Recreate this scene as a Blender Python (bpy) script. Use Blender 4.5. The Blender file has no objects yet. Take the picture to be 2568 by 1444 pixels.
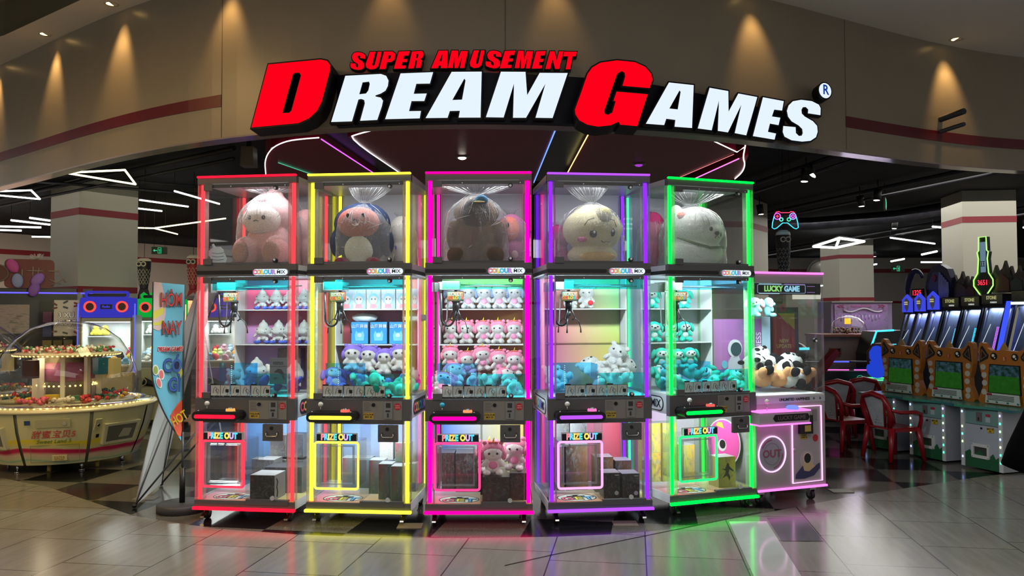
import bpy, math, random
from math import sin, cos, pi, radians as R
from mathutils import Vector, Matrix, Euler, noise
from mathutils.geometry import tessellate_polygon

S = bpy.context.scene
C = S.collection
random.seed(7)

# ---------------------------------------------------------------- camera, world, exposure, area lights
PITCH, ROLL, EYE = 0.0327, -0.0027, 1.5475
cam_d = bpy.data.cameras.new('camera')
cam_d.sensor_width = 36
cam_d.lens = 2014.2 / 2568 * 36
cam_d.clip_end = 200
cam = bpy.data.objects.new('camera', cam_d)
C.objects.link(cam)
cam.matrix_world = Matrix.Translation((0, 0, EYE)) @ Matrix.Rotation(pi / 2 + PITCH, 4, 'X') @ Matrix.Rotation(ROLL, 4, 'Z')
S.camera = cam

w = bpy.data.worlds.new('world')
S.world = w
w.use_nodes = True
w.node_tree.nodes['Background'].inputs[0].default_value = (.62, .6, .56, 1)
w.node_tree.nodes['Background'].inputs[1].default_value = .64

S.view_settings.view_transform = 'Standard'
S.view_settings.look = 'None'
S.view_settings.gamma = 1
S.view_settings.use_curve_mapping = False
S.view_settings.exposure = 0.0
cy = S.cycles
cy.max_bounces = 6
cy.diffuse_bounces = 3
cy.glossy_bounces = 3
cy.transmission_bounces = 2
cy.transparent_max_bounces = 28
cy.sample_clamp_indirect = 3
cy.sample_clamp_direct = 12
cy.caustics_reflective = False
cy.caustics_refractive = False
cy.use_adaptive_sampling = True
cy.adaptive_threshold = .03
cy.use_denoising = True


def area(name, loc, size, power, col, rot=(0, 0, 0), spread=180):
    l = bpy.data.lights.new(name, 'AREA')
    l.shape = 'RECTANGLE'
    l.size, l.size_y = size
    l.energy = power
    l.color = col
    l.spread = R(spread)
    o = bpy.data.objects.new(name, l)
    C.objects.link(o)
    o.location = loc
    o.rotation_euler = rot
    return o


def spot(name, loc, rot, power, col, ang=60, blend=.6, rad=.04):
    l = bpy.data.lights.new(name, 'SPOT')
    l.energy = power
    l.color = col
    l.spot_size = R(ang)
    l.spot_blend = blend
    l.shadow_soft_size = rad
    o = bpy.data.objects.new(name, l)
    C.objects.link(o)
    o.location = loc
    o.rotation_euler = rot
    return o


# unseen area panels added to stand in for mall ceiling and arcade hall lighting
area('mall_fill', (0, 1.2, 4.1), (7, 3), 150, (1, .95, .86))
area('mall_fill', (-5.2, 4.2, 4.2), (2.4, 3), 135, (1, .62, .22))  # warm fill added to turn that end of the fascia golden
area('arcade_fill', (8.5, 14, 3.35), (6, 8), 380, (1, .97, .9))
area('arcade_fill', (-6.5, 13.5, 3.35), (7, 5), 62, (1, .9, .78))
area('arcade_fill', (3, 22, 3.35), (16, 6), 260, (1, .98, .95))


# ---------------------------------------------------------------- materials
def lin(h):
    if not isinstance(h, str):
        return h
    h = h.lstrip('#')
    o = []
    for i in (0, 2, 4):
        c = int(h[i:i + 2], 16) / 255
        o.append(c / 12.92 if c < .04045 else ((c + .055) / 1.055) ** 2.4)
    return tuple(o)


_m = {}


def mat(col, rough=.5, metal=0, spec=.5, noise_s=0, noise_a=.12, bump=0, name='paint'):
    k = (col, rough, metal, spec, noise_s, noise_a, bump)
    if k in _m:
        return _m[k]
    m = bpy.data.materials.new(name)
    m.use_nodes = True
    nt = m.node_tree
    b = nt.nodes['Principled BSDF']
    c = lin(col)
    b.inputs['Base Color'].default_value = (*c, 1)
    b.inputs['Roughness'].default_value = rough
    b.inputs['Metallic'].default_value = metal
    b.inputs['Specular IOR Level'].default_value = spec
    if noise_s:
        tc = nt.nodes.new('ShaderNodeTexCoord')
        n = nt.nodes.new('ShaderNodeTexNoise')
        n.inputs['Scale'].default_value = noise_s
        n.inputs['Detail'].default_value = 3
        nt.links.new(tc.outputs['Object'], n.inputs['Vector'])
        r = nt.nodes.new('ShaderNodeValToRGB')
        r.color_ramp.elements[0].position = .3
        r.color_ramp.elements[1].position = .7
        r.color_ramp.elements[0].color = (*[v * (1 - noise_a) for v in c], 1)
        r.color_ramp.elements[1].color = (*[min(1, v * (1 + noise_a)) for v in c], 1)
        nt.links.new(n.outputs[0], r.inputs[0])
        nt.links.new(r.outputs[0], b.inputs['Base Color'])
        if bump:
            u = nt.nodes.new('ShaderNodeBump')
            u.inputs['Strength'].default_value = bump
            u.inputs['Distance'].default_value = .01
            nt.links.new(n.outputs[0], u.inputs['Height'])
            nt.links.new(u.outputs[0], b.inputs['Normal'])
    _m[k] = m
    return m


def plushm(col):
    return mat(col, .95, 0, .1, 60, .16, .6, 'plush')


def emi(col, s=1.0, name='light'):
    k = ('e', col, s)
    if k in _m:
        return _m[k]
    m = bpy.data.materials.new(name)
    m.use_nodes = True
    nt = m.node_tree
    nt.nodes.remove(nt.nodes['Principled BSDF'])
    e = nt.nodes.new('ShaderNodeEmission')
    e.inputs[0].default_value = (*lin(col), 1)
    e.inputs[1].default_value = s
    nt.links.new(e.outputs[0], nt.nodes['Material Output'].inputs[0])
    _m[k] = m
    return m


def glass(tint=(1, 1, 1), refl=1.0, rough=.02, haze=0.0, hazecol=(.8, .85, .9), bump=0):
    k = ('g', tint, refl, rough, haze, hazecol, bump)
    if k in _m:
        return _m[k]
    m = bpy.data.materials.new('clear_acrylic')
    m.use_nodes = True
    nt = m.node_tree
    nt.nodes.remove(nt.nodes['Principled BSDF'])
    t = nt.nodes.new('ShaderNodeBsdfTransparent')
    t.inputs[0].default_value = (*tint, 1)
    g = nt.nodes.new('ShaderNodeBsdfGlossy')
    g.inputs['Roughness'].default_value = rough
    lw = nt.nodes.new('ShaderNodeLayerWeight')
    lw.inputs[0].default_value = .5
    pw = nt.nodes.new('ShaderNodeMath')
    pw.operation = 'POWER'
    pw.inputs[1].default_value = 5
    nt.links.new(lw.outputs['Facing'], pw.inputs[0])
    f = nt.nodes.new('ShaderNodeMath')
    f.operation = 'MULTIPLY_ADD'
    f.inputs[1].default_value = .9
    f.inputs[2].default_value = .035
    nt.links.new(pw.outputs[0], f.inputs[0])
    mu = nt.nodes.new('ShaderNodeMath')
    mu.operation = 'MULTIPLY'
    mu.inputs[1].default_value = refl
    mu.use_clamp = True
    mx = nt.nodes.new('ShaderNodeMixShader')
    nt.links.new(f.outputs[0], mu.inputs[0])
    nt.links.new(mu.outputs[0], mx.inputs[0])
    base = t.outputs[0]
    if haze:
        d = nt.nodes.new('ShaderNodeBsdfDiffuse')
        d.inputs[0].default_value = (*hazecol, 1)
        m2 = nt.nodes.new('ShaderNodeMixShader')
        m2.inputs[0].default_value = haze
        nt.links.new(t.outputs[0], m2.inputs[1])
        nt.links.new(d.outputs[0], m2.inputs[2])
        base = m2.outputs[0]
    if bump:
        tc = nt.nodes.new('ShaderNodeTexCoord')
        n = nt.nodes.new('ShaderNodeTexNoise')
        n.inputs['Scale'].default_value = 16
        n.inputs['Detail'].default_value = 5
        n.inputs['Distortion'].default_value = 1.2
        mp = nt.nodes.new('ShaderNodeMapping')
        mp.inputs['Scale'].default_value = (1.6, 1.6, .5)
        nt.links.new(tc.outputs['Object'], mp.inputs[0])
        nt.links.new(mp.outputs[0], n.inputs['Vector'])
        u = nt.nodes.new('ShaderNodeBump')
        u.inputs['Strength'].default_value = bump
        u.inputs['Distance'].default_value = .05
        nt.links.new(n.outputs[0], u.inputs['Height'])
        nt.links.new(u.outputs[0], g.inputs['Normal'])
    nt.links.new(base, mx.inputs[1])
    nt.links.new(g.outputs[0], mx.inputs[2])
    nt.links.new(mx.outputs[0], nt.nodes['Material Output'].inputs[0])
    _m[k] = m
    return m


def gradient(tl, tr, bl, br, rough=.35, name='printed_panel', art=0, seed=0.):
    """A printed panel: four corner colours over the object's own box; art adds printed blotches."""
    k = ('p', tl, tr, bl, br, rough, art, seed)
    if k in _m:
        return _m[k]
    m = bpy.data.materials.new(name)
    m.use_nodes = True
    nt = m.node_tree
    N = nt.nodes.new
    L = nt.links.new
    b = nt.nodes['Principled BSDF']
    b.inputs['Roughness'].default_value = rough
    tc = N('ShaderNodeTexCoord')
    sp = N('ShaderNodeSeparateXYZ')
    L(tc.outputs['Generated'], sp.inputs[0])

    def mixc(a, c, f):
        x = N('ShaderNodeMix')
        x.data_type = 'RGBA'
        for v, i in ((a, 6), (c, 7)):
            if isinstance(v, (str, tuple)):
                x.inputs[i].default_value = (*lin(v), 1)
            else:
                L(v, x.inputs[i])
        L(f, x.inputs[0])
        return x.outputs[2]
    vert = sp.outputs[2]
    if name == 'printed_floor':
        vert = sp.outputs[1]
    out = mixc(mixc(bl, br, sp.outputs[0]), mixc(tl, tr, sp.outputs[0]), vert)
    if art:
        mp = N('ShaderNodeMapping')
        mp.inputs['Location'].default_value = (seed, seed * 1.7, seed * .3)
        L(tc.outputs['Generated'], mp.inputs[0])
        v = N('ShaderNodeTexVoronoi')
        v.inputs['Scale'].default_value = art
        L(mp.outputs[0], v.inputs['Vector'])
        n = N('ShaderNodeTexNoise')
        n.inputs['Scale'].default_value = art * .8
        n.inputs['Detail'].default_value = 6
        n.inputs['Distortion'].default_value = 2
        L(mp.outputs[0], n.inputs['Vector'])
        r = N('ShaderNodeValToRGB')
        r.color_ramp.elements[0].position = .46
        r.color_ramp.elements[1].position = .66
        r.color_ramp.elements[1].color = (.75, .75, .75, 1)
        L(n.outputs[0], r.inputs[0])
        hs = N('ShaderNodeHueSaturation')
        hs.inputs['Saturation'].default_value = .35
        hs.inputs['Value'].default_value = .07 + .38 * (sum(lin(tl) + lin(br)) / 6) ** .5
        L(v.outputs['Color'], hs.inputs['Color'])
        x = N('ShaderNodeMix')
        x.data_type = 'RGBA'
        L(r.outputs[0], x.inputs[0])
        L(out, x.inputs[6])
        L(hs.outputs[0], x.inputs[7])
        out = x.outputs[2]
    L(out, b.inputs['Base Color'])
    _m[k] = m
    return m


# ---------------------------------------------------------------- geometry
class MB:
    def __init__(self):
        self.v, self.f, self.mi, self.sm = [], [], [], []

    def add(self, vs, fs, mi=0, sm=False):
        n = len(self.v)
        self.v += [tuple(p) for p in vs]
        self.f += [tuple(i + n for i in f) for f in fs]
        self.mi += [mi] * len(fs)
        self.sm += [sm] * len(fs)
        return self

    def box(self, x0, x1, y0, y1, z0, z1, mi=0, c=0.0):
        if c:
            P = [(x0 + c, z0), (x1 - c, z0), (x1, z0 + c), (x1, z1 - c), (x1 - c, z1), (x0 + c, z1), (x0, z1 - c), (x0, z0 + c)]
            return self.prism(P, y0, y1, mi=mi)
        vs = [(x, y, z) for z in (z0, z1) for x, y in ((x0, y0), (x1, y0), (x1, y1), (x0, y1))]
        return self.add(vs, [(3, 2, 1, 0), (4, 5, 6, 7), (0, 1, 5, 4), (1, 2, 6, 5), (2, 3, 7, 6), (3, 0, 4, 7)], mi)

    def prism(self, poly, y0, y1, holes=(), mi=0, plane='xz', side=None, sm=False):
        """poly in (x, z) extruded along y (plane 'xz'), or (x, y) along z ('xy'), or (y, z) along x ('yz')."""
        loops = [list(poly)] + [list(h) for h in holes]
        flat = [p for l in loops for p in l]
        tri = tessellate_polygon([[Vector((a, b, 0)) for a, b in l] for l in loops])

        def P(a, b, t):
            return (a, t, b) if plane == 'xz' else (a, b, t) if plane == 'xy' else (t, a, b)
        n = len(flat)
        vs = [P(a, b, y0) for a, b in flat] + [P(a, b, y1) for a, b in flat]
        # orient caps
        fs = []
        for t in tri:
            a, b, c = (Vector((*flat[i], 0)) for i in t)
            ccw = (b - a).cross(c - a).z > 0
            t = tuple(t) if ccw else tuple(reversed(t))
            fr = plane != 'xz'
            lo = tuple(reversed(t)) if fr else t
            hi = t if fr else tuple(reversed(t))
            if y1 < y0:
                lo, hi = hi, lo
            fs += [lo, tuple(i + n for i in hi)]
        self.add(vs, fs, mi)
        fs = []
        k = 0
        for li, l in enumerate(loops):
            m = len(l)
            ar = sum(l[i][0] * l[(i + 1) % m][1] - l[(i + 1) % m][0] * l[i][1] for i in range(m))
            flip = (ar > 0) == (li == 0)
            for i in range(m):
                a, b = k + i, k + (i + 1) % m
                q = (a, b, b + n, a + n)
                if (plane == 'xz') == flip:
                    q = q
                else:
                    q = tuple(reversed(q))
                fs.append(q)
            k += m
        n0 = len(self.v) - 2 * n
        self.f += [tuple(i + n0 for i in f) for f in fs]
        self.mi += [mi if side is None else side] * len(fs)
        self.sm += [sm] * len(fs)
        return self

    def cyl(self, p, q, r, n=12, r2=None, mi=0, caps=True):
        p, q = Vector(p), Vector(q)
        r2 = r if r2 is None else r2
        d = (q - p).normalized()
        u = d.orthogonal().normalized()
        v = d.cross(u)
        vs = [p + (u * cos(2 * pi * i / n) + v * sin(2 * pi * i / n)) * r for i in range(n)]
        vs += [q + (u * cos(2 * pi * i / n) + v * sin(2 * pi * i / n)) * r2 for i in range(n)]
        self.add(vs, [(i, (i + 1) % n, (i + 1) % n + n, i + n) for i in range(n)], mi, True)
        if caps:
            n0 = len(self.v) - 2 * n
            self.f += [tuple(n0 + i for i in reversed(range(n))), tuple(n0 + n + i for i in range(n))]
            self.mi += [mi] * 2
            self.sm += [False] * 2
        return self

    def tube(self, pts, r, n=8, mi=0, closed=False):
        pts = [Vector(p) for p in pts]
        m = len(pts)
        rings = []
        u = None
        for i, p in enumerate(pts):
            a = pts[(i - 1) % m] if (closed or i > 0) else p
            b = pts[(i + 1) % m] if (closed or i < m - 1) else p
            d = (b - a)
            d = d.normalized() if d.length > 1e-9 else Vector((0, 0, 1))
            if u is None:
                u = d.orthogonal().normalized()
            else:
                u = (u - d * u.dot(d))
                u = u.normalized() if u.length > 1e-6 else d.orthogonal().normalized()
            v = d.cross(u)
            k = r[i] if isinstance(r, (list, tuple)) else r
            rings.append([p + (u * cos(2 * pi * j / n) + v * sin(2 * pi * j / n)) * k for j in range(n)])
        vs = [q for g in rings for q in g]
        fs = []
        for i in range(m if closed else m - 1):
            a, b = i * n, ((i + 1) % m) * n
            fs += [(a + j, a + (j + 1) % n, b + (j + 1) % n, b + j) for j in range(n)]
        if not closed:
            fs += [tuple(reversed(range(n))), tuple((m - 1) * n + j for j in range(n))]
        return self.add(vs, fs, mi, True)

    def ell(self, c, r, nu=14, nv=9, mi=0, rot=None, z0=-1, z1=1):
        c = Vector(c)
        r = (r, r, r) if isinstance(r, (int, float)) else r
        M = Euler(rot).to_matrix() if rot else None
        vs = []
        for j in range(nv + 1):
            t = -pi / 2 + pi * j / nv
            for i in range(nu):
                a = 2 * pi * i / nu
                p = Vector((cos(t) * cos(a) * r[0], cos(t) * sin(a) * r[1], max(z0, min(z1, sin(t))) * r[2]))
                vs.append(c + (M @ p if M else p))
        fs = [(j * nu + i, j * nu + (i + 1) % nu, (j + 1) * nu + (i + 1) % nu, (j + 1) * nu + i) for j in range(nv) for i in range(nu)]
        return self.add(vs, fs, mi, True)

    def lathe(self, prof, n=32, c=(0, 0, 0), mi=0, sm=True, fn=None):
        vs = []
        for r, z in prof:
            for i in range(n):
                a = 2 * pi * i / n
                k = fn(a, r, z) if fn else r
                vs.append((c[0] + cos(a) * k, c[1] + sin(a) * k, c[2] + z))
        fs = [(j * n + i, j * n + (i + 1) % n, (j + 1) * n + (i + 1) % n, (j + 1) * n + i) for j in range(len(prof) - 1) for i in range(n)]
        return self.add(vs, fs, mi, sm)

    def build(self, name, mats, parent=None, loc=None, rot=None):
        me = bpy.data.meshes.new(name)
        me.from_pydata(self.v, [], self.f)
        if not isinstance(mats, (list, tuple)):
            mats = [mats]
        for m in mats:
            me.materials.append(m)
        me.polygons.foreach_set('material_index', self.mi)
        me.polygons.foreach_set('use_smooth', self.sm)
        me.update()
        o = bpy.data.objects.new(name, me)
        C.objects.link(o)
        if parent:
            o.parent = parent
        if loc is not None:
            o.location = loc
        if rot is not None:
            o.rotation_euler = rot
        return o


def bx(name, m, p, *a, **k):
    return MB().box(*a, **k).build(name, m, p)


def tag(o, label, cat, group=None, kind=None):
    if label:
        o['label'] = label
    if cat:
        o['category'] = cat
    if group:
        o['group'] = group
    if kind:
        o['kind'] = kind
    return o


def thing(name, label, cat, loc=(0, 0, 0), rz=0, group=None):
    o = bpy.data.objects.new(name, None)
    o.empty_display_size = .1
    C.objects.link(o)
    o.location = loc
    o.rotation_euler = (0, 0, rz)
    return tag(o, label, cat, group)


def struct(o):
    o['kind'] = 'structure'
    return o


def text(s, size, mats, parent=None, loc=(0, 0, 0), rot=(pi / 2, 0, 0), bold=0, ext=.001, name='lettering', cols=None, sx=1, align='CENTER', shear=0, sp=1.0):
    c = bpy.data.curves.new(name, 'FONT')
    c.body = s
    c.size = size
    c.align_x = align
    c.align_y = 'CENTER'
    c.offset = bold
    c.extrude = ext
    c.shear = shear
    c.space_character = sp
    c.resolution_u = 3
    mats = mats if isinstance(mats, (list, tuple)) else [mats]
    for m in mats:
        c.materials.append(m)
    if cols:
        for i, k in enumerate(cols):
            if i < len(c.body_format):
                c.body_format[i].material_index = k
    f = bpy.data.objects.new(name, c)
    me = bpy.data.meshes.new_from_object(f)
    me.name = name
    bpy.data.objects.remove(f)
    bpy.data.curves.remove(c)
    o = bpy.data.objects.new(name, me)
    C.objects.link(o)
    if parent:
        o.parent = parent
    o.location = loc
    o.rotation_euler = rot
    o.scale = (sx, 1, 1)
    return o


def copy_tree(o, parent=None):
    c = o.copy()
    C.objects.link(c)
    c.parent = parent
    for ch in list(o.children):
        copy_tree(ch, c)
    return c


def stadium(x0, x1, z0, z1, n=8):
    r = (z1 - z0) / 2
    zc = (z0 + z1) / 2
    return [(x1 - r + r * cos(t), zc + r * sin(t)) for t in [-pi / 2 + pi * i / n for i in range(n + 1)]] + \
           [(x0 + r + r * cos(t), zc + r * sin(t)) for t in [pi / 2 + pi * i / n for i in range(n + 1)]]


def rrect(x0, x1, z0, z1, r, n=4):
    o = []
    for cx, cz, a in ((x1 - r, z0 + r, -90), (x1 - r, z1 - r, 0), (x0 + r, z1 - r, 90), (x0 + r, z0 + r, 180)):
        for i in range(n + 1):
            t = R(a + 90 * i / n)
            o.append((cx + r * cos(t), cz + r * sin(t)))
    return o


def circ(cx, cz, rx, rz=None, n=20):
    rz = rx if rz is None else rz
    return [(cx + rx * cos(2 * pi * i / n), cz + rz * sin(2 * pi * i / n)) for i in range(n)]


def smooth_mesh(mb, voxel, name):
    """one continuous skin over overlapping rounded volumes"""
    o = mb.build(name, mat('#ffffff'))
    r = o.modifiers.new('r', 'REMESH')
    r.mode = 'VOXEL'
    r.voxel_size = voxel
    r.use_smooth_shade = True
    s = o.modifiers.new('s', 'SMOOTH')
    s.iterations = 4
    dg = bpy.context.evaluated_depsgraph_get()
    me = bpy.data.meshes.new_from_object(o.evaluated_get(dg))
    bpy.data.objects.remove(o)
    me.materials.clear()
    me.name = name
    return me


def bars(b, x0, x1, y0, y1, zs, h):
    for k, z in enumerate(zs):
        n = 5
        for q in range(n):
            a = x0 + (x1 - x0) * q / n
            b.box(a, a + (x1 - x0) / n * (.6 + .15 * ((q * 7 + k) % 3)), y0, y1, z, z + h)
    return b


WHITE = mat('#e8e8e6', .4)
BLACK = mat('#08080a', .35)
BLACKM = mat('#101013', .6)
SHADED_FRONT = mat('#545458', .42)  # unlit front of the white frame, its shade put into a darker grey
STEEL = mat('#b8b8bc', .22, 1)
CHROME = mat('#e6e6ea', .08, 1)
GL = glass((.97, .98, .98), .9)
GLs = glass((.93, .95, .96), 1.3)
CLEAR = glass((.95, .96, .97), 2.2, .04)

# ---------------------------------------------------------------- setting
def tile_mat():
    m = bpy.data.materials.new('stone_tile')
    m.use_nodes = True
    nt = m.node_tree
    N, L = nt.nodes.new, nt.links.new
    b = nt.nodes['Principled BSDF']
    tc = N('ShaderNodeTexCoord')
    mp = N('ShaderNodeMapping')
    mp.inputs['Location'].default_value = (1.629, -4.894, 0)
    mp.vector_type = 'POINT'
    # rows run along 81.3 degrees: turn so that rows lie on X
    rt = N('ShaderNodeVectorRotate')
    rt.rotation_type = 'Z_AXIS'
    rt.inputs['Angle'].default_value = -R(81.3)
    L(tc.outputs['Object'], mp.inputs[0])
    L(mp.outputs[0], rt.inputs[0])
    br = N('ShaderNodeTexBrick')
    br.offset = .27
    br.inputs['Scale'].default_value = 1
    br.inputs['Mortar Size'].default_value = .0045
    br.inputs['Mortar Smooth'].default_value = .1
    br.inputs['Brick Width'].default_value = .66
    br.inputs['Row Height'].default_value = .602
    br.inputs['Color1'].default_value = (*lin('#817e77'), 1)
    br.inputs['Color2'].default_value = (*lin('#7a7871'), 1)
    br.inputs['Mortar'].default_value = (*lin('#22201c'), 1)
    L(rt.outputs[0], br.inputs['Vector'])
    n = N('ShaderNodeTexNoise')
    n.inputs['Scale'].default_value = 9
    n.inputs['Detail'].default_value = 6
    mp2 = N('ShaderNodeMapping')
    mp2.inputs['Scale'].default_value = (.25, 2.2, 1)
    L(rt.outputs[0], mp2.inputs[0])
    L(mp2.outputs[0], n.inputs['Vector'])
    hs = N('ShaderNodeMix')
    hs.data_type = 'RGBA'
    hs.blend_type = 'OVERLAY'
    hs.inputs[0].default_value = .25
    L(br.outputs[0], hs.inputs[6])
    L(n.outputs[0], hs.inputs[7])
    L(hs.outputs[2], b.inputs['Base Color'])
    rr = N('ShaderNodeMapRange')
    rr.inputs[3].default_value = .16
    rr.inputs[4].default_value = .25
    L(n.outputs[0], rr.inputs[0])
    L(rr.outputs[0], b.inputs['Roughness'])
    b.inputs['Specular IOR Level'].default_value = .6
    return m


def terrazzo_mat():
    m = bpy.data.materials.new('terrazzo')
    m.use_nodes = True
    nt = m.node_tree
    N, L = nt.nodes.new, nt.links.new
    b = nt.nodes['Principled BSDF']
    tc = N('ShaderNodeTexCoord')
    rt = N('ShaderNodeVectorRotate')
    rt.rotation_type = 'Z_AXIS'
    rt.inputs['Angle'].default_value = R(10)
    L(tc.outputs['Object'], rt.inputs[0])
    # sheared checker: slanted dark stone fields
    mp = N('ShaderNodeMapping')
    mp.inputs['Scale'].default_value = (1, 1, 0)
    mp.inputs['Location'].default_value = (.31, .1, .5)
    L(rt.outputs[0], mp.inputs[0])
    ck = N('ShaderNodeTexChecker')
    ck.inputs['Scale'].default_value = 1.62
    ck.inputs['Color1'].default_value = (*lin('#6e6b64'), 1)
    ck.inputs['Color2'].default_value = (*lin('#1c1c20'), 1)
    L(mp.outputs[0], ck.inputs[0])
    v = N('ShaderNodeTexNoise')
    v.inputs['Scale'].default_value = 140
    v.inputs['Detail'].default_value = 2
    L(tc.outputs['Object'], v.inputs['Vector'])
    r = N('ShaderNodeValToRGB')
    r.color_ramp.elements[0].position = .42
    r.color_ramp.elements[1].position = .62
    r.color_ramp.elements[0].color = (.45, .45, .45, 1)
    L(v.outputs[0], r.inputs[0])
    mx = N('ShaderNodeMix')
    mx.data_type = 'RGBA'
    mx.blend_type = 'MULTIPLY'
    mx.inputs[0].default_value = .7
    L(ck.outputs[0], mx.inputs[6])
    L(r.outputs[0], mx.inputs[7])
    L(mx.outputs[2], b.inputs['Base Color'])
    b.inputs['Roughness'].default_value = .16
    return m


def floor_mesh(name, poly, z, m):
    b = MB()
    tri = tessellate_polygon([[Vector((x, y, 0)) for x, y in poly]])
    fs = []
    for t in tri:
        a, p, c = (Vector((*poly[i], 0)) for i in t)
        fs.append(tuple(t) if (p - a).cross(c - a).z > 0 else tuple(reversed(t)))
    b.add([(x, y, z) for x, y in poly], fs)
    return struct(b.build(name, m))


floor_mesh('floor', [(-22, 3), (22, 3), (22, 34), (-22, 34)], 0, terrazzo_mat())
ARC = [(-9, 10.4), (-7, 9.1), (-5.6, 8.15), (-4.2, 7.3), (-2.93, 6.25), (-2.5, 6.03), (-2.13, 5.86), (-1.5, 5.7), (-.9, 5.62), (-.3, 5.6), (.3, 5.63), (.8, 5.7),
       (1.24, 5.86), (2.04, 6.33), (2.84, 6.82), (4.47, 7.66), (5.8, 8.2), (9, 9.4)]
TILE = tile_mat()
floor_mesh('floor_mall', [(-9, -3), (9, -3)] + ARC[::-1], .004, TILE)
# paler polished strip, the joint line between tile fields and one dark tile
d8 = Vector((cos(R(81.3)), sin(R(81.3))))


def strip(name, x0, x1, y0, y1, m, z=.0062):
    P = [(x + (y - 4.8) / math.tan(R(81.3)), y) for x, y in ((x0, y0), (x1, y0), (x1, y1), (x0, y1))]
    return floor_mesh(name, P, z, m)


strip('floor_inlay', 1.42, 1.70, 3.2, 6.02, mat('#b4b6b4', .1, 0, .6, 5, .05))
strip('floor_inlay', 1.72, 2.0, 5.5, 6.12, mat('#55545c', .16, 0, .6, 5, .05))
jo = MB()
pj = [(-.05, 4.985), (.26, 5.207), (1.943, 6.306)]
for a, b_ in zip(pj, pj[1:]):
    a, b_ = Vector(a), Vector(b_)
    n_ = (b_ - a).orthogonal().normalized() * .004
    jo.add([(*(a - n_), .0068), (*(b_ - n_), .0068), (*(b_ + n_), .0068), (*(a + n_), .0068)], [(0, 1, 2, 3), (3, 2, 1, 0)])
struct(jo.build('floor_joint', mat('#22201c', .6)))
# pale sockets set in the floor
for q in ((2.86, 7.05), (.83, 5.98), (-.75, 5.93), (-3.1, 6.85)):
    o = bx('floor_box', mat('#7c7466', .4), None, q[0] - .09, q[0] + .09, q[1] - .07, q[1] + .07, .0, .006)
    struct(o)


def fas(x):
    return 6.079323 + x * (.079919 + x * (.118758 + x * (-.004907 - .001317 * x)))


def ceilz(x):
    return 4.27 - .026 * x


FX = [-10 + .25 * i for i in range(86)]   # -8 .. 6.5


def fasx(x):
    if x < -5.8:
        return fas(-5.8) + (x + 5.8) * -.84
    if x > 5.2:
        return fas(5.2) + (x - 5.2) * .36
    return fas(x)


FASM = mat('#8a8172', .3, 0, .5, 3, .03)
fb = MB()


def ribbon(b, xs, zlo, zhi, off, th, mi=0):
    """a curved slab following the fascia, its front at off before it"""
    n = len(xs)
    vs = []
    for x in xs:
        y = fasx(x) - off
        vs += [(x, y, zlo(x)), (x, y, zhi(x)), (x, y + th, zhi(x)), (x, y + th, zlo(x))]
    fs = []
    for i in range(n - 1):
        a, c = i * 4, i * 4 + 4
        fs += [(a, c, c + 1, a + 1), (a + 1, c + 1, c + 2, a + 2), (a + 2, c + 2, c + 3, a + 3), (a + 3, c + 3, c, a)]
    e = (n - 1) * 4
    fs += [(0, 1, 2, 3), (e + 3, e + 2, e + 1, e)]
    b.add(vs, fs, mi)


ribbon(fb, FX, lambda x: 3.005 - .003 * x, lambda x: ceilz(x) + .1, 0, .16)
struct(fb.build('wall_fascia', FASM))
fu = MB()
ribbon(fu, FX, lambda x: 2.992 - .003 * x, lambda x: 3.006 - .003 * x, .004, .165)
struct(fu.build('trim_fascia', mat('#9a8f90', .12, .3, .6, 2, .1)))
for i, xs in enumerate(([x for x in FX if x < -2.5] + [-2.404], [2.995] + [x for x in FX if x > 3.1])):
    t_ = MB()
    ribbon(t_, xs, lambda x: 3.246 - .0105 * x, lambda x: 3.346 - .0105 * x, .006, .01)
    struct(t_.build('trim_%d' % (i + 1), mat('#5c1420', .3)))
# panel joints in the fascia
for i, x in enumerate((-2.404, -.05, 2.995)):
    j = MB()
    ribbon(j, [x, x + .006], lambda x: 3.01, lambda x: ceilz(x), .0015, .004)
    struct(j.build('trim_joint', mat('#5a5348', .6)))

# mall ceiling before the fascia, with a higher dark bay on one side
cl = MB()
HOLE = [(-3.76, 7.03), (-3.85, 6.7), (-4.6, 4.2), (-12.5, 9), (-11, 10.5), (-5.17, 8.1)]
out = [(-14, -3), (12, -3), (12, 11.3)] + [(x, fasx(x) + .3) for x in reversed(FX)] + [(-14, 15)]
tri = tessellate_polygon([[Vector((*p, 0)) for p in out]])
cm = mat('#e2ded8', .7)
cd_ = MB()
# simple ceiling in strips, leaving the bay open
def cplane(b, poly, dz=0):
    t = tessellate_polygon([[Vector((*p, 0)) for p in poly]])
    fs = []
    for q in t:
        a, p, c = (Vector((*poly[i], 0)) for i in q)
        fs.append(tuple(q) if (p - a).cross(c - a).z < 0 else tuple(reversed(q)))
    b.add([(x, y, ceilz(x) + dz) for x, y in poly], fs)


cplane(cl, [(x, fasx(x) + .2) for x in FX if x >= -3.76] + [(12, 12), (12, -3), (-3.2, -3), (-4.6, 4.2), (-3.85, 6.7), (-3.76, 7.03)])
cplane(cl, [(x, fasx(x) + .2) for x in reversed(FX) if x <= -3.75] + [(-13.5, 13.5), (-13.5, 11.2), (-6.9, 9.1), (-5.17, 8.1), (-3.76, 7.03)][::1])
struct(cl.build('ceiling_mall', cm))
c2 = MB()
cplane(c2, [(-14, -3), (-3, -3), (-3, 9), (-14, 14)], .35)
b2 = [(-3.2, -3), (-4.6, 4.2), (-3.85, 6.7), (-3.76, 7.03), (-5.17, 8.1), (-6.9, 9.1), (-13.5, 11.2)]
for a, b_ in zip(b2, b2[1:]):
    c2.add([(*a, ceilz(a[0])), (*b_, ceilz(b_[0])), (*b_, ceilz(b_[0]) + .35), (*a, ceilz(a[0]) + .35)], [(0, 1, 2, 3), (3, 2, 1, 0)])
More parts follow.
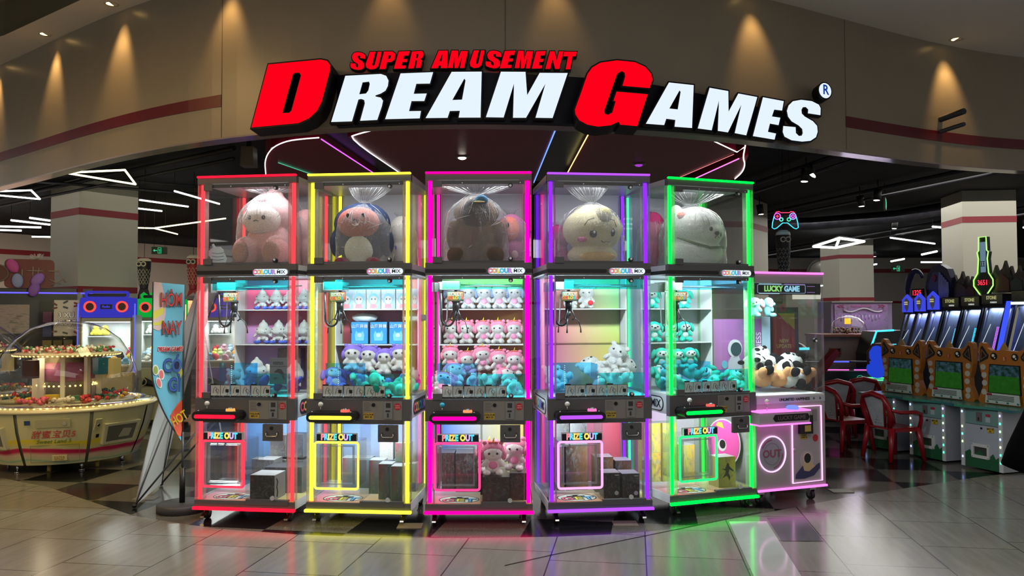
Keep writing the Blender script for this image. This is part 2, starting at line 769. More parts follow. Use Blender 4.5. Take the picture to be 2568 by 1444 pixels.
struct(c2.build('ceiling_bay', mat('#8a8268', .8)))

# recessed downlights washing the fascia
DL = [(-5.95, 1), (-4.72, 1), (-3.62, 1), (-2.35, .55), (-.95, .2), (.35, .2), (2.05, .5), (4.25, .8)]
for i, (x, s) in enumerate(DL):
    y = fasx(x) - .17
    z = ceilz(x)
    nm = ['farthest out on the yellow-lit side', 'second from the yellow-lit end', 'third from the yellow-lit end', 'just short of the big red initial', 'over the small red words', 'over the white letters', 'over the last letters of the sign', 'over the red stripe beyond the sign'][i]
    t = thing('recessed_downlight', 'warm round downlight in the mall ceiling, ' + nm, 'downlight', (x, y, z), 0, 'downlights over the fascia')
    MB().lathe([(.045, -.001), (.062, -.004), (.066, 0), (.066, .01)], 20).build('trim_ring', mat('#c8c2b4', .4), t)
    MB().lathe([(0, 0), (.045, .0)], 20).build('lens', emi((1, .62, .2), 9), t)
    spot('downlight', (x, y + .02, z - .02), (R(14), 0, 0), 60 * s, (1, .58, .2), 58, .8, .05)

# arcade hall: black ceiling, far walls, pillars
ac = MB()
for x in range(-24, 20, 2):
    ac.add([(x, max(6.3, fasx(x) + .12), 3.52), (x + 2, max(6.3, fasx(x + 2) + .12), 3.52), (x + 2, 34, 3.52), (x, 34, 3.52)], [(3, 2, 1, 0)])
struct(ac.build('ceiling_arcade', mat('#14151a', .8, 0, .3, 3, .3)))
WALLM = mat('#a59e98', .6)
STRIPE = mat('#7a1420', .5)


def wallseg(name, p, q, z1=3.5, lo=1.93, hi=(2.98, 3.1)):
    p, q = Vector((*p, 0)), Vector((*q, 0))
    d = q - p
    L_ = d.length
    o = MB()
    o.box(0, L_, 0, .2, 0, z1)
    b = struct(o.build(name, WALLM, None, p, (0, 0, math.atan2(d.y, d.x))))
    for i, (a, c) in enumerate(((lo, lo + .08), hi)):
        s = struct(MB().box(0, L_, -.006, .001, a, c).build('trim_3' if i else 'trim_4', STRIPE, None, p, (0, 0, math.atan2(d.y, d.x))))
    return b


wallseg('wall_left', (-14.9, 14.8), (-5.7, 28), hi=(3.0, 3.12))
wallseg('wall_back', (-5.7, 28), (20, 28.6), hi=(2.98, 3.12), lo=1.9)
wallseg('wall_right', (20, 28.6), (19, 11))


def pillar(name, corner, p1, p2, zt=3.52):
    """corner nearest the camera, p1 and p2 the neighbouring corners"""
    c, a, b_ = Vector(corner), Vector(p1), Vector(p2)
    o = MB()
    P = [c, b_, a + b_ - c, a]
    o.prism([tuple(p) for p in P], 0, zt, plane='xy')
    struct(o.build(name, mat('#a8a597', .45)))
    for z0, z1 in ((3.0, 3.1), (1.88, 1.97)):
        s = MB()
        m_ = sum(P, Vector((0, 0))) / 4
        s.prism([tuple(m_ + (p - m_) * 1.008) for p in P], z0, z1, plane='xy')
        struct(s.build('trim_5', STRIPE))


pillar('pillar_1', (-6.22, 11.5), (-6.94, 12.05), (-5.72, 12.25))
pillar('pillar_2', (3.98, 13.5), (3.1, 13.4), (4.6, 14.4))
pillar('pillar_3', (7.26, 12.9), (7.38, 13.76), (8.07, 12.8))
pillar('pillar_4', (8.65, 21.2), (8.5, 22.1), (9.56, 21.2))

# ---------------------------------------------------------------- the big sign
LET = {"big":{"D":[[[-2.002,2.991],[-1.859,3.461],[-1.426,3.453],[-1.374,3.438],[-1.349,3.404],[-1.352,3.365],[-1.415,3.139],[-1.452,3.071],[-1.518,3.018],[-1.605,2.989]],[[-1.651,3.365],[-1.632,3.374],[-1.597,3.371],[-1.582,3.349],[-1.659,3.087],[-1.678,3.071],[-1.738,3.075]]],"R":[[[-1.368,3.009],[-1.256,3.353],[-0.979,3.35],[-0.938,3.334],[-0.92,3.298],[-0.925,3.258],[-0.943,3.223],[-0.979,3.203],[-1.02,3.191],[-1.02,3.182],[-0.979,3.171],[-0.962,3.148],[-0.97,3.109],[-1.006,3.005],[-1.138,3.005],[-1.102,3.133],[-1.107,3.16],[-1.13,3.17],[-1.153,3.167],[-1.203,3.004]],[[-1.121,3.295],[-1.07,3.298],[-1.064,3.278],[-1.075,3.23],[-1.093,3.208],[-1.147,3.205]]],"E":[[[-0.945,3.008],[-0.828,3.347],[-0.583,3.349],[-0.607,3.265],[-0.709,3.266],[-0.729,3.19],[-0.631,3.19],[-0.649,3.135],[-0.745,3.137],[-0.764,3.061],[-0.674,3.06],[-0.683,3.006]]],"A":[[[-0.638,3.007],[-0.444,3.349],[-0.221,3.35],[-0.23,3.007],[-0.392,3.007],[-0.383,3.058],[-0.458,3.057],[-0.475,3.006]],[[-0.44,3.138],[-0.35,3.299],[-0.341,3.284],[-0.367,3.14]]],"M":[[[-0.19,3.01],[-0.078,3.351],[0.105,3.354],[0.117,3.179],[0.211,3.35],[0.423,3.358],[0.307,3.014],[0.179,3.012],[0.255,3.272],[0.108,3.01],[0.011,3.008],[0.019,3.265],[-0.059,3.009]]],"G":[[[1.042,3.252],[0.831,3.253],[0.852,3.324],[0.848,3.353],[0.827,3.363],[0.797,3.347],[0.783,3.324],[0.688,3.056],[0.693,3.03],[0.718,3.026],[0.75,3.044],[0.777,3.132],[0.761,3.136],[0.784,3.204],[1.027,3.202],[0.943,2.956],[0.811,2.959],[0.799,2.981],[0.74,2.951],[0.641,2.935],[0.56,2.946],[0.499,2.976],[0.471,3.019],[0.468,3.054],[0.517,3.188],[0.563,3.322],[0.599,3.373],[0.662,3.413],[0.789,3.44],[0.927,3.438],[1.01,3.409],[1.057,3.36],[1.066,3.315]]],"A2":[[[1.033,3.009],[1.225,3.345],[1.434,3.345],[1.416,3.005],[1.269,3.003],[1.276,3.057],[1.2,3.06],[1.182,3.009]],[[1.226,3.141],[1.313,3.292],[1.323,3.282],[1.297,3.14]]],"M2":[[[1.466,3.006],[1.573,3.339],[1.739,3.331],[1.739,3.164],[1.831,3.322],[2.007,3.314],[1.899,2.99],[1.794,2.998],[1.859,3.239],[1.732,2.998],[1.642,3.002],[1.655,3.25],[1.587,3.002]]],"E2":[[[1.962,2.99],[2.062,3.319],[2.264,3.312],[2.246,3.232],[2.169,3.231],[2.145,3.17],[2.227,3.169],[2.209,3.106],[2.125,3.11],[2.104,3.038],[2.183,3.032],[2.168,2.981]]],"S":[[[2.639,3.241],[2.509,3.241],[2.514,3.273],[2.488,3.292],[2.457,3.286],[2.441,3.262],[2.444,3.23],[2.474,3.208],[2.559,3.178],[2.602,3.143],[2.607,3.093],[2.588,3.045],[2.532,3.009],[2.446,2.993],[2.338,2.993],[2.268,3.016],[2.251,3.053],[2.257,3.103],[2.379,3.107],[2.381,3.058],[2.411,3.036],[2.441,3.042],[2.453,3.065],[2.448,3.1],[2.412,3.126],[2.341,3.153],[2.306,3.188],[2.295,3.236],[2.313,3.283],[2.356,3.323],[2.44,3.346],[2.55,3.349],[2.624,3.328],[2.642,3.3]]]},"small":[["S",[[[-1.115,3.497],[-1.153,3.505],[-1.152,3.517],[-1.16,3.526],[-1.169,3.526],[-1.174,3.518],[-1.172,3.505],[-1.163,3.495],[-1.138,3.478],[-1.125,3.462],[-1.123,3.443],[-1.128,3.427],[-1.145,3.417],[-1.17,3.416],[-1.203,3.422],[-1.226,3.435],[-1.231,3.451],[-1.229,3.47],[-1.191,3.463],[-1.191,3.444],[-1.181,3.434],[-1.172,3.435],[-1.169,3.443],[-1.17,3.456],[-1.182,3.468],[-1.204,3.483],[-1.215,3.499],[-1.219,3.518],[-1.213,3.535],[-1.2,3.547],[-1.175,3.55],[-1.141,3.543],[-1.12,3.53],[-1.114,3.518]]]],["U",[[[-1.075,3.546],[-1.034,3.544],[-1.06,3.449],[-1.049,3.435],[-1.037,3.448],[-1.014,3.543],[-0.986,3.541],[-1.011,3.436],[-1.034,3.415],[-1.075,3.413],[-1.103,3.428],[-1.11,3.452]]]],["P",[[[-1.001,3.411],[-0.966,3.542],[-0.902,3.539],[-0.88,3.522],[-0.885,3.479],[-0.909,3.46],[-0.943,3.461],[-0.956,3.409]],[[-0.933,3.514],[-0.917,3.513],[-0.912,3.502],[-0.919,3.484],[-0.936,3.482]]]],["E",[[[-0.889,3.408],[-0.851,3.536],[-0.77,3.536],[-0.778,3.504],[-0.812,3.505],[-0.818,3.476],[-0.786,3.476],[-0.792,3.455],[-0.824,3.457],[-0.83,3.428],[-0.8,3.427],[-0.803,3.407]]]],["R",[[[-0.779,3.405],[-0.75,3.532],[-0.679,3.534],[-0.668,3.529],[-0.663,3.516],[-0.664,3.501],[-0.669,3.488],[-0.679,3.48],[-0.689,3.476],[-0.689,3.473],[-0.679,3.469],[-0.674,3.461],[-0.676,3.446],[-0.686,3.408],[-0.72,3.407],[-0.711,3.454],[-0.712,3.464],[-0.718,3.467],[-0.724,3.466],[-0.737,3.406]],[[-0.716,3.513],[-0.703,3.514],[-0.701,3.507],[-0.704,3.489],[-0.708,3.481],[-0.722,3.48]]]],["A",[[[-0.603,3.402],[-0.547,3.532],[-0.482,3.532],[-0.484,3.401],[-0.531,3.402],[-0.529,3.421],[-0.55,3.421],[-0.555,3.402]],[[-0.545,3.452],[-0.519,3.513],[-0.517,3.507],[-0.524,3.452]]]],["M",[[[-0.476,3.403],[-0.449,3.532],[-0.404,3.531],[-0.401,3.465],[-0.379,3.528],[-0.328,3.527],[-0.356,3.4],[-0.386,3.401],[-0.368,3.498],[-0.403,3.401],[-0.427,3.401],[-0.425,3.498],[-0.444,3.402]]]],["U",[[[-0.282,3.532],[-0.246,3.532],[-0.269,3.437],[-0.26,3.424],[-0.248,3.437],[-0.228,3.532],[-0.202,3.532],[-0.225,3.426],[-0.246,3.404],[-0.282,3.4],[-0.307,3.413],[-0.313,3.437]]]],["S",[[[-0.077,3.485],[-0.116,3.49],[-0.114,3.502],[-0.122,3.51],[-0.131,3.509],[-0.136,3.501],[-0.135,3.489],[-0.126,3.479],[-0.1,3.465],[-0.088,3.45],[-0.086,3.432],[-0.091,3.415],[-0.108,3.403],[-0.133,3.4],[-0.166,3.405],[-0.188,3.415],[-0.194,3.43],[-0.192,3.449],[-0.154,3.446],[-0.153,3.427],[-0.144,3.418],[-0.135,3.419],[-0.131,3.427],[-0.133,3.44],[-0.144,3.451],[-0.166,3.464],[-0.177,3.479],[-0.181,3.498],[-0.175,3.514],[-0.162,3.528],[-0.137,3.532],[-0.104,3.528],[-0.082,3.517],[-0.076,3.506]]]],["E",[[[-0.086,3.4],[-0.049,3.53],[0.029,3.535],[0.021,3.503],[-0.011,3.502],[-0.018,3.473],[0.013,3.474],[0.008,3.453],[-0.023,3.453],[-0.029,3.424],[-0.0,3.425],[-0.003,3.404]]]],["M",[[[0.026,3.404],[0.052,3.534],[0.093,3.535],[0.096,3.468],[0.117,3.533],[0.165,3.534],[0.139,3.404],[0.11,3.404],[0.127,3.503],[0.094,3.404],[0.072,3.403],[0.073,3.501],[0.056,3.404]]]],["E",[[[0.155,3.403],[0.189,3.534],[0.259,3.54],[0.252,3.508],[0.222,3.506],[0.217,3.477],[0.245,3.479],[0.239,3.458],[0.212,3.457],[0.206,3.427],[0.232,3.429],[0.23,3.408]]]],["N",[[[0.258,3.405],[0.294,3.539],[0.327,3.541],[0.344,3.468],[0.363,3.543],[0.396,3.544],[0.363,3.409],[0.332,3.408],[0.313,3.484],[0.292,3.406]]]],["T",[[[0.402,3.542],[0.498,3.547],[0.492,3.514],[0.466,3.512],[0.447,3.411],[0.413,3.409],[0.433,3.51],[0.395,3.508]]]]]}
NAVY = mat('#05061a', .5, 0, .2)
RIM = mat('#040408', .5, 0, .2)


def grow(poly, d):
    n = len(poly)
    ar = sum(poly[i][0] * poly[(i + 1) % n][1] - poly[(i + 1) % n][0] * poly[i][1] for i in range(n))
    s = 1 if ar > 0 else -1
    o = []
    for i in range(n):
        p, a, b = Vector(poly[i]), Vector(poly[i - 1]), Vector(poly[(i + 1) % n])
        e1, e2 = (p - a).normalized(), (b - p).normalized()
        n1, n2 = Vector((e1.y, -e1.x)) * s, Vector((e2.y, -e2.x)) * s
        m = n1 + n2
        m = m / max(.45, m.dot(n1)) if m.length > .05 else n1
        o.append(tuple(p + m * d))
    return o


def letter(name, loops, off, depth, face, parent, rim=.012):
    outer, holes = loops[0], loops[1:]
    def warp(b):
        b.v = [(x, fas(x) - off + y, z) for x, y, z in b.v]
        return b
    bd = MB().prism(grow(outer, rim), 0, depth, [grow(h_, -rim * .6) for h_ in holes])
    o = warp(bd).build(name, RIM, parent)
    fc = MB().prism(outer, -.004, 0, holes)
    warp(fc).build('lit_face', face, o)
    return o


SG = thing('illuminated_sign', 'huge lit DREAM GAMES sign with SUPER AMUSEMENT above it on the curved fascia', 'sign')
REDL = emi((1, .0, .008), 1.3)
WHTL = emi((.80, .91, 1), 1.0)
for k, nm in (('D', 'D'), ('R', 'R'), ('E', 'E'), ('A', 'A'), ('M', 'M'), ('G', 'G'), ('A2', 'A'), ('M2', 'M'), ('E2', 'E'), ('S', 'S')):
    red = k in 'DG'
    o = letter('letter', LET['big'][k], .27 if red else .15, .26 if red else .07, REDL if red else WHTL, SG)
    o['label'] = ('tall red lit initial ' if red else 'white lit capital ') + nm
for k, loops in LET['small']:
    letter('letter', loops, .08, .06, REDL, SG, .008)['label'] = 'small red lit capital ' + k
# navy raceway behind the letters
rw = MB()
NV = [(-1.32, 3.385), (.477, 3.352), (1.111, 3.352), (1.9, 3.30), (2.30, 3.18), (2.259, 3.02), (1.108, 2.985), (-1.35, 2.985)]
xs = [-1.34 + i * .13 for i in range(29)]
top = lambda x: 3.385 - (x + 1.32) * .018 if x < 1.1 else 3.34 - (x - 1.1) * .09
bot = lambda x: 2.99 + max(0, x - .9) * .02
ribbon(rw, xs, bot, top, .082, .08)
rw.build('raceway', NAVY, SG)
rd = MB()
for k in (0,):
    rd.prism(circ(2.66, 3.435, .075, .075, 24), -.02, .12)
rd.v = [(x, fas(x) - .2 + y, z) for x, y, z in rd.v]
ro = rd.build('registered_mark', RIM, SG)
rf = MB().prism(circ(2.66, 3.435, .064, .064, 24), -.024, -.02)
rf.v = [(x, fas(x) - .2 + y, z) for x, y, z in rf.v]
rf.build('lit_face', WHTL, ro)
text('R', .115, emi('#1a4fc0', .6), ro, (2.66, fas(2.66) - .235, 3.435), (pi / 2, 0, .45), .002)

# ---------------------------------------------------------------- disc canopy with light lines
CAN = thing('disc_canopy', 'dark red segmented disc canopy with thin coloured light lines, hung behind the sign', 'canopy')
Z = 3.25
PAN = mat('#8a1030', .35, 0, .35)
PANd = mat('#15151c', .35)


def panel(poly, m=PAN, z=Z, th=.2, name='canopy_panel'):
    return MB().prism(poly, z, z + th, plane='xy').build(name, m, CAN)


panel([(-2.96, 9.6), (-2.7, 8.76), (-2.45, 8.13), (-2.2, 7.8), (-2.0, 7.69), (-1.84, 7.64), (-1.65, 9.6), (-1.6, 10.6), (-2.9, 10.6)])
panel([(-1.57, 7.64), (-1.43, 7.47), (-1.17, 7.24), (-.6, 6.9), (0, 6.85), (.42, 6.95), (.285, 10.6), (-1.2, 10.6)])
panel([(.74, 6.98), (1.3, 7.1), (1.75, 7.45), (2.0, 7.85), (2.366, 8.4), (2.1, 9.93), (1.95, 10.7), (.66, 10.6)])
panel([(2.48, 8.74), (2.55, 8.6), (2.65, 9.07), (2.77, 9.58), (2.81, 10.06), (2.8, 10.7), (2.2, 10.7)])
panel([(-2.9, 9.4), (-1.8, 7.75), (-.5, 7.1), (.6, 7.1), (1.9, 8.0), (2.6, 9.4), (2.5, 10.6), (-2.8, 10.6)], PANd, Z + .06, .14, 'backing_panel')


def line(name, pts, col, s, r=.006, z=Z - .008):
    if len(pts) > 3:
        P = [Vector(p) for p in pts]
        for _ in range(2):
            P = [P[0]] + [q for a, b in zip(P, P[1:]) for q in (a * .75 + b * .25, a * .25 + b * .75)] + [P[-1]]
        pts = [tuple(p) for p in P]
    MB().tube([(x, y, z) for x, y in pts], r, 6).build(name, emi(col, s), CAN)


line('light_line', [(-2.97, 9.65), (-2.71, 8.756), (-2.45, 8.127), (-2.21, 7.79), (-2.01, 7.688), (-1.844, 7.638)], (1, 1, .96), 1.8, .006)
line('light_line', [(-1.838, 7.708), (-1.653, 9.592)], (.62, .12, 1), 1.6)
line('light_line', [(-2.6, 8.9), (-2.3, 10.1)], (.1, .6, .35), .8)
line('light_line', [(-1.168, 7.236), (-1.431, 7.474), (-1.57, 7.641), (-1.338, 9.57)], (1, 1, .96), 1.8, .006)
line('light_line', [(.42, 6.95), (.285, 10.3)], (.16, .3, 1), 1.7)
line('light_line', [(.73, 7.3), (.67, 9.6)], (1, .85, .3), 1.8)
line('light_line', [(1.991, 7.845), (2.366, 8.38), (2.37, 8.15)], (1, 1, .96), 1.8, .006)
line('light_line', [(2.363, 8.497), (2.09, 9.931)], (1, .3, .3), .9, .004)
line('light_line', [(2.487, 8.739), (2.296, 10.051)], (1, .2, .8), 1.8)
line('light_line', [(2.357, 8.05), (2.524, 8.717), (2.652, 9.067), (2.767, 9.578), (2.809, 10.059)], (1, 1, .96), 2.0, .007)
for (x, y, on, nm) in ((-.535, 8.63, 1, 'lit round spotlight in the middle of the dark red canopy'), (1.444, 9.074, 0, 'unlit round spotlight tinged by purple light in the canopy beyond the violet machine')):
    t = thing('canopy_spotlight', nm, 'spotlight', (x, y, Z))
    MB().lathe([(.045, -.012), (.075, -.012), (.085, 0)], 24).build('trim_ring', mat('#9a8f86', .3, .6), t)
    MB().ell((0, 0, -.012), (.045, .045, .02), 16, 8).build('lens', emi((1, .9, .75), 10) if on else emi((.5, .06, .8), .8), t)  # the unlit lens glows faintly to imitate purple light falling on it
    if on:
        spot('canopy_spot', (x, y, Z - .03), (0, 0, 0), 30, (1, .85, .7), 110, .6)

# ---------------------------------------------------------------- the five tall claw machines
W2, DP = .395, .75
MPOS = [(-2.010, 6.059, -.131), (-1.143, 5.984, -.091), (-.247, 5.939, -.002), (.656, 6.015, .117), (1.576, 6.311, .351), (2.293, 6.603, .36)]
NAMES = ['red', 'yellow', 'magenta', 'violet', 'green', 'pink']
TUBE = [(1, .03, .04), (.95, .85, .03), (1, .0, .28), (.16, .012, .8), (.0, 1, .06)]
STRIPC = [(1, .005, .02), (1, .92, .03), (1, .0, .17), (.19, .035, .4), (.0, 1, .04)]
PRZ = [(1, .04, .08), (.95, .9, .1), (1, .05, .22), (1, .35, .75), (.02, 1, .2)]
COLS = [emi(c, s) for c, s in (((1, .22, .45), 1), ((1, .45, .2), 1), ((.95, .8, .12), 1), ((.1, .75, .95), 1), ((.1, .55, 1), 1), ((.75, .3, .95), 1), ((.02, .02, .03), 1))]
PRC = [emi(c, 1.1) for c in ((1, .25, .3), (.15, .7, 1), (.95, .85, .2), (1, .6, .15), (.1, .8, .75), (.95, .8, .1), (.7, .45, 1), (.1, .7, .95))]
LIT_SIDE = mat('#b9bac2', .4)  # same white frame on its lit sides, coloured paler than the front
PANW = mat('#d6d8da', .4)
TEAL = glass((.12, .72, .74), 1.2, .03)
BLUEF = glass((.42, .82, 1), 1.1, .03)
GREENF = glass((.4, .95, .62), 1.2, .03)
CARDM = glass((.62, .66, .66), .8, .2, .45, (.85, .88, .86))
TEALF = glass((.32, .93, .95), 1.2, .03)
FILMS = [(TEAL, BLUEF, TEALF), (TEAL, BLUEF, TEALF), (GREENF, BLUEF, TEALF), (TEAL, BLUEF, TEALF), (BLUEF, BLUEF, TEALF)]


def M(i):
    x, y, a = MPOS[i]
    return Matrix.Translation((x, y, 0)) @ Matrix.Rotation(a, 4, 'Z')


def at(i, x, y, z=0):
    return M(i) @ Vector((x, y, z))


def caster(p, x, y, lever=1):
    o = MB()
    o.box(x - .03, x + .03, y - .03, y + .03, .084, .1)
    for s in (-.02, .017):
        o.prism([(y - .03, .09), (y + .03, .09), (y + .012, .03), (y - .012, .03)], x + s, x + s + .004, plane='yz')
    o = o.build('caster', STEEL, p)
    MB().cyl((x - .014, y, .038), (x + .014, y, .038), .038, 20).build('wheel', mat('#1d1c1e', .5), o)
    MB().cyl((x - .016, y, .038), (x + .016, y, .038), .018, 14).build('hub', mat('#77757a', .4, .6), o)
    if lever:
        MB().prism([(y - .03, .06), (y - .085, .035), (y - .09, .025), (y - .07, .03), (y - .03, .05)], x - .014, x + .014, plane='yz').build('brake_lever', STEEL, o)


def lockp(p, x, z, flip=False):
    o = MB().prism(stadium(x - .001, x + .033, z, z + .034), -.022, 0).build('lock', BLACK, p)
    MB().cyl((x + .015, -.03, z + (.012 if not flip else .022)), (x + .015, -.02, z + (.012 if not flip else .022)), .009, 14).build('key_cylinder', CHROME, o)
    return o


def cards(p):
    for k in range(3):
        x0 = -.269 + k * .16
        o = MB().box(x0, x0 + .155, -.0075, -.0065, .935, 1.022).build('instruction_card', CARDM, p)
        d = MB()
        t = .0022
        for a, b_, c_, e in ((x0, x0 + .155, .935, .935 + t * 3), (x0, x0 + .155, 1.022 - t, 1.022), (x0, x0 + t, .935, 1.022), (x0 + .155 - t, x0 + .155, .935, 1.022), (x0 + .077, x0 + .079, .935, 1.022), (x0, x0 + .045, 1.022, 1.03)):
            d.box(a, b_, -.0095, -.0085, c_, e)
        for h in (0, 1):
            cx = x0 + .02 + h * .078
            # a hand, a slot and a card drawn in outline
            d.tube([(cx + u * .055, -.009, .945 + v * .065) for u, v in ((0, .2), (.1, .75), (.3, .95), (.55, .8), (.35, .55), (.6, .4), (.75, .1), (.5, 0))], .0012, 4)
            if (k + h) % 2:
                d.box(cx + .022, cx + .046, -.0095, -.0085, .965, .99)
            else:
                d.tube([(cx + .035 + .012 * cos(q), -.009, .975 + .016 * sin(q)) for q in [j * pi / 4 for j in range(9)]], .001, 4)
        for q in range(5):
            d.box(x0 + .02 + q * .024, x0 + .036 + q * .024, -.0095, -.0085, .9355, .9375, mi=1)
        d.build('printed_drawing', [BLACK, WHITE], o)


def gameclaw(p, x, y, kind):
    g = MB().box(x - .12, x + .03, y - .02, y + .16, 1.735, 1.80).box(x - .18, x - .12, y, y + .12, 1.72, 1.79)
    g = g.build('crane_carriage', mat('#48504e', .4), p)
    MB().cyl((x, y, 1.76), (.33, y, 1.76), .006, 8).build('rail_rod', STEEL, p)
    MB().cyl((x, y + .12, 1.775), (.33, y + .12, 1.775), .006, 8).build('rail_rod', STEEL, p)
    s = MB().box(x - .062, x + .062, y - .03, y - .022, 1.647, 1.724, c=.006).build('crane_sign', gradient('#2f8a86', '#d06a30', '#c8b23a', '#3f7f86', .4, 'printed_panel'), p)
    MB().prism([(x - .062, 1.647), (x + .062, 1.647), (x + .062, 1.724), (x - .062, 1.724)], y - .0305, y - .0295, [[(x - .059, 1.65), (x + .059, 1.65), (x + .059, 1.721), (x - .059, 1.721)]]).build('sign_border', BLACK, s)
    text('LOLLY', .034, [mat('#f0ead8', .5)], s, (x, y - .032, 1.7), bold=.0012, ext=.0005)
    text('COLOUR', .03, [mat('#e2502e', .5), mat('#e8c040', .5), mat('#3fa0a0', .5)], s, (x, y - .032, 1.672), bold=.0012, ext=.0005, cols=[0, 0, 1, 1, 2, 0])
    MB().cyl((x, y + .03, 1.735), (x, y + .03, 1.64), .012, 10).build('hanging_rod', BLACK, p)
    c_ = MB().cyl((x, y + .03, 1.655), (x, y + .03, 1.575), .026, 14).cyl((x, y + .03, 1.575), (x, y + .03, 1.53), .018, 12).cyl((x, y + .03, 1.64), (x, y + .03, 1.665), .032, 14)
    for a in (0, 2.1, 4.2):
        a += kind
        c_.tube([(x + .02 * cos(a), y + .03 + .02 * sin(a), 1.59), (x + .05 * cos(a), y + .03 + .05 * sin(a), 1.52), (x + .03 * cos(a), y + .03 + .03 * sin(a), 1.5)], .005, 6)
    c_ = c_.build('claw', BLACK, p)
    for a in (0, 2.1, 4.2):
        a += kind + .2
        P = [(.025, 1.505), (.055, 1.515), (.085, 1.49), (.1, 1.44), (.102, 1.405)]
        MB().tube([(x + r * cos(a), y + .03 + r * sin(a), z) for r, z in P], [.004, .004, .004, .004, .007], 6).build('prong', BLACK, c_)
    lp = [(x - .07 + .04 * cos(t), y + .02, 1.60 + .115 * sin(t)) for t in [pi - i * -.3 for i in range(11)]]
    MB().tube([(x - .11, y, 1.72)] + [(x - .06 + .05 * cos(t), y + .01, 1.53 + .07 * sin(t)) for t in [pi + i * pi / 8 for i in range(9)]] + [(x + .005, y + .02, 1.6)], .009, 8).build('coiled_cable', BLACK, p)
    MB().tube([(x - .13, y + .05, 1.75)] + [(x - .1 + .03 * cos(t), y + .04, 1.5 + .05 * sin(t)) for t in [pi + i * pi / 7 for i in range(8)]] + [(x - .06, y + .04, 1.7)], .005, 6).build('grey_cable', mat('#9a9a98', .4), p)


PANELS = [
    gradient('#c83a55', '#c83a55', '#7a9ad8', '#9a86c8'),
    gradient('#a03848', '#a84048', '#8a3848', '#7a3040'),
    gradient('#a83848', '#b89a50', '#7a3a68', '#a86a18'),
    gradient('#78a86a', '#4ca878', '#d8a8d0', '#d8d018'),  # top greened as though under teal light
    gradient('#b8c0c4', '#c8ccd0', '#a8b0b4', '#b0b4b8'),
]
PANEL_TEALLIT = [gradient('#c83850', '#4cb080', '#d070b0', '#e0c018')]  # green top corner imitates teal light on the red-to-yellow print
LOWP = [gradient('#3f74b8', '#7aa4d8', '#48627a', '#5a7080'), gradient('#3a80c8', '#8a90c8', '#9aa0a8', '#a0a8a0'), gradient('#2a70c8', '#d8cc60', '#5a5a68', '#6a6058'),
        gradient('#7a70a0', '#b84858', '#6a5a60', '#a04050'), gradient('#b088c0', '#c8c8cc', '#a8acb0', '#c0c4c8')]
DECK = gradient('#5aa8cc', '#a8c88a', '#d86a7a', '#d8cc7a', .3, 'printed_floor')


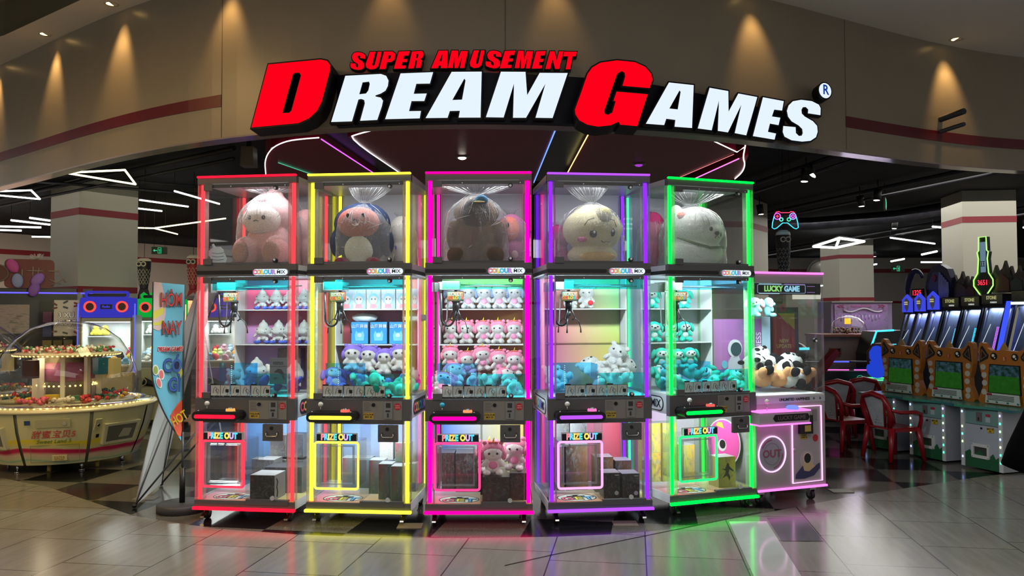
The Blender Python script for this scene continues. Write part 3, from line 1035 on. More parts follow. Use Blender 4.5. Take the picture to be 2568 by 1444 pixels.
def machine(i):
    x, y, a = MPOS[i]
    nm = NAMES[i]
    extra = ['at the end by the blue flag banner', 'between the red-lit and magenta-lit ones', 'in the middle of the row', 'between the magenta-lit and green-lit ones', 'turned beside the lower pink-lit machine'][i]
    p = thing('claw_machine', '%s-lit tall two-storey claw machine %s' % (nm, extra), 'claw machine', (x, y, 0), a, 'tall claw machines in a row')
    EDGE = glass((.95, .95, .96), 2.2, .04, .25, tuple(.45 + .55 * min(1, c) for c in TUBE[i]))  # haze takes the tube colour to imitate neon light scattered in the acrylic
    tube, sc = emi(TUBE[i], 2.4), emi(STRIPC[i], 3.0)
    # base
    b = MB().box(-W2, W2, 0, DP, .107, .155)
    b.box(.015, W2 - .05, -.006, .03, .13, .17)
    b.build('base', [SHADED_FRONT], p)
    MB().box(-W2 - .001, -W2 + .004, .01, DP, .1, .165).build('base_side_trim', PANW, p)
    MB().box(W2 - .004, W2 + .001, .01, DP, .1, .165).build('base_side_trim', PANW, p)
    MB().box(-W2 - .008, W2 + .008, -.02, .0, .086, .107, c=.004).build('base_neon', sc, p)
    for cx, cy_ in ((-.33, .08), (.33, .08), (-.33, .68), (.33, .68)):
        caster(p, cx, cy_)
    dk = bx('deck', DECK, p, -W2 + .01, W2 - .01, .01, DP - .02, .155, .158)
    # round GET print on the deck
    cx, cy_ = -.155, .14
    ring = MB().prism(circ(cx, cy_, .148, .115, 32), .158, .1585, plane='xy').build('round_print', mat('#dfe8dc', .4), dk)
    MB().prism(circ(cx, cy_, .152, .119, 32), .158, .159, [circ(cx, cy_, .144, .111, 32)], plane='xy').build('print_ring', BLACK, ring)
    MB().prism([(cx - .035, cy_ + .09), (cx + .035, cy_ + .09), (cx + .018, cy_ + .07), (cx + .018, cy_ + .055), (cx + .07, cy_ + .06), (cx + .07, cy_ + .015), (cx + .04, cy_ + .03),
                (cx + .03, cy_ + .02), (cx - .03, cy_ + .02), (cx - .04, cy_ + .03), (cx - .07, cy_ + .015), (cx - .07, cy_ + .06), (cx - .018, cy_ + .055), (cx - .018, cy_ + .07)], .1585, .1592, plane='xy').build('claw_print', BLACK, ring)
    text('GET', .125, [mat('#14181c')], ring, (cx + .002, cy_ - .032, .1592), (0, 0, 0), .008, .0003, sx=1.1)
    text('GET', .125, [mat('#e05a78'), mat('#e6dc50'), mat('#4aa8e0')], ring, (cx, cy_ - .03, .160), (0, 0, 0), .001, .0003, cols=[0, 1, 2], sx=1.1)
    # corner posts with tubes
    for s in (-1, 1):
        for yy, back in ((.03, 0), (DP - .04, 1)):
            for z0, z1 in ((.158, .762), (.92, 1.84), (1.93, 2.545)):
                if back and i in () and z0 > 1.9:
                    continue
                px = s * .362
                post = MB()
                post.box(px - .031, px - .027, yy - .028, yy + .028, z0, z1).box(px + .027, px + .031, yy - .028, yy + .028, z0, z1)
                q = post.build('corner_post', EDGE, p)
                MB().cyl((px + s * .002, yy, z0 + .004), (px + s * .002, yy, z1 - .004), .0145 if not back else .013, 10).build('neon_tube', tube, q)
    # middle: control band, header band, top box
    cb = MB().box(-W2, W2, 0, .05, .762, .92)
    cb.build('control_band', SHADED_FRONT, p)
    MB().box(-W2, W2, .05, DP, .775, .915).build('playfield_box', LIT_SIDE, p)
    hb = MB().box(-W2, W2, 0, .045, 1.84, 1.93).build('header_band', SHADED_FRONT, p)
    MB().box(-W2, W2, .045, DP, 1.845, 1.925).build('chamber_floor', LIT_SIDE, p)
    MB().box(-W2 - .002, .055, -.003, 0, 1.856, 1.884, c=.008).build('black_stripe', BLACK, hb)
    MB().box(.35, W2 + .002, -.003, 0, 1.856, 1.884, c=.006).build('black_stripe', BLACK, hb)
    for s in (-1, 1):
        MB().box(s * W2 - .002, s * W2 + .002, 0, DP, 1.856, 1.884).build('black_stripe', BLACK, hb)
    tb = MB().box(-W2, W2, 0, .045, 2.545, 2.594).build('top_box', SHADED_FRONT, p)
    MB().box(-W2, W2, .045, DP, 2.55, 2.594).build('top_panel', LIT_SIDE, p)
    MB().box(-W2, W2, -.012, .008, 2.592, 2.607, c=.004).build('top_neon', sc, p)
    # light pill COLOUR MIX
    ls = MB().prism(stadium(.067, .345, 1.843, 1.893), -.028, .0).build('light_sign', mat('#9fb0bc', .3), p)
    MB().prism(stadium(.07, .342, 1.846, 1.890), -.031, -.028).build('lit_face', emi((.86, .95, 1), 1.05), ls)
    text('COLOUR', .043, [COLS[6]], ls, (.158, -.0315, 1.867), bold=.0034, ext=.0003, sx=.98)
    text('COLOUR', .043, COLS, ls, (.158, -.0325, 1.867), bold=.0014, ext=.0003, cols=[0, 1, 2, 3, 4, 5], sx=.98)
    text('MIX', .038, [COLS[6]], ls, (.291, -.0322, 1.867), bold=.0006, ext=.0003)
    MB().prism([(.268, 1.8885), (.273, 1.8885), (.276, 1.883), (.265, 1.883)], -.0325, -.0315).build('claw_mark', COLS[6], ls)
    # side logo
    for s in (-1, 1):
        rz = -pi / 2 if s < 0 else pi / 2
        sl = MB().prism(stadium(.09, .66, .79, .905), 0, .004, plane='yz')
        sl.v = [(s * (W2 + xx), yy, zz) for xx, yy, zz in sl.v]
        sl = sl.build('side_logo', BLACK, p)
        s2 = MB().prism(stadium(.098, .652, .798, .897), .004, .0055, plane='yz')
        s2.v = [(s * (W2 + xx), yy, zz) for xx, yy, zz in s2.v]
        s2.build('logo_plate', mat('#d8dade', .5) if s < 0 else BLACKM, sl)
        text('COLOUR', .095, [mat('#e0506a'), mat('#e8a060'), mat('#d8c850'), mat('#4ab8c8'), mat('#4a90e0'), mat('#a070d0')], sl,
             (s * (W2 + .0065), .285 if s > 0 else .465, .845), (pi / 2, 0, rz), .003, .0004, cols=[0, 1, 2, 3, 4, 5])
        text('MIX', .085, [BLACK if s < 0 else mat('#e8e8ea')], sl, (s * (W2 + .0065), .55 if s > 0 else .2, .845), (pi / 2, 0, rz), .002, .0004)
    # chamber backs: gradient print, shelves; clear sides
    if i != 0:
        bx('chamber_back', mat('#a8aab4', .5), p, -.345, .345, DP - .02, DP - .012, 1.925, 2.55)
    else:
        bx('chamber_back', mat('#a8aab4', .5), p, -.10, .345, DP - .02, DP - .012, 1.925, 2.55)
    bx('back_panel', (PANELS if i != 3 else [0, 0, 0, PANEL_TEALLIT[0]])[i], p, -.335, .335, DP - .03, DP - .02, .92, 1.84)
    bx('lower_back_panel', LOWP[i], p, -.335, .335, DP - .03, DP - .02, .158, .775)
    bx('shelf_side', WHITE, p, -.345, -.335, .52, DP - .02, .92, 1.84)
    if i != 2:
        bx('shelf_side', WHITE, p, .335, .345, .52, DP - .02, .92, 1.84)
    for z in (1.3, 1.584):
        bx('shelf', GLs if i == 3 and z < 1.4 else mat('#d8dcde', .3), p, -.335, .335, .5, DP - .03, z, z + .008)
    bx('prize_floor', mat('#d8dadc', .4), p, -.39, .39, .05, DP - .03, .915, .93)
    for s in (-1, 1):
        for z0, z1, n_ in ((.165, .775, 'lower_side_glass'), (.915, 1.845, 'side_glass'), (1.925, 2.55, 'upper_side_glass')):
            bx(n_, GL, p, s * .391 - .002, s * .391 + .002, .005, DP - .01, z0, z1)
    # doors
    for z0, z1, n_ in ((1.929, 2.545, 'upper_door'), (.92, 1.84, 'playfield_door')):
        d = bx(n_, GL, p, -.338, .345, -.006, -.002, z0, z1)
        bx('hinge', SHADED_FRONT, d, -.338, -.27, -.014, .004, z1 - .052, z1 - .006)
        bx('hinge', SHADED_FRONT, d, -.338, -.27, -.014, .004, z0, z0 + .045)
        bx('top_rail', mat('#55555a', .4), d, -.27, .34, -.002, .006, z1 - .03, z1 - .004)
        bx('bottom_rail', mat('#55555a', .4), d, -.27, .34, -.002, .006, z0 + .002, z0 + .016)
        lockp(d, .222, z1 - .058, False)
        lockp(d, .222, z0 + .01, True)
        for xx in (-.12, .31):
            MB().cyl((xx, -.012, z1 - .022), (xx, -.006, z1 - .022), .0045, 8).build('screw', CHROME, d)
    cards(p)
    bx('film_strip', FILMS[i][0], p, -.27, .34, .008, .0095, 1.735, 1.825)
    # chute walls of tinted acrylic
    bx('chute_wall', FILMS[i][1], p, -.33, -.015, .24, .244, .93, 1.173)
    bx('chute_wall', FILMS[i][1], p, -.018, -.014, .02, .24, .93, 1.173)
    bx('front_film', FILMS[i][2], p, -.005, .345, .02, .024, .93, 1.107)
    ls_ = MB()
    for q in range(12):
        ls_.cyl((-.225, .235, .985 + q * .015), (-.225, .2301, .985 + q * .015), .003, 6)
    ls_.build('sensor_dots', emi((.6, 1, 1), 1.2), p)
    bx('led_bar', emi((.45, .95, 1), 1.8), p, -.24, .26, .03, .045, 1.822, 1.832)
    bx('led_bar', emi((1, 1, 1), 1.2), p, -.3, .3, .05, .06, 2.535, 2.545)
    gameclaw(p, [-.185, -.2, -.182, -.2, -.215][i], .16, i * .7)
    # control console
    co = MB().prism(stadium(-.352, .012, .764, .836), -.13, .0).build('control_console', BLACK, p)
    MB().prism(stadium(-.33, -.012, .785, .812), -.136, -.129).build('console_neon', sc, co)
    j = MB().cyl((-.263, -.07, .83), (-.263, -.07, .88), .004, 8).build('joystick', STEEL, co)
    MB().ell((-.263, -.07, .888), .019, 16, 10).build('ball_knob', mat('#2fa8c8', .2) if i == 2 else mat('#d8d6d2', .2), j)
    bt = MB().lathe([(.034, 0), (.034, .012), (.028, .018)], 20, (-.078, -.07, .836)).build('push_button', emi([(1, .45, .1), (1, .15, .12), (1, .35, .15), (1, .2, .55), (1, .12, .1)][i], 1.1), co)
    MB().ell((-.078, -.07, .852), (.024, .024, .012), 14, 8).build('button_cap', STEEL, bt)
    for xx in (-.32, -.03):
        MB().ell((xx, -.09, .836), .006, 8, 6).build('bolt', CHROME, co)
    # coin panel
    cp = bx('coin_panel', mat('#7c7a78', .45), p, .035, .331, -.004, 0, .768, .908)
    MB().prism(rrect(.196, .262, .778, .905, .004), -.012, -.004, [[(.222, .83), (.24, .83), (.24, .842), (.222, .842)]]).build('coin_slot_plate', mat('#8e8e90', .3, .7), cp)
    MB().box(.21, .242, -.017, -.012, .83, .842).box(.222, .232, -.019, -.012, .79, .82).box(.212, .246, -.014, -.012, .86, .895).build('coin_mech', mat('#2a2a2c', .4), cp)
    MB().prism(circ(.297, .868, .026, .026, 24), -.006, -.004).build('round_sticker', mat('#b01c2c', .5), cp)
    bars(MB(), .28, .317, -.0075, -.006, (.871, .856), .009).build('sticker_print', mat('#d88a90'), cp)
    MB().prism(rrect(.042, .117, .775, .822, .003), -.006, -.004).build('number_sticker', mat('#b89a3a', .5), cp)
    text('COLOUR\nMIX 0%d' % (i + 1), .018, [BLACK], cp, (.08, -.0065, .799), bold=.0005, ext=.0002)
    MB().cyl((.117, -.014, .88), (.117, -.004, .88), .013, 16).build('lock_cylinder', mat('#2a2a2c', .25, .8), cp)
    n_ = MB()
    for q in range(6):
        n_.box(.045, .1 - (q % 3) * .006, -.0048, -.0038, .838 + q * .011, .842 + q * .011)
    n_.build('printed_notice', mat('#5c5a58', .5), cp)
    # lower front: header, prize box, service door
    bx('lower_header', mat('#4c4a4c', .45), p, -.33, .345, -.004, .02, .738, .762)
    pb = thing_part('prize_door', p)
    bx('front_pane', GL, pb, -.33, .012, -.012, -.008, .14, .762)
    bx('side_pane', GL, pb, .012, .016, -.012, .3, .158, .762)
    f = MB()
    f.tube([(xx, -.02, zz) for xx, zz in rrect(-.322, .006, .263, .603, .018, 3)], .009, 8, closed=True)
    f.build('chute_neon', emi(PRZ[i], 1.6), pb)
    c_ = MB()
    c_.prism([(-.29, .29), (-.03, .29), (-.03, .58), (-.29, .58)], -.01, .02, [[(-.28, .30), (-.04, .30), (-.04, .57), (-.28, .57)]])
    c_.build('inner_frame', glass((.75, .78, .8), 2.5, .05, .15), pb)
    c_ = MB()
    c_.box(-.31, -.306, .0, .26, .27, .6).box(-.012, -.008, .0, .26, .27, .6).box(-.31, -.008, .258, .262, .27, .6).box(-.31, -.008, 0, .26, .266, .27)
    c_.build('prize_bin', GLs, pb)
    ps = MB().box(-.3, .0, -.045, -.01, .618, .672).build('prize_sign', mat('#dfe8ea', .3), pb)
    bx('sign_face', mat('#0a1220', .3), ps, -.3, .0, -.047, -.045, .618, .668)
    text('PRIZE OUT', .06, PRC, ps, (-.15, -.05, .645), bold=.0034, ext=.002, cols=[0, 1, 2, 3, 4, 4, 5, 6, 7], sx=.79)
    sd = bx('service_door', GL, p, .02, .345, -.008, -.004, .165, .738)
    lb = bx('lock_box', SHADED_FRONT, sd, .158, .305, -.035, -.004, .612, .735)
    MB().tube([(.19, -.036, .68), (.19, -.05, .665), (.19, -.05, .655), (.2, -.05, .648), (.265, -.05, .648), (.275, -.05, .655), (.275, -.05, .665), (.275, -.036, .68)], .005, 6).build('handle', STEEL, lb)
    MB().cyl((.228, -.045, .708), (.228, -.035, .708), .012, 14).build('key_cylinder', BLACK, lb)
    MB().cyl((.228, -.018, .186), (.228, -.004, .186), .017, 16).build('door_lock', CHROME, sd)
    # lamps of this machine
    dz = -a
    for z, pw, col, yy, sz in ((2.53, 5, (1, 1, 1), .2, (.6, .06)), (1.815, 28, (.78, .97, 1), .12, (.6, .05)), (.755, 10, (.95, 1, 1), .2, (.6, .06))):
        l = area('machine_lamp_and_fill', at(i, 0, yy, z), sz, pw, col, (R(12 if z > 2 else 38), 0, a))
    return p


def thing_part(name, parent):
    o = bpy.data.objects.new(name, None)
    C.objects.link(o)
    o.parent = parent
    o.empty_display_size = .05
    return o


MACH = [machine(i) for i in range(5)]

# ---------------------------------------------------------------- the lower pink-lit LUCKY GAME machine
def lucky():
    x, y, a = MPOS[5]
    p = thing('claw_machine', 'low pink-lit claw machine with LUCKY GAME sign, round OUT hatch and astronaut door', 'claw machine', (x, y, 0), a)
    PK = emi((1, .18, .75), 1.8)
    PKW = emi((1, .45, .85), 1.9)
    BODY = mat('#a09a9e', .4)
    x0, x1 = -.355, .33
    bx('body', BODY, p, x0, x1, 0, .7, .13, .82)
    bx('base_neon', PK, p, x0, x1 + .006, -.016, 0, .118, .134)
    for cx, cy_ in ((-.28, .08), (.24, .08), (-.28, .6), (.24, .6)):
        caster(p, cx, cy_, 0)
    bb = bx('slogan_band', mat('#b8bcc8', .35), p, x0, x1, -.004, .0, .822, .87)
    text('UNLIMITED HAPPINESS', .03, [BLACK], bb, (.02, -.005, .846), bold=.0012, ext=.0003, sx=1.0)
    for xx in (-.25, .215, .28):
        MB().prism([(xx + r * cos(t), .846 + r * sin(t)) for k, t in enumerate([q * pi / 4 for q in range(8)]) for r in [(.014 if k % 2 == 0 else .004)]], -.006, -.004).build('star_print', BLACK, bb)
    bx('playfield_box', PANW, p, x0, x1, 0, .7, .82, .885)
    bx('top_box', BODY, p, x0, x1, 0, .7, 1.80, 1.872)
    bx('top_neon', PK, p, x0, x1, -.012, .004, 1.871, 1.888)
    sg = bx('header_sign', mat('#0c1016', .25), p, x0, .3, -.004, .006, 1.703, 1.795)
    MB().prism(rrect(-.335, .145, 1.713, 1.784, .012), -.006, -.004, [rrect(-.332, .142, 1.716, 1.781, .010)]).build('sign_outline', emi((.5, .7, 1), .6), sg)
    MB().box(-.32, -.1, -.008, -.005, 1.786, 1.79).box(-.32, -.12, -.008, -.005, 1.708, 1.712).build('light_dash', emi((.5, .9, 1), .9), sg)
    MB().box(-.07, .14, -.008, -.005, 1.786, 1.79).box(.16, .24, -.008, -.005, 1.77, 1.774).box(.16, .24, -.008, -.005, 1.72, 1.724).build('light_dash', emi((.5, .25, .8), .6), sg)
    text('LUCKY GAME', .062, [emi((.35, .85, .25), .8), emi((.35, .75, .95), .8)], sg, (-.095, -.008, 1.748), bold=.0026, ext=.001, cols=[0] * 6 + [1] * 4, sx=.93)
    for xx in (x0 + .01, .25, .325):
        bx('clear_edge', CLEAR, p, xx - .006, xx + .006, -.004, .012, .885, 1.80)
    bx('front_glass', GL, p, x0, x1, -.002, .002, .885, 1.80)
    bx('side_glass', GL, p, x0, x0 + .004, 0, .7, .885, 1.80)
    bx('side_glass', GL, p, x1 - .004, x1, 0, .7, .885, 1.80)
    lockp(p, .215, 1.31)
    bx('shelf_side', mat('#a8c8d8', .4), p, .175, .265, .6, .68, .885, 1.52)
    bp = bx('side_banner', gradient('#9a5a9a', '#8a5a98', '#b06aa8', '#8a5a98', .5), p, -.34, .165, .6, .61, .885, 1.5)
    MB().prism(circ(-.12, 1.24, .075, .08, 28), .594, .6).build('helmet_print', mat('#c8ccd0', .5), bp)
    MB().prism(circ(-.11, 1.235, .056, .06, 24), .590, .594).build('visor_print', mat('#1c3a44', .4), bp)
    MB().prism([(-.2, .93), (-.19, 1.12), (-.16, 1.17), (-.08, 1.17), (-.05, 1.1), (-.02, .93)], .594, .6).build('suit_print', mat('#b8bcc4', .5), bp)
    MB().prism(circ(-.23, 1.1, .03, .035, 16), .594, .6).build('planet_print', mat('#5ab0c0', .5), bp)
    text('HAPPINESS', .075, [mat('#d8c8e0')], p, (.135, .595, 1.2), (pi / 2, -pi / 2, 0), .001, .0005)
    bx('shelf', GLs, p, x0 + .01, .27, .42, .66, 1.505, 1.512)
    # round hatch
    r_ = MB().prism(circ(-.215, .415, .125, .135, 36), -.006, .0).build('out_hatch', mat('#8f959c', .35), p)
    MB().tube([(-.215 + .132 * cos(t), -.01, .415 + .142 * sin(t)) for t in [q * pi / 18 for q in range(36)]], .006, 8, closed=True).build('hatch_neon', PKW, r_)
    text('OUT', .085, [mat('#8a4a62', .5)], r_, (-.215, -.008, .415), bold=.002, ext=.0005)
    for k, (t0, t1) in enumerate(((.5 * pi, .85 * pi), (-.45 * pi, 0.0))):
        MB().tube([(-.215 + .105 * cos(t0 + (t1 - t0) * q / 8), -.007, .415 + .115 * sin(t0 + (t1 - t0) * q / 8)) for q in range(9)], .005, 4).build('hatch_arc', mat('#8a4a62', .5), r_)
    MB().prism(circ(-.215, .415, .08, .088, 32), -.0075, -.006, [circ(-.215, .415, .077, .085, 32)]).build('hatch_ring', mat('#6a7078', .5), r_)
    # console
    co = MB().box(-.42, .07, -.12, 0, .67, .765).build('control_console', mat('#a8a4aa', .35), p)
    MB().prism([(-.27, .69), (-.29, .715), (-.27, .745), (.05, .745), (.068, .715), (.05, .69)], -.124, -.12).build('console_plate', BLACKM, co)
    text('LUCKY GAME', .045, [mat('#6a5a68', .5)], co, (-.11, -.126, .717), bold=.001, ext=.0005)
    bx('console_neon', PK, co, -.425, .075, -.13, .0, .764, .775)
    bx('console_neon', PK, co, -.425, .075, -.13, .0, .66, .671)
    j = MB().cyl((-.3, -.06, .775), (-.3, -.06, .835), .004, 8).build('joystick', STEEL, co)
    MB().ell((-.3, -.06, .845), .02, 14, 9).build('ball_knob', mat('#d8d0d0', .25), j)
    MB().lathe([(.05, 0), (.05, .018), (.035, .03), (0, .032)], 20, (-.05, -.06, .775)).build('push_button', emi((.22, .3, 1), 1.1), co)
    # door with astronaut
    d = bx('service_door', mat('#a6a0a6', .4), p, .0, .272, -.004, 0, .165, .775)
    MB().tube([(xx, -.008, zz) for xx, zz in [(.05, .785), (.285, .785), (.288, .17), (-.012, .165), (-.012, .66)]], .006, 8).build('door_neon', PKW, d)
    c_ = bx('card_reader', BLACK, d, .05, .165, -.05, -.004, .565, .715)
    bx('reader_label', mat('#b8b050', .4), c_, .08, .14, -.053, -.05, .585, .635)
    bx('yellow_sticker', mat('#b89a3a', .5), d, .075, .14, -.006, -.004, .515, .56)
    text('LUCKY\nGAME 06', .016, [BLACK], d, (.108, -.0065, .538), bold=.0004, ext=.0002)
    bx('coin_plate', mat('#8e8e90', .3, .7), d, .2, .24, -.01, -.004, .66, .755)
    MB().prism(circ(.225, .52, .027, .03, 20), -.006, -.004).build('round_sticker', mat('#b01c2c', .5), d)
    MB().cyl((0.01, -.012, .44), (.01, -.004, .44), .011, 12).build('door_lock', CHROME, d)
    ast = MB().prism(circ(.135, .345, .07, .075, 28), -.0065, -.004).build('astronaut_print', mat('#b6aeb0', .5), d)
    MB().prism(circ(.138, .36, .04, .046, 24), -.0085, -.0065).build('visor_ring', mat('#e0c8b8', .5), ast)
    MB().prism(circ(.138, .36, .034, .04, 24), -.0095, -.0085).build('dark_visor', mat('#181420', .2), ast)
    MB().prism([(.1, .32), (.17, .33), (.215, .29), (.2, .25), (.11, .255), (.09, .28)], -.009, -.0065).build('suit_print', mat('#c8b08a', .5), ast)
    MB().prism([(.015, .20), (.02, .235), (.09, .30), (.1, .26), (.15, .25), (.24, .305), (.262, .315), (.262, .27), (.2, .215), (.1, .195)], -.0105, -.0065).build('saucer_print', mat('#3c3a68', .5), ast)
    area('machine_lamp_and_fill', at(5, 0, .25, 1.79), (.5, .3), 13, (.95, 1, 1), (0, 0, a))
    return p


LUCKY = lucky()

# ---------------------------------------------------------------- soft toys
EYE_M = mat('#0c0a0c', .15)


def proto(name, body, col, parts, voxel=.022):
    """a soft toy one unit tall: a continuous body and its own-coloured parts"""
    b = MB()
    for e in body:
        b.ell(*e[:2], 16, 10, rot=e[2] if len(e) > 2 else None)
    me = smooth_mesh(b, voxel, name)
    me.materials.append(plushm(col))
    o = bpy.data.objects.new(name, me)
    C.objects.link(o)
    for pn, shapes, m in parts:
        q = MB()
        for s in shapes:
            if s[0] == 'cone':
                q.cyl(s[1], s[2], s[3], 10, s[4])
            elif s[0] == 'line':
                q.tube(s[1], s[2], 5)
            else:
                q.ell(s[0], s[1], 16, 10, rot=s[2] if len(s) > 2 else None)
        q.build(pn, m, o)
    return o


def eyes(x, y, z, r=.03, m=None):
    return [('eye', [((s * x, y, z), (r, r * .5, r * 1.15))], m or EYE_M) for s in (-1, 1)]


def sitter(name, col, hood=None, horn=None, belly=None, ear=None, muzzle=None, face=None, floppy=None, eye=.03, hat=None):
    body = [((0, .02, .27), (.21, .17, .26)), ((0, -.02, .64), (.26, .21, .24)), ((-.2, -.1, .36), (.07, .08, .14), (0, .5, 0)), ((.2, -.1, .36), (.07, .08, .14), (0, -.5, 0)),
            ((-.15, -.17, .1), (.1, .15, .1)), ((.15, -.17, .1), (.1, .15, .1)), ((0, 0, .45), (.12, .12, .12))]
    if ear == 'round' and not hood:
        body += [((-.2, 0, .86), (.08, .05, .08)), ((.2, 0, .86), (.08, .05, .08))]
    pr = []
    if hood:
        hp = [((0, .05, .73), (.3, .23, .26)), ((-.27, .02, .6), (.08, .14, .17)), ((.27, .02, .6), (.08, .14, .17)), ((-.2, .02, .95), (.07, .05, .07)), ((.2, .02, .95), (.07, .05, .07))]
        pr.append(('hood', hp, plushm(hood)))
    if face:
        pr.append(('face_patch', [((0, -.12, .62), (.2, .14, .17))], plushm(face)))
    if belly:
        pr.append(('belly_patch', [((0, -.1, .3), (.12, .08, .13))], plushm(belly)))
    if horn:
        pr.append(('horn', [('cone', (0, -.02, .96), (.03, -.04, 1.12), .035, .004)], mat(horn, .5)))
        pr.append(('crest', [((-.06, -.05, .97), (.07, .04, .03)), ((.07, -.05, .97), (.07, .04, .03))], plushm('#e8706a')))
    if muzzle:
        pr.append(('muzzle', [((0, -.22, .58), (.11, .1, .09))], plushm(muzzle)))
        pr.append(('nose', [((0, -.32, .61), (.05, .03, .035))], EYE_M))
    else:
        pr.append(('nose', [((0, -.25 if not face else -.27, .6), (.014, .01, .01))], mat('#70303a', .5)))
    if floppy:
        pr += [('ear', [((s * .29, -.02, .62), (.08, .11, .2), (0, s * -.25, 0))], plushm(floppy)) for s in (-1, 1)]
    if hat:
        pr.append(('cap', [((.05, -.06, .9), (.11, .1, .07))], plushm(hat)))
        pr.append(('cap_brim', [((.03, -.17, .87), (.09, .07, .012))], mat('#e8d078', .6)))
    pr += eyes(.1, -.215 if not face else -.25, .66, eye)
    return proto(name, body, col, pr)


HOME = {}


def store(key, o):
    HOME[key] = [o, False]


store('pinkhood', sitter('plush_toy', '#e8e2e0', '#e88aa8', '#e8c038', '#e890b8'))
store('bluelithood', sitter('plush_toy', '#eaeaee', '#9ab0d8', '#c8d878', '#e8a0c0'))  # blue light from the tinted film is put into the hood colour
store('purple', sitter('plush_toy', '#ece8ec', '#7a60b8', None, None, eye=.04))
store('teal', sitter('plush_toy', '#2fb09a', belly='#dfeae4', muzzle='#e6ece8', floppy='#2a9a88', face='#dfeae4'))
store('white', sitter('plush_toy', '#ecebe6', belly='#f2f0ee', ear='round'))
store('shark', proto('plush_toy', [((0, 0, .55), (.29, .25, .22)), ((0, 0, .74), (.17, .16, .2)), ((0, 0, .9), (.06, .07, .13)), ((-.26, -.04, .38), (.06, .06, .14), (0, .7, 0)), ((.26, -.04, .38), (.06, .06, .14), (0, -.7, 0)), ((0, .02, .3), (.12, .12, .16)), ((-.15, -.06, .2), (.06, .07, .1)), ((.15, -.06, .2), (.06, .07, .1))],
      '#dfe4e2', [('shoe', [((s * .18, -.13, .08), (.11, .2, .085))], mat('#1c2f80', .7)) for s in (-1, 1)] +
      [('shoelace', [('line', [(s * .18 - .05, -.24, .13), (s * .18 + .05, -.25, .14)], .012), ('line', [(s * .18 - .05, -.2, .155), (s * .18 + .05, -.21, .165)], .012), ('line', [(s * .18 - .05, -.15, .17), (s * .18 + .05, -.16, .175)], .012)], WHITE) for s in (-1, 1)] +
      eyes(.17, -.19, .62, .02) + [('mouth', [('line', [(-.17, -.2, .5), (-.07, -.245, .46), (.07, -.245, .46), (.17, -.2, .5)], .008)], mat('#8a9090', .6))]))
store('panda', proto('plush_toy', [((0, 0, .3), (.27, .3, .26)), ((0, -.1, .7), (.3, .26, .26)), ((0, 0, .45), (.2, .2, .2))], '#e4eae6',
      [('leg', [((s * .2, -.22, .12), (.12, .16, .12))], plushm('#17181c')) for s in (-1, 1)] + [('arm', [((s * .28, -.12, .42), (.09, .12, .15))], plushm('#17181c')) for s in (-1, 1)] +
      [('ear', [((s * .22, -.02, .93), (.09, .06, .09))], plushm('#17181c')) for s in (-1, 1)] + [('eye_patch', [((s * .12, -.33, .72), (.065, .04, .08), (0, s * .4, 0))], plushm('#17181c')) for s in (-1, 1)] +
      [('nose', [((0, -.37, .64), (.035, .02, .022))], EYE_M)]))
store('tan', proto('plush_toy', [((0, 0, .3), (.28, .25, .27)), ((0, -.06, .7), (.26, .24, .24)), ((-.2, -.2, .12), (.12, .16, .12)), ((.2, -.2, .12), (.12, .16, .12)), ((-.18, 0, .9), (.07, .05, .07)), ((.18, 0, .9), (.07, .05, .07)), ((0, 0, .45), (.2, .2, .2))],
      '#d8a070', [('muzzle', [((0, -.26, .64), (.1, .07, .08))], plushm('#ecdcc8')), ('nose', [((0, -.33, .67), (.03, .02, .02))], EYE_M)] + eyes(.1, -.27, .74, .02)))
store('elephant', sitter('plush_toy', '#7fd0cc', floppy='#e8b0d0', muzzle='#8fd8d2'))
store('grey', sitter('plush_toy', '#9ba4a0', ear='round', eye=.02))
store('loosepurple', sitter('plush_toy', '#8f78c4', belly='#e8a8a0', face='#ece8ec', floppy='#7a60b0'))
for h in HOME.values():
    h[0].hide_render = False


def soft(key, i, x, y, z, h, label, rot=(0, 0, 0), group=None, cat='soft toy', sx=1.2, name='plush_toy'):
    """put one toy into machine i at its local x, y, z, h tall"""
    src, used = HOME[key]
    if abs(rot[0]) > .4:
        h *= 1.15
        z += .015
    o = copy_tree(src) if used else src
    HOME[key][1] = True
    o.matrix_world = M(i) @ Matrix.Translation((x, y, z)) @ Euler(rot).to_matrix().to_4x4() @ Matrix.Diagonal((h * sx, h, h, 1))
    tag(o, label, cat)
    if 'group' in o:
        del o['group']
    if group:
        o['group'] = group
    return o


ORD = ['leftmost', 'second from the left', 'middle', 'second from the right', 'rightmost']
# white toys in blue shoes
for z, sh, xs, hh in ((1.592, 'upper', (-.143, -.02, .1, .22), .172), (1.309, 'lower', (-.133, -.0, .1, .22), .195)):
    for k, x in enumerate(xs):
        soft('shark', 0, x, .6, z, hh, 'white blue-shoed toy, %s on the %s shelf of the red-lit machine' % (('leftmost', 'second', 'third', 'rightmost')[k], sh), (0, 0, random.uniform(-.25, .25)), 'toys in blue shoes, red-lit machine')
for k, (x, y, z, r_, nm) in enumerate(((-.1, .4, 1.0, (.3, 0, .5), 'by the clear chute'), (.04, .36, .98, (-1.2, .3, .8), 'behind the dolphin flyer'), (.2, .45, .99, (.2, .4, -.6), 'at the back by the shelf posts'), (.26, .3, .99, (-.9, 0, 1.6), 'against the glass side'))):
    soft('shark', 0, x, y, z - .03, .25, 'white blue-shoed toy lying in the red-lit machine, ' + nm, r_, 'toys in blue shoes, red-lit machine')
soft('grey', 0, -.3, .42, .93, .2, 'round grey toy at the glass corner of the red-lit machine')
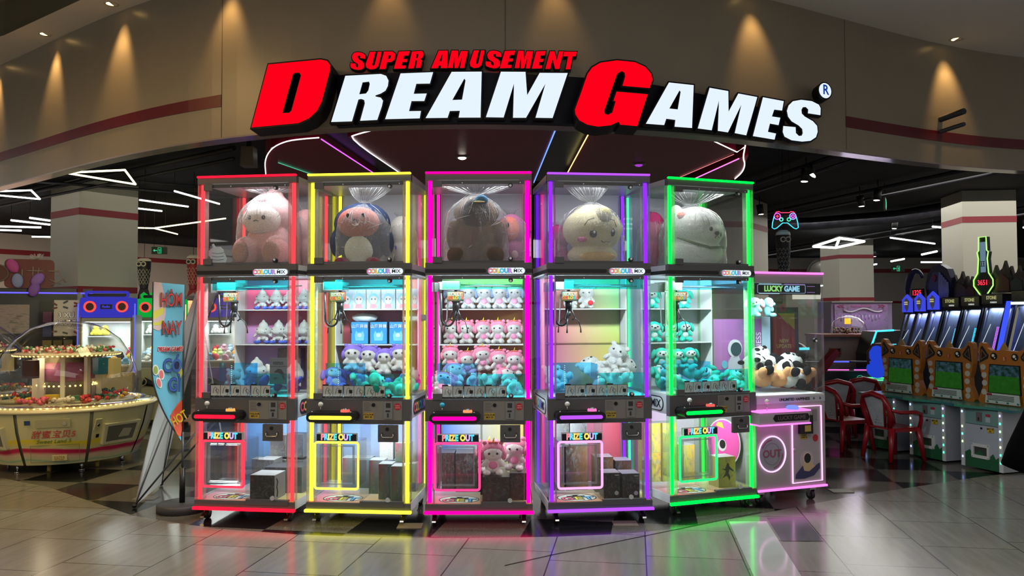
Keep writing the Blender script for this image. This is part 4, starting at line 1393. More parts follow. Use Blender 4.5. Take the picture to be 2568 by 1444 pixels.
# yellow machine: purple toys
for k, (x, z) in enumerate(((-.164, 1.11), (-.035, 1.1), (.095, 1.08), (.22, 1.11))):
    soft('purple', 1, x, .4, z - .01, .215, 'purple-hooded toy in yellow-lit machine, ' + ('leftmost', 'second', 'third', 'rightmost')[k] + ' of the upright four', (-.1, 0, (.15, -.1, 0, .1)[k]), 'purple-hooded toys, yellow-lit machine')
for k, (x, y, z, r_, nm, c_) in enumerate(((-.1, .34, .97, (-.8, .2, .3), 'just under the upright four', 'loosepurple'), (.08, .33, .98, (-1.3, .4, 0), 'feet up in the middle', 'loosepurple'), (.25, .32, .99, (-.7, 1, .4), 'on its side by the glass', 'loosepurple'), (.0, .2, .93, (-.9, .5, 1), 'low behind the teal pane', 'teal'), (.14, .17, .93, (-.5, -.7, 2), 'upside down beside the lock', 'teal'), (.23, .16, .93, (-1.1, .3, -.5), 'in the front corner', 'teal'), (-.27, .33, .93, (-.6, 0, .6), 'inside the blue pane', 'loosepurple'))):
    soft(c_, 1, x, y, z, .21, ('purple and pink' if c_ != 'teal' else 'teal') + ' toy in the yellow-lit machine pile, ' + nm, r_, 'pile in the yellow-lit machine')
# magenta machine
for k, x in enumerate((-.235, -.111, .02, .145, .268)):
    soft('bluelithood', 2, x, .6, 1.592, .2, 'white toy in blue-lit hood, %s on the upper shelf, magenta-lit machine' % ORD[k], (0, 0, random.uniform(-.1, .1)), 'toys in blue-lit hoods, magenta-lit machine')
    soft('pinkhood', 2, x - .01, .6, 1.309, .192, 'pink-hooded horned white toy, %s on the lower shelf, magenta-lit machine' % ORD[k], (0, random.uniform(-.05, .05), random.uniform(-.25, .25)), 'pink-hooded toys, magenta-lit machine')
    soft('pinkhood', 2, x - .005, .47, 1.07 + (.03, -.01, .03, 0, -.01)[k], .2, 'pink-hooded white toy, %s under the shelves, magenta-lit machine' % ORD[k], (0, random.uniform(-.06, .06), random.uniform(-.3, .3)), 'pink-hooded toys, magenta-lit machine')
for k, (x, y, z, r_, nm) in enumerate(((-.22, .35, .96, (-.5, .2, .2), 'inside the blue pane, one side'), (-.09, .33, .98, (-.9, 1.2, .2), 'inside the blue pane, lying over'), (.07, .33, 1.0, (-1.5, 0, 0), 'belly up in front of the row'), (.22, .3, .95, (-.8, .4, .5), 'behind the pale green pane'), (.24, .2, .93, (-1.2, .9, .1), 'low in the front corner'), (.08, .18, .93, (-.9, 2, .1), 'low in the middle behind the cards'), (-.3, .2, .91, (-.7, .2, .1), 'low beside the chute'))):
    soft('pinkhood', 2, x, y, z, .2, 'pink-hooded white toy lying in magenta-lit machine, ' + nm, r_, 'pink-hooded toys, magenta-lit machine')
# violet machine
soft('white', 3, .03, .6, 1.592, .2, 'white toy holding a red apple on the shelf of the violet-lit machine', (0, 0, -.3))
soft('white', 3, -.13, .58, 1.592, .19, 'white toy behind the hanging crane sign of the violet-lit machine', (-.3, .3, .2))
ap = thing('toy_apple', 'small red plush apple held by the white toy in the violet-lit machine', 'toy apple', at(3, .045, .525, 1.64))
MB().ell((0, 0, 0), (.022, .02, .02)).build('apple_body', plushm('#c81c24'), ap)
MB().cyl((0, 0, .016), (.004, 0, .03), .002, 6).build('stem', mat('#3a5a20'), ap)
for k, (x, y, z, s_, r_, nm) in enumerate(((.17, .42, 1.1, .25, (-.3, .4, -.5), 'topmost of the white heap'), (.25, .36, 1.04, .24, (-.4, .9, .3), 'against the glass side'), (.1, .4, 1.04, .25, (-1.1, -.4, .2), 'on the near slope of the heap'), (.22, .26, 1.0, .25, (-1.3, .3, .5), 'behind the teal pane'), (.05, .3, .95, .2, (-1.0, 1.2, .2), 'in the middle by the chute'), (-.2, .38, 1.0, .22, (-1.35, .1, .2), 'lying over the blue pane'), (-.27, .35, .93, .22, (-.6, 0, .2), 'inside the blue pane'))):
    soft('white', 3, x, y, z, s_, 'fluffy white toy in the violet-lit machine, ' + nm, r_, 'white toys, violet-lit machine')
# green machine
for k, (x, z, y, h_, nm) in enumerate(((-.2, 1.592, .6, .19, 'on the upper shelf, far side'), (.11, 1.592, .6, .19, 'on the upper shelf beside the crane sign'), (-.192, 1.309, .58, .2, 'on the lower shelf, farthest from the door'), (-.05, 1.309, .56, .19, 'on the lower shelf, middle'), (.09, 1.309, .56, .2, 'on the lower shelf, by the shelf end'), (-.17, 1.09, .5, .2, 'under the shelves, far side'), (-.04, 1.09, .47, .19, 'under the shelves, middle'), (.08, 1.09, .47, .2, 'under the shelves, by the end panel'))):
    soft('teal', 4, x, y, z, h_, 'teal dog toy in green-lit machine, ' + nm, (0, 0, random.uniform(-.5, .4)), 'teal dog toys')
for k, (x, y, z, r_, nm) in enumerate(((.2, .4, 1.0, (-1.4, .2, .5), 'on its back on top of the pile'), (.06, .38, 1.02, (-1.2, .6, .3), 'belly up by the clear divider'), (.3, .32, .95, (-.9, -.8, .2), 'near the glass side'), (.18, .25, .93, (-1.2, 1.5, .4), 'low in the middle'), (-.2, .34, 1.0, (-1.3, .1, .2), 'over the blue pane'), (-.27, .3, .93, (-.7, .3, .1), 'inside the blue pane'), (-.08, .2, .91, (-1, .3, 1.2), 'behind the yellow-tinted divider'), (.3, .14, .91, (-.8, .4, -.3), 'in the front corner'))):
    soft('teal', 4, x, y, z, .21, 'teal dog toy lying in the green-lit machine, ' + nm, r_, 'teal dog toys')
# lucky game machine
for k, (x, z, y, r_, nm) in enumerate(((-.12, 1.0, .26, (-1.0, .5, .2), 'at the shelf side'), (.02, 1.08, .38, (-1.0, -.2, .1), 'second along the top'), (.06, .98, .2, (-.8, .8, .4), 'nearest the glass'), (.17, 1.04, .34, (-1.1, .2, -.5), 'third along the top'), (.24, .99, .25, (-.7, -1.0, .2), 'at the glass side'), (-.03, 1.02, .45, (-1, .2, 2), 'at the back of the heap'))):
    soft('panda', 5, x + .09, y - .03, z - .04, .25, 'black and white panda toy on the tan bears, ' + nm, r_, 'panda toys')
for k, (x, y, r_, nm) in enumerate(((-.12, .22, (-1.3, .3, .2), 'by the shelf side'), (.03, .2, (-1.35, -.3, -.2), 'second'), (.16, .2, (-1.3, .2, .3), 'third'), (.27, .22, (-1.3, 0, -.2), 'by the glass side'))):
    soft('tan', 5, x + .04, y - .02, .96, .25, 'tan bear toy under the pandas, ' + nm + ' of the bottom row', r_, 'tan bear toys')
soft('elephant', 5, .15, .48, 1.515, .2, 'mint elephant toy with pink ears on the shelf of the LUCKY GAME machine', (0, 0, 1.2))
soft('elephant', 5, .02, .5, 1.515, .2, 'mint and pink elephant toy deeper on the shelf of the LUCKY GAME machine', (0, 0, -.8))

# ---- the giant wrapped toys in the upper chambers
BAG = glass((.96, .96, .97), 2.2, .1, .09, (.92, .94, .97), 1.6)
GLINT_STREAK = glass((.8, .82, .85), 5, .12, .38, (.95, .97, 1))  # white highlights of the wrapping, put in as thin pale tubes


def bag(p, w_, d_, h_, neck, top, x0=0., tilt=0., seed=0, flare=1.0):
    """clear wrapping gathered at the neck and flaring above it"""
    prof = []
    n = 26
    for k in range(n + 1):
        t = k / n
        z = t * top
        if z < neck:
            r = .5 * (1 - .9 * (z / neck) ** 6)
        else:
            u = (z - neck) / max(top - neck, 1e-3)
            r = .05 + .2 * flare * u ** .7
        prof.append((max(r, .04), z))

    def fn(a, r, z):
        k = .04 if z < neck * .8 else .12
        nn = noise.noise(Vector((cos(a) * 2.2, sin(a) * 2.2, z * 6 + seed)))
        n2 = noise.noise(Vector((cos(a) * 7, sin(a) * 7, z * 3 + seed)))
        return r * (1 + k * 1.2 * nn + k * n2)
    b = MB().lathe(prof, 56, fn=fn)
    b.v = [(x * w_ + x0 + tilt * max(0, z - neck), y * d_, z) for x, y, z in b.v]
    rnd = random.Random(seed * 7 + 1)
    for k in range(34):
        a0 = rnd.uniform(pi * .95, 2 * pi * 1.02)
        up = rnd.random() < .6
        z0 = rnd.uniform(.55, .85) * neck if up else rnd.uniform(.1, .7) * neck
        L_ = rnd.uniform(.05, .3)
        da = rnd.uniform(-.15, .15) if up else rnd.uniform(-.7, .7)
        P = []
        n0 = fn(a0, 1, z0) * .5 + .5 * fn(a0 + da, 1, z0 + L_)
        for q in range(7):
            t = q / 6
            z = min(top * .98, z0 + (L_ if up else L_ * .4) * t)
            a = a0 + da * t
            rr = 0
            for (r1, z1), (r2, z2) in zip(prof, prof[1:]):
                if z1 <= z <= z2:
                    rr = r1 + (r2 - r1) * (z - z1) / max(1e-6, z2 - z1)
            rr = rr * n0 + .012
            P.append((rr * cos(a) * w_ + x0 + tilt * max(0, z - neck), rr * sin(a) * d_, z))
        b.tube(P, [.0008, .003, .0045, .004, .0045, .003, .0008], 4, mi=1)
    for k in range(26):
        a = 2 * pi * k / 26
        P = [((fn(a, .05 + .2 * flare * u ** .7, neck + (top - neck) * u) + .004) * cos(a) * w_ + x0 + tilt * (top - neck) * u, (fn(a, .05 + .2 * flare * u ** .7, neck + (top - neck) * u) + .004) * sin(a) * d_, neck + (top - neck) * u) for u in (0.02, .3, .6, .95)]
        b.tube(P, [.003, .005, .005, .002], 4, mi=1)
    return b.build('plastic_wrap', [BAG, GLINT_STREAK], p)


def big(i, x, y, w_, h_, label, body, col, parts, bagargs=None, name='giant_plush_toy', rz=0):
    b = MB()
    for e in body:
        b.ell(*e[:2], 20, 12, rot=e[2] if len(e) > 2 else None)
    me = smooth_mesh(b, .02, name)
    me.materials.append(plushm(col))
    o = bpy.data.objects.new(name, me)
    C.objects.link(o)
    for pn, shapes, m in parts:
        q = MB()
        for s in shapes:
            if s[0] == 'line':
                q.tube(s[1], s[2], 6)
            else:
                q.ell(s[0], s[1], 20, 12, rot=s[2] if len(s) > 2 else None)
        q.build(pn, m, o)
    o.matrix_world = M(i) @ Matrix.Translation((x, y, 1.932)) @ Matrix.Rotation(rz, 4, 'Z') @ Matrix.Diagonal((w_, min(w_, .5), h_, 1))
    tag(o, label, 'soft toy', 'giant wrapped toys')
    if bagargs:
        bag(o, *bagargs)
    return o


BD = [((0, 0, .3), (.36, .3, .3)), ((0, -.04, .66), (.42, .32, .29))]
big(0, .03, .33, .46, .6, 'wrapped giant white-faced toy in a pink hood atop the red-lit machine',
    [((0, 0, .3), (.4, .3, .3)), ((0, .04, .7), (.42, .3, .29)), ((-.27, -.26, .19), (.24, .24, .2)), ((.25, -.26, .19), (.24, .24, .2)), ((.1, .02, .93), (.15, .13, .12))], '#d4a4a8',
    [('face_patch', [((-.04, -.2, .6), (.34, .2, .2))], plushm('#e8dcd8')), ('foot', [((-.29, -.46, .17), (.15, .06, .14))], plushm('#a88c88')), ('foot', [((.25, -.46, .17), (.15, .06, .14))], plushm('#a88c88')),
     ('hood_bun', [((-.02, -.12, .88), (.16, .12, .07))], plushm('#b8707c')),
     ('eye', [((-.17, -.385, .62), (.035, .02, .03))], EYE_M), ('eye', [((.08, -.39, .62), (.035, .02, .03))], EYE_M), ('mouth', [('line', [(-.09, -.405, .57), (-.05, -.41, .585), (-.01, -.405, .57)], .006)], EYE_M)],
    (1.08, 1.0, 1, .97, 1.04, 0, .3, 3, 2.2))
big(0, .27, .5, .26, .5, 'giant pale pink toy squeezed behind the white-faced one in the red-lit machine', BD, '#dca8ac', [], (1.05, 1.0, 1, .92, 1.05, 0, 0, 5))
cardm = mat('#bcd4e8', .3)
cd = thing('acrylic_standee', 'small pale blue cut-out standee of a wrapped sweet beside the giant pink toy', 'standee', at(0, -.258, .06, 1.93), MPOS[0][2])
MB().prism([(-.05, 0), (.06, 0), (.075, .05), (.05, .09), (.045, .12), (.02, .14), (-.02, .14), (-.035, .165), (-.05, .16), (-.04, .135), (-.075, .11), (-.075, .075), (-.06, .06), (-.055, .03)], 0, .006).build('cutout', cardm, cd)
ln = MB()
for zz in (.02, .045, .07, .095):
    ln.tube([(-.045, -.002, zz), (.0, -.002, zz - .006), (.05, -.002, zz)], .0015, 4)
ln.build('printed_lines', mat('#4a6478'), cd)

big(1, -.07, .34, .44, .5, 'wrapped giant navy-hooded toy with a pink face atop the yellow-lit machine',
    [((0, 0, .32), (.42, .32, .32)), ((0, 0, .66), (.52, .33, .34)), ((-.46, -.02, .36), (.12, .18, .22)), ((.46, -.02, .36), (.12, .18, .22))], '#24304c',
    [('face_patch', [((-.01, -.2, .66), (.39, .2, .25))], plushm('#a8605a')), ('belly_patch', [((.0, -.22, .24), (.26, .14, .25))], plushm('#c8ccbc')),
     ('foot', [((-.28, -.3, .05), (.13, .14, .07))], plushm('#7a2038')), ('foot', [((.28, -.3, .05), (.13, .14, .07))], plushm('#7a2038')),
     ('eye', [((-.15, -.385, .76), (.03, .02, .035))], EYE_M), ('eye', [((.12, -.385, .76), (.03, .02, .035))], EYE_M), ('nose', [((-.01, -.41, .68), (.045, .03, .03))], plushm('#5c2a2c')), ('mouth', [('line', [(-.07, -.4, .62), (-.02, -.405, .6), (.04, -.4, .62)], .008)], mat('#f0e0dc'))],
    (1.02, 1.0, 1, 1.0, 1.22, .04, .5, 1, 1.6))
big(1, .2, .55, .24, .44, 'giant white toy with purple and orange dots behind the navy-hooded one', BD, '#c8c4be', [('spot_%s' % c, [((x, -.34 + abs(x) * .3, z), (.04, .03, .04))], plushm(c2)) for c, x, z, c2 in (('orange', -.1, .7, '#d88a5a'), ('purple', .12, .82, '#6a50a8'), ('purple', -.15, .35, '#6a50a8'), ('orange', .15, .5, '#d88a5a'))], (1.1, 1, 1, .9, 1.0, 0, 0, 2))
big(2, -.03, .3, .46, .56, 'wrapped giant brown bear with black face and blue cap atop the magenta-lit machine',
    [((0, 0, .3), (.4, .32, .32)), ((0, 0, .7), (.34, .28, .26)), ((-.28, -.25, .12), (.2, .25, .14)), ((.28, -.25, .12), (.2, .25, .14)), ((-.38, -.05, .4), (.12, .16, .22)), ((.38, -.05, .4), (.12, .16, .22)), ((-.32, .04, .72), (.07, .06, .09)), ((.32, .04, .72), (.07, .06, .09))], '#4c3826',
    [('face_patch', [((0, -.16, .7), (.25, .18, .21))], plushm('#0e0d10')), ('cap', [((.1, -.28, .87), (.11, .1, .07))], plushm('#3a6a88')), ('cap_brim', [((.06, -.38, .835), (.1, .05, .012))], mat('#e8d88a'))],
    (1.08, 1.0, 1, .99, 1.08, 0, 0, 8, 2.4))
big(2, .24, .48, .28, .44, 'giant coral-faced toy with round black eye behind the brown bear', BD, '#b06a92', [('face_patch', [((-.05, -.2, .66), (.33, .2, .23))], plushm('#d0786a')), ('eye', [((-.1, -.4, .72), (.05, .03, .05))], EYE_M), ('hanging_bell', [((.1, -.36, .2), (.1, .06, .07))], mat('#c8a0a8'))], (1.1, 1, 1, .95, 1.05, 0, 0, 4))
big(3, .02, .34, .48, .5, 'wrapped giant cream toy with a grey tuft atop the violet-lit machine',
    [((0, -.02, .56), (.5, .36, .36)), ((0, 0, .16), (.42, .3, .18)), ((0, .02, .85), (.3, .26, .12))], '#d0caa0',
    [('tuft', [((.12, -.22, .72), (.16, .14, .2), (0, .2, 0))], plushm('#9a9472')), ('bow', [((.02, -.3, .12), (.3, .08, .08))], plushm('#c8a868')),
     ('eye', [((-.06, -.37, .47), (.06, .03, .065))], EYE_M), ('eye', [((.27, -.3, .5), (.045, .03, .065))], EYE_M), ('eye_shine', [((-.05, -.405, .49), (.02, .01, .022))], WHITE), ('eye_shine', [((.27, -.335, .52), (.018, .01, .022))], WHITE),
     ('cheek', [((-.24, -.345, .38), (.08, .02, .04))], plushm('#c87a9a')), ('eyebrow', [('line', [(-.2, -.35, .6), (-.15, -.38, .68), (-.05, -.4, .71)], .006)], EYE_M), ('eyebrow', [('line', [(.2, -.36, .71), (.3, -.32, .68), (.34, -.29, .58)], .006)], EYE_M),
     ('mouth', [('line', [(.06, -.4, .36), (.1, -.405, .33), (.14, -.405, .35), (.18, -.4, .33), (.22, -.38, .36)], .006)], EYE_M)],
    (1.1, 1.0, 1, 1.0, 1.24, -.02, -.3, 6, 1.3))
big(3, -.22, .52, .22, .36, 'giant magenta toy half hidden behind the cream one', BD, '#b03070', [], (1.1, 1, 1, .9, 1.0, 0, 0, 9))
big(4, .06, .34, .56, .56, 'wrapped giant fluffy white dog toy atop the green-lit machine',
    [((0, 0, .22), (.46, .34, .24)), ((.02, -.02, .58), (.44, .36, .32)), ((-.3, .02, .7), (.12, .16, .22)), ((.1, -.1, .5), (.3, .3, .22))], '#d8dad2',
    [('eye', [((.06, -.385, .54), (.03, .02, .035))], EYE_M), ('eye', [((.24, -.345, .47), (.025, .02, .035))], EYE_M), ('nose', [((.15, -.4, .48), (.04, .03, .03))], EYE_M), ('mouth', [('line', [(.11, -.405, .41), (.15, -.41, .45), (.19, -.395, .41)], .006)], EYE_M), ('heart_patch', [((-.3, -.16, .74), (.08, .05, .06))], plushm('#c8746c')), ('collar', [('line', [(-.4, -.2, .42), (-.2, -.34, .33), (.05, -.38, .27), (.3, -.34, .28)], .018)], plushm('#5c6a4c'))],
    (1.02, 1.0, 1, .93, 1.12, -.04, .3, 7, 2.2))
big(4, -.22, .54, .26, .5, 'giant dark magenta toy behind the white dog in the green-lit machine', BD, '#a02a5c', [], (1.1, 1, 1, .9, 1.0, 0, 0, 11))

# ---- boxes and small goods in the machines
def carton(i, x, y, z, w_, d_, h_, label, face, side, top, group, rz=0, mark=None, name='figure_box', cat='box'):
    p = thing(name, label, cat, at(i, x, y, z), MPOS[i][2] + rz, group)
    MB().box(-w_ / 2, w_ / 2, 0, d_, 0, h_).build('carton', [side], p)
    bx('front_print', face, p, -w_ / 2 + .002, w_ / 2 - .002, -.001, .0005, .002, h_ - .002)
    bx('top_print', top, p, -w_ / 2 + .001, w_ / 2 - .001, .001, d_ - .001, h_, h_ + .001)
    if mark:
        mark(p, w_, h_)
    return p


GT = mat('#b8bcbe', .4)
DT = mat('#3a3c40', .4)
DF = gradient('#0d0c0f', '#1c1818', '#15131a', '#0a0a0c', .3, 'box_art', 4, 1.3)
for k, (x, y, z, w_, d_, h_, nm) in enumerate(((.125, .04, .158, .195, .2, .185, 'largest, at the front beside the door lock'), (.13, .28, .158, .195, .2, .2, 'behind the front one'), (-.02, .42, .158, .14, .16, .23, 'in the middle row'), (.28, .3, .158, .1, .2, .2, 'along the glass side'),
                                       (.0, .6, .38, .14, .1, .18, 'upper row by the back, one end'), (.15, .6, .38, .14, .1, .19, 'upper row by the back, other end'), (.0, .6, .158, .14, .1, .2, 'lower row by the back, one end'), (.15, .6, .158, .14, .1, .2, 'lower row by the back, other end'), (-.17, .6, .158, .12, .1, .2, 'behind the chute'))):
    def mk(p, a, b_):
        MB().tube([(a / 2 + .0012, .03, b_ * .85), (a / 2 + .0012, .05, b_ * .7), (a / 2 + .0012, .035, b_ * .5), (a / 2 + .0012, .05, b_ * .3), (a / 2 + .0012, .04, b_ * .1)], .005, 5).build('side_print', BLACKM, p)
    carton(0, x, y, z, w_, d_, h_, 'black grey-topped box in red-lit machine, ' + nm, DF if k == 0 else gradient('#2c2c30', '#3c3c40', '#5a5c60', '#2a2a2c', .3, 'box_art', 5, k * .7), mat('#77797c', .4), GT if k % 2 == 0 else DT, 'figure boxes, red-lit machine', 0, mk if k == 0 else None)
A2_ = [gradient('#8a3040', '#38808a', '#4a6a50', '#2c2a30', .35, 'box_art', 5, 3 + k) for k in range(3)]
for k, (x, y, z, w_, d_, h_, nm) in enumerate(((.175, .12, .158, .105, .12, .265, 'tall one at the front, chute side'), (.285, .05, .158, .1, .12, .262, 'tall one in the front corner'), (.06, .3, .158, .12, .12, .26, 'third back by the chute'), (.18, .42, .158, .11, .1, .22, 'behind the tall pair'), (.3, .4, .158, .1, .1, .22, 'behind along the glass'),
                                       (.1, .45, .395, .11, .1, .15, 'white one on top, printed with notes'), (.24, .42, .385, .12, .1, .15, 'white one on top at the glass side'), (-.1, .5, .158, .13, .12, .24, 'behind the chute, near'), (-.22, .5, .158, .11, .12, .24, 'behind the chute, far'))):
    carton(1, x, y, z, w_, d_, h_, 'figure box in yellow-lit machine, ' + nm, A2_[k % 3] if k not in (5,) else gradient('#c8ccce', '#d0d4d4', '#b8bcbe', '#c0c4c6', .4, 'box_art', 9, 2.2), mat('#9aa0a4', .4), mat('#c8d4dc', .4), 'figure boxes, yellow-lit machine')
DR = [gradient('#181014', '#3a1418', '#5a1c20', '#141016', .3, 'box_art', 6, 5 + k) for k in range(2)]
for k, (x, y, z, w_, d_, h_, nm) in enumerate(((.125, .05, .158, .2, .18, .185, 'at the front, nearer the chute'), (.29, .12, .158, .13, .2, .2, 'in the front corner'), (.1, .3, .158, .2, .2, .16, 'in the second row'), (-.1, .4, .158, .2, .2, .3, 'behind the chute'), (-.26, .42, .158, .1, .2, .3, 'behind the chute by the glass'))):
    carton(2, x, y, z, w_, d_, h_, 'black red-swirled box in magenta-lit machine, ' + nm, DR[k % 2], mat('#1c181c', .35), mat('#4a4448', .4), 'dark boxes, magenta-lit machine')
for k, (x, y, z, nm, r_) in enumerate(((.1, .14, .344, 'front one in the prize cabinet', .05), (.06, .3, .33, 'right behind the front one', .2), (.27, .24, .36, 'the one leaning in the corner', -.3))):
    soft('pinkhood', 2, x, y, z, .25, 'pink-hooded white toy sitting on the dark boxes, ' + nm, (0, 0, r_), 'toys on the dark boxes')
DB = gradient('#120e14', '#241a20', '#3a2228', '#101014', .3, 'box_art', 6, 8)
def mkv(p, a, b_):
    MB().prism(circ(a / 2 - .028, .04, .016, .016, 16), -.003, -.0012).build('round_seal', mat('#a8a8ac', .4), p)
    bx('small_title', mat('#9a9aa0'), p, a / 2 - .04, a / 2 - .01, -.002, -.0011, b_ - .02, b_ - .014)
for k, (x, y, z, w_, d_, h_, nm) in enumerate(((.105, .08, .158, .125, .16, .19, 'front row, nearer the chute'), (.245, .06, .158, .135, .16, .185, 'front row, by the door lock'), (.1, .3, .158, .14, .16, .27, 'behind, under the lid glint'), (.25, .3, .158, .13, .16, .24, 'behind, by the glass side'), (-.1, .4, .158, .18, .18, .36, 'behind the chute'), (-.25, .4, .158, .1, .18, .34, 'behind the chute by the glass'))):
    carton(3, x, y, z, w_, d_, h_, 'black box in violet-lit machine, ' + nm, DB if k < 2 else gradient('#1a1418', '#6a4a30', '#3a3038', '#8a6038', .3, 'box_art', 5, 4 + k), mat('#211c22', .35), mat('#6a6470', .35), 'black boxes, violet-lit machine', 0, mkv if k < 2 else None)
for k, (z, xs) in enumerate(((.63, (-.2, -.05)),)):
    for j, x in enumerate(xs):
        carton(3, x, .58, .5, .14, .1, .24, 'grey box high behind the violet-lit PRIZE OUT sign, ' + ('outer one' if j == 0 else 'inner one'), gradient('#8a8e94', '#3a3a40', '#74787e', '#2a2a30', .4, 'box_art', 7, j), mat('#808488'), mat('#9a9ea2'), 'boxes high in the violet-lit machine')
YB = [gradient('#a8b858', '#d8a838', '#8a9a48', '#c8b860', .35, 'box_art', 3, 2 + k) for k in range(3)]
YG = [(.2, .12, .158, .16, .14, .24, 'standing alone by the door lock, figure in mid-leap'), (-.25, .5, .158, .14, .14, .24, 'lower one at the far glass'), (-.25, .5, .4, .14, .14, .24, 'upper one at the far glass'), (-.11, .48, .158, .13, .14, .24, 'lower one behind the chute'), (-.11, .48, .4, .13, .14, .24, 'upper one behind the chute'), (.03, .42, .158, .13, .16, .3, 'in the middle of the cabinet')]
def mky(p, a, b_):
    MB().prism([(-.055, .15), (-.02, .145), (-.01, .165), (.0, .19), (.015, .19), (.02, .165), (.06, .13), (.058, .12), (.02, .14), (.012, .11), (.03, .08), (.02, .05), (.005, .085), (-.01, .09), (-.045, .075), (-.02, .105), (-.012, .13)], -.003, -.0012).build('leaping_print', mat('#3a3c30', .5), p)
for k, (x, y, z, w_, d_, h_, nm) in enumerate(YG):
    carton(4, x, y, z, w_, d_, h_, 'yellow-green box in green-lit machine, ' + nm, YB[k % 3], mat('#a8a05a', .4), mat('#c8ccc8', .4), 'yellow boxes, green-lit machine', 0, mky if k == 0 else None)
dsc = thing('round_poster', 'large round pink poster with an astronaut on the side of the green-lit machine', 'poster', at(4, .345, .3, .47), MPOS[4][2] - 1.15)
MB().prism(circ(-.05, 0, .16, .2, 36), 0, .004).build('poster_edge', mat('#e8e0e4', .5), dsc)
MB().prism(circ(-.05, 0, .15, .19, 36), -.002, 0).build('poster_print', mat('#c0408a', .5), dsc)
MB().prism(circ(-.06, -.02, .04, .05, 20), -.004, -.002).build('white_suit', WHITE, dsc)
MB().prism(circ(-.055, -.01, .028, .036, 20), -.006, -.004).build('dark_visor', BLACK, dsc)
MB().prism([(-.12, .14), (-.04, .12), (-.06, .17), (-.1, .17)], -.005, -.002).build('hat_print', mat('#c8a040'), dsc)
# yellow machine shelves: pale and blue boxes, white pouches
PB = gradient('#a8d0e8', '#b8c8e8', '#e8b0b8', '#88b8c0', .35, 'box_art', 4, 1)
def mkp(p, a, b_):
    MB().prism(circ(0, b_ * .5, a * .36, b_ * .3, 18), -.002, -.001).build('hood_print', mat('#78b0c0', .5), p)
    MB().prism(circ(0, b_ * .46, a * .27, b_ * .2, 18), -.003, -.002).build('face_print', mat('#e8dcdc', .5), p)
    MB().prism([(-a * .25, .01), (a * .25, .01), (a * .2, b_ * .26), (-a * .2, b_ * .26)], -.003, -.001).build('coat_print', mat('#d87884', .5), p)
    for s in (-1, 1):
        MB().prism(circ(s * a * .12, b_ * .5, a * .045, b_ * .045, 10), -.005, -.003).build('eye_print', BLACKM, p)
for k, x in enumerate((-.27, -.164, -.042, .08, .203, .3)[:6]):
    carton(1, x, .58, 1.592, .116 if x < .29 else .07, .1, .165, 'pale toy box, %s on the upper shelf of the yellow-lit machine' % ('first', 'second', 'third', 'fourth', 'fifth', 'last')[k], PB, mat('#c8d4dc'), mat('#b8c8d0'), 'pale boxes, yellow-lit machine', 0, mkp, 'toy_box')
BB = gradient('#1e70b8', '#2a78c0', '#3a90d0', '#2f88cc', .35, 'box_art')
def mkb(p, a, b_):
    text('山海异兽', a * .24, [WHITE], p, (0, -.003, b_ * .8), bold=.0006, ext=.0003)
    MB().prism([(-a * .24, b_ * .15), (a * .24, b_ * .15), (a * .28, b_ * .4), (a * .2, b_ * .62), (a * .12, b_ * .52), (-a * .12, b_ * .52), (-a * .2, b_ * .62), (-a * .28, b_ * .4)], -.003, -.001).build('beast_print', mat('#7ac8f0', .5), p)
    MB().prism(circ(0, b_ * .4, a * .13, b_ * .09, 16), -.005, -.003).build('face_print', mat('#d8e8f0', .5), p)
for k, x in enumerate((-.154, .003, .163)):
    carton(1, x, .57, 1.309, .142, .12, .178, 'blue beast-titled box, %s on the lower shelf of the yellow-lit machine' % ('first', 'second', 'third')[k], BB, mat('#141c28'), mat('#2a70b0'), 'blue boxes, yellow-lit machine', 0, mkb, 'toy_box')
for k, x in enumerate((-.129, .29)):
    t = MB().ell((0, 0, 0), (.108, .05, .036), 24, 12)
    t.v = [(a + .006 * noise.noise(Vector((a * 30, b_ * 30, c_ * 30))), b_, c_ + .012 * noise.noise(Vector((a * 40, b_ * 40, 1)))) for a, b_, c_ in t.v]
    tag(t.build('white_pouch', mat('#d8dcdc', .25), None, at(1, x, .63, 1.309 + .178 + .036), (0, 0, MPOS[1][2])), 'crumpled white pouch on the blue boxes, ' + ('over the first box' if k == 0 else 'by the shelf end'), 'pouch', 'pouches, yellow-lit machine')
# red machine: poster box under the shelves and the dolphin flyer
carton(0, .1, .58, .99, .2, .1, .28, 'dark printed figure poster box under the shelves of the red-lit machine', gradient('#2a2228', '#5a4038', '#3a3034', '#1c1a20', .4, 'box_art', 6, 9), mat('#2c3050'), mat('#3a3a40'), None)
fl = thing('dolphin_flyer', 'grey printed flyer with a dark dolphin, taped inside the red-lit machine glass', 'flyer', at(0, .249, .03, 1.028), MPOS[0][2])
bx('sheet', mat('#6a7888', .5), fl, -.068, .068, 0, .002, 0, .195)
bx('sheet_border', mat('#3a4452', .5), fl, -.066, .066, -.001, 0, .13, .135)
bars(MB(), -.04, .04, -.003, -.001, (.16, .148), .007).build('printed_line', mat('#28303c'), fl)
MB().prism([(-.03, .095), (.0, .115), (.025, .11), (.045, .08), (.05, .03), (.035, .045), (.03, .07), (.005, .085), (-.03, .088)], -.002, 0).build('dolphin_print', mat('#222a34'), fl)
MB().prism([(-.04, .04), (-.02, .055), (.0, .045), (-.02, .035)], -.002, 0).build('fish_print', mat('#1c2430'), fl)

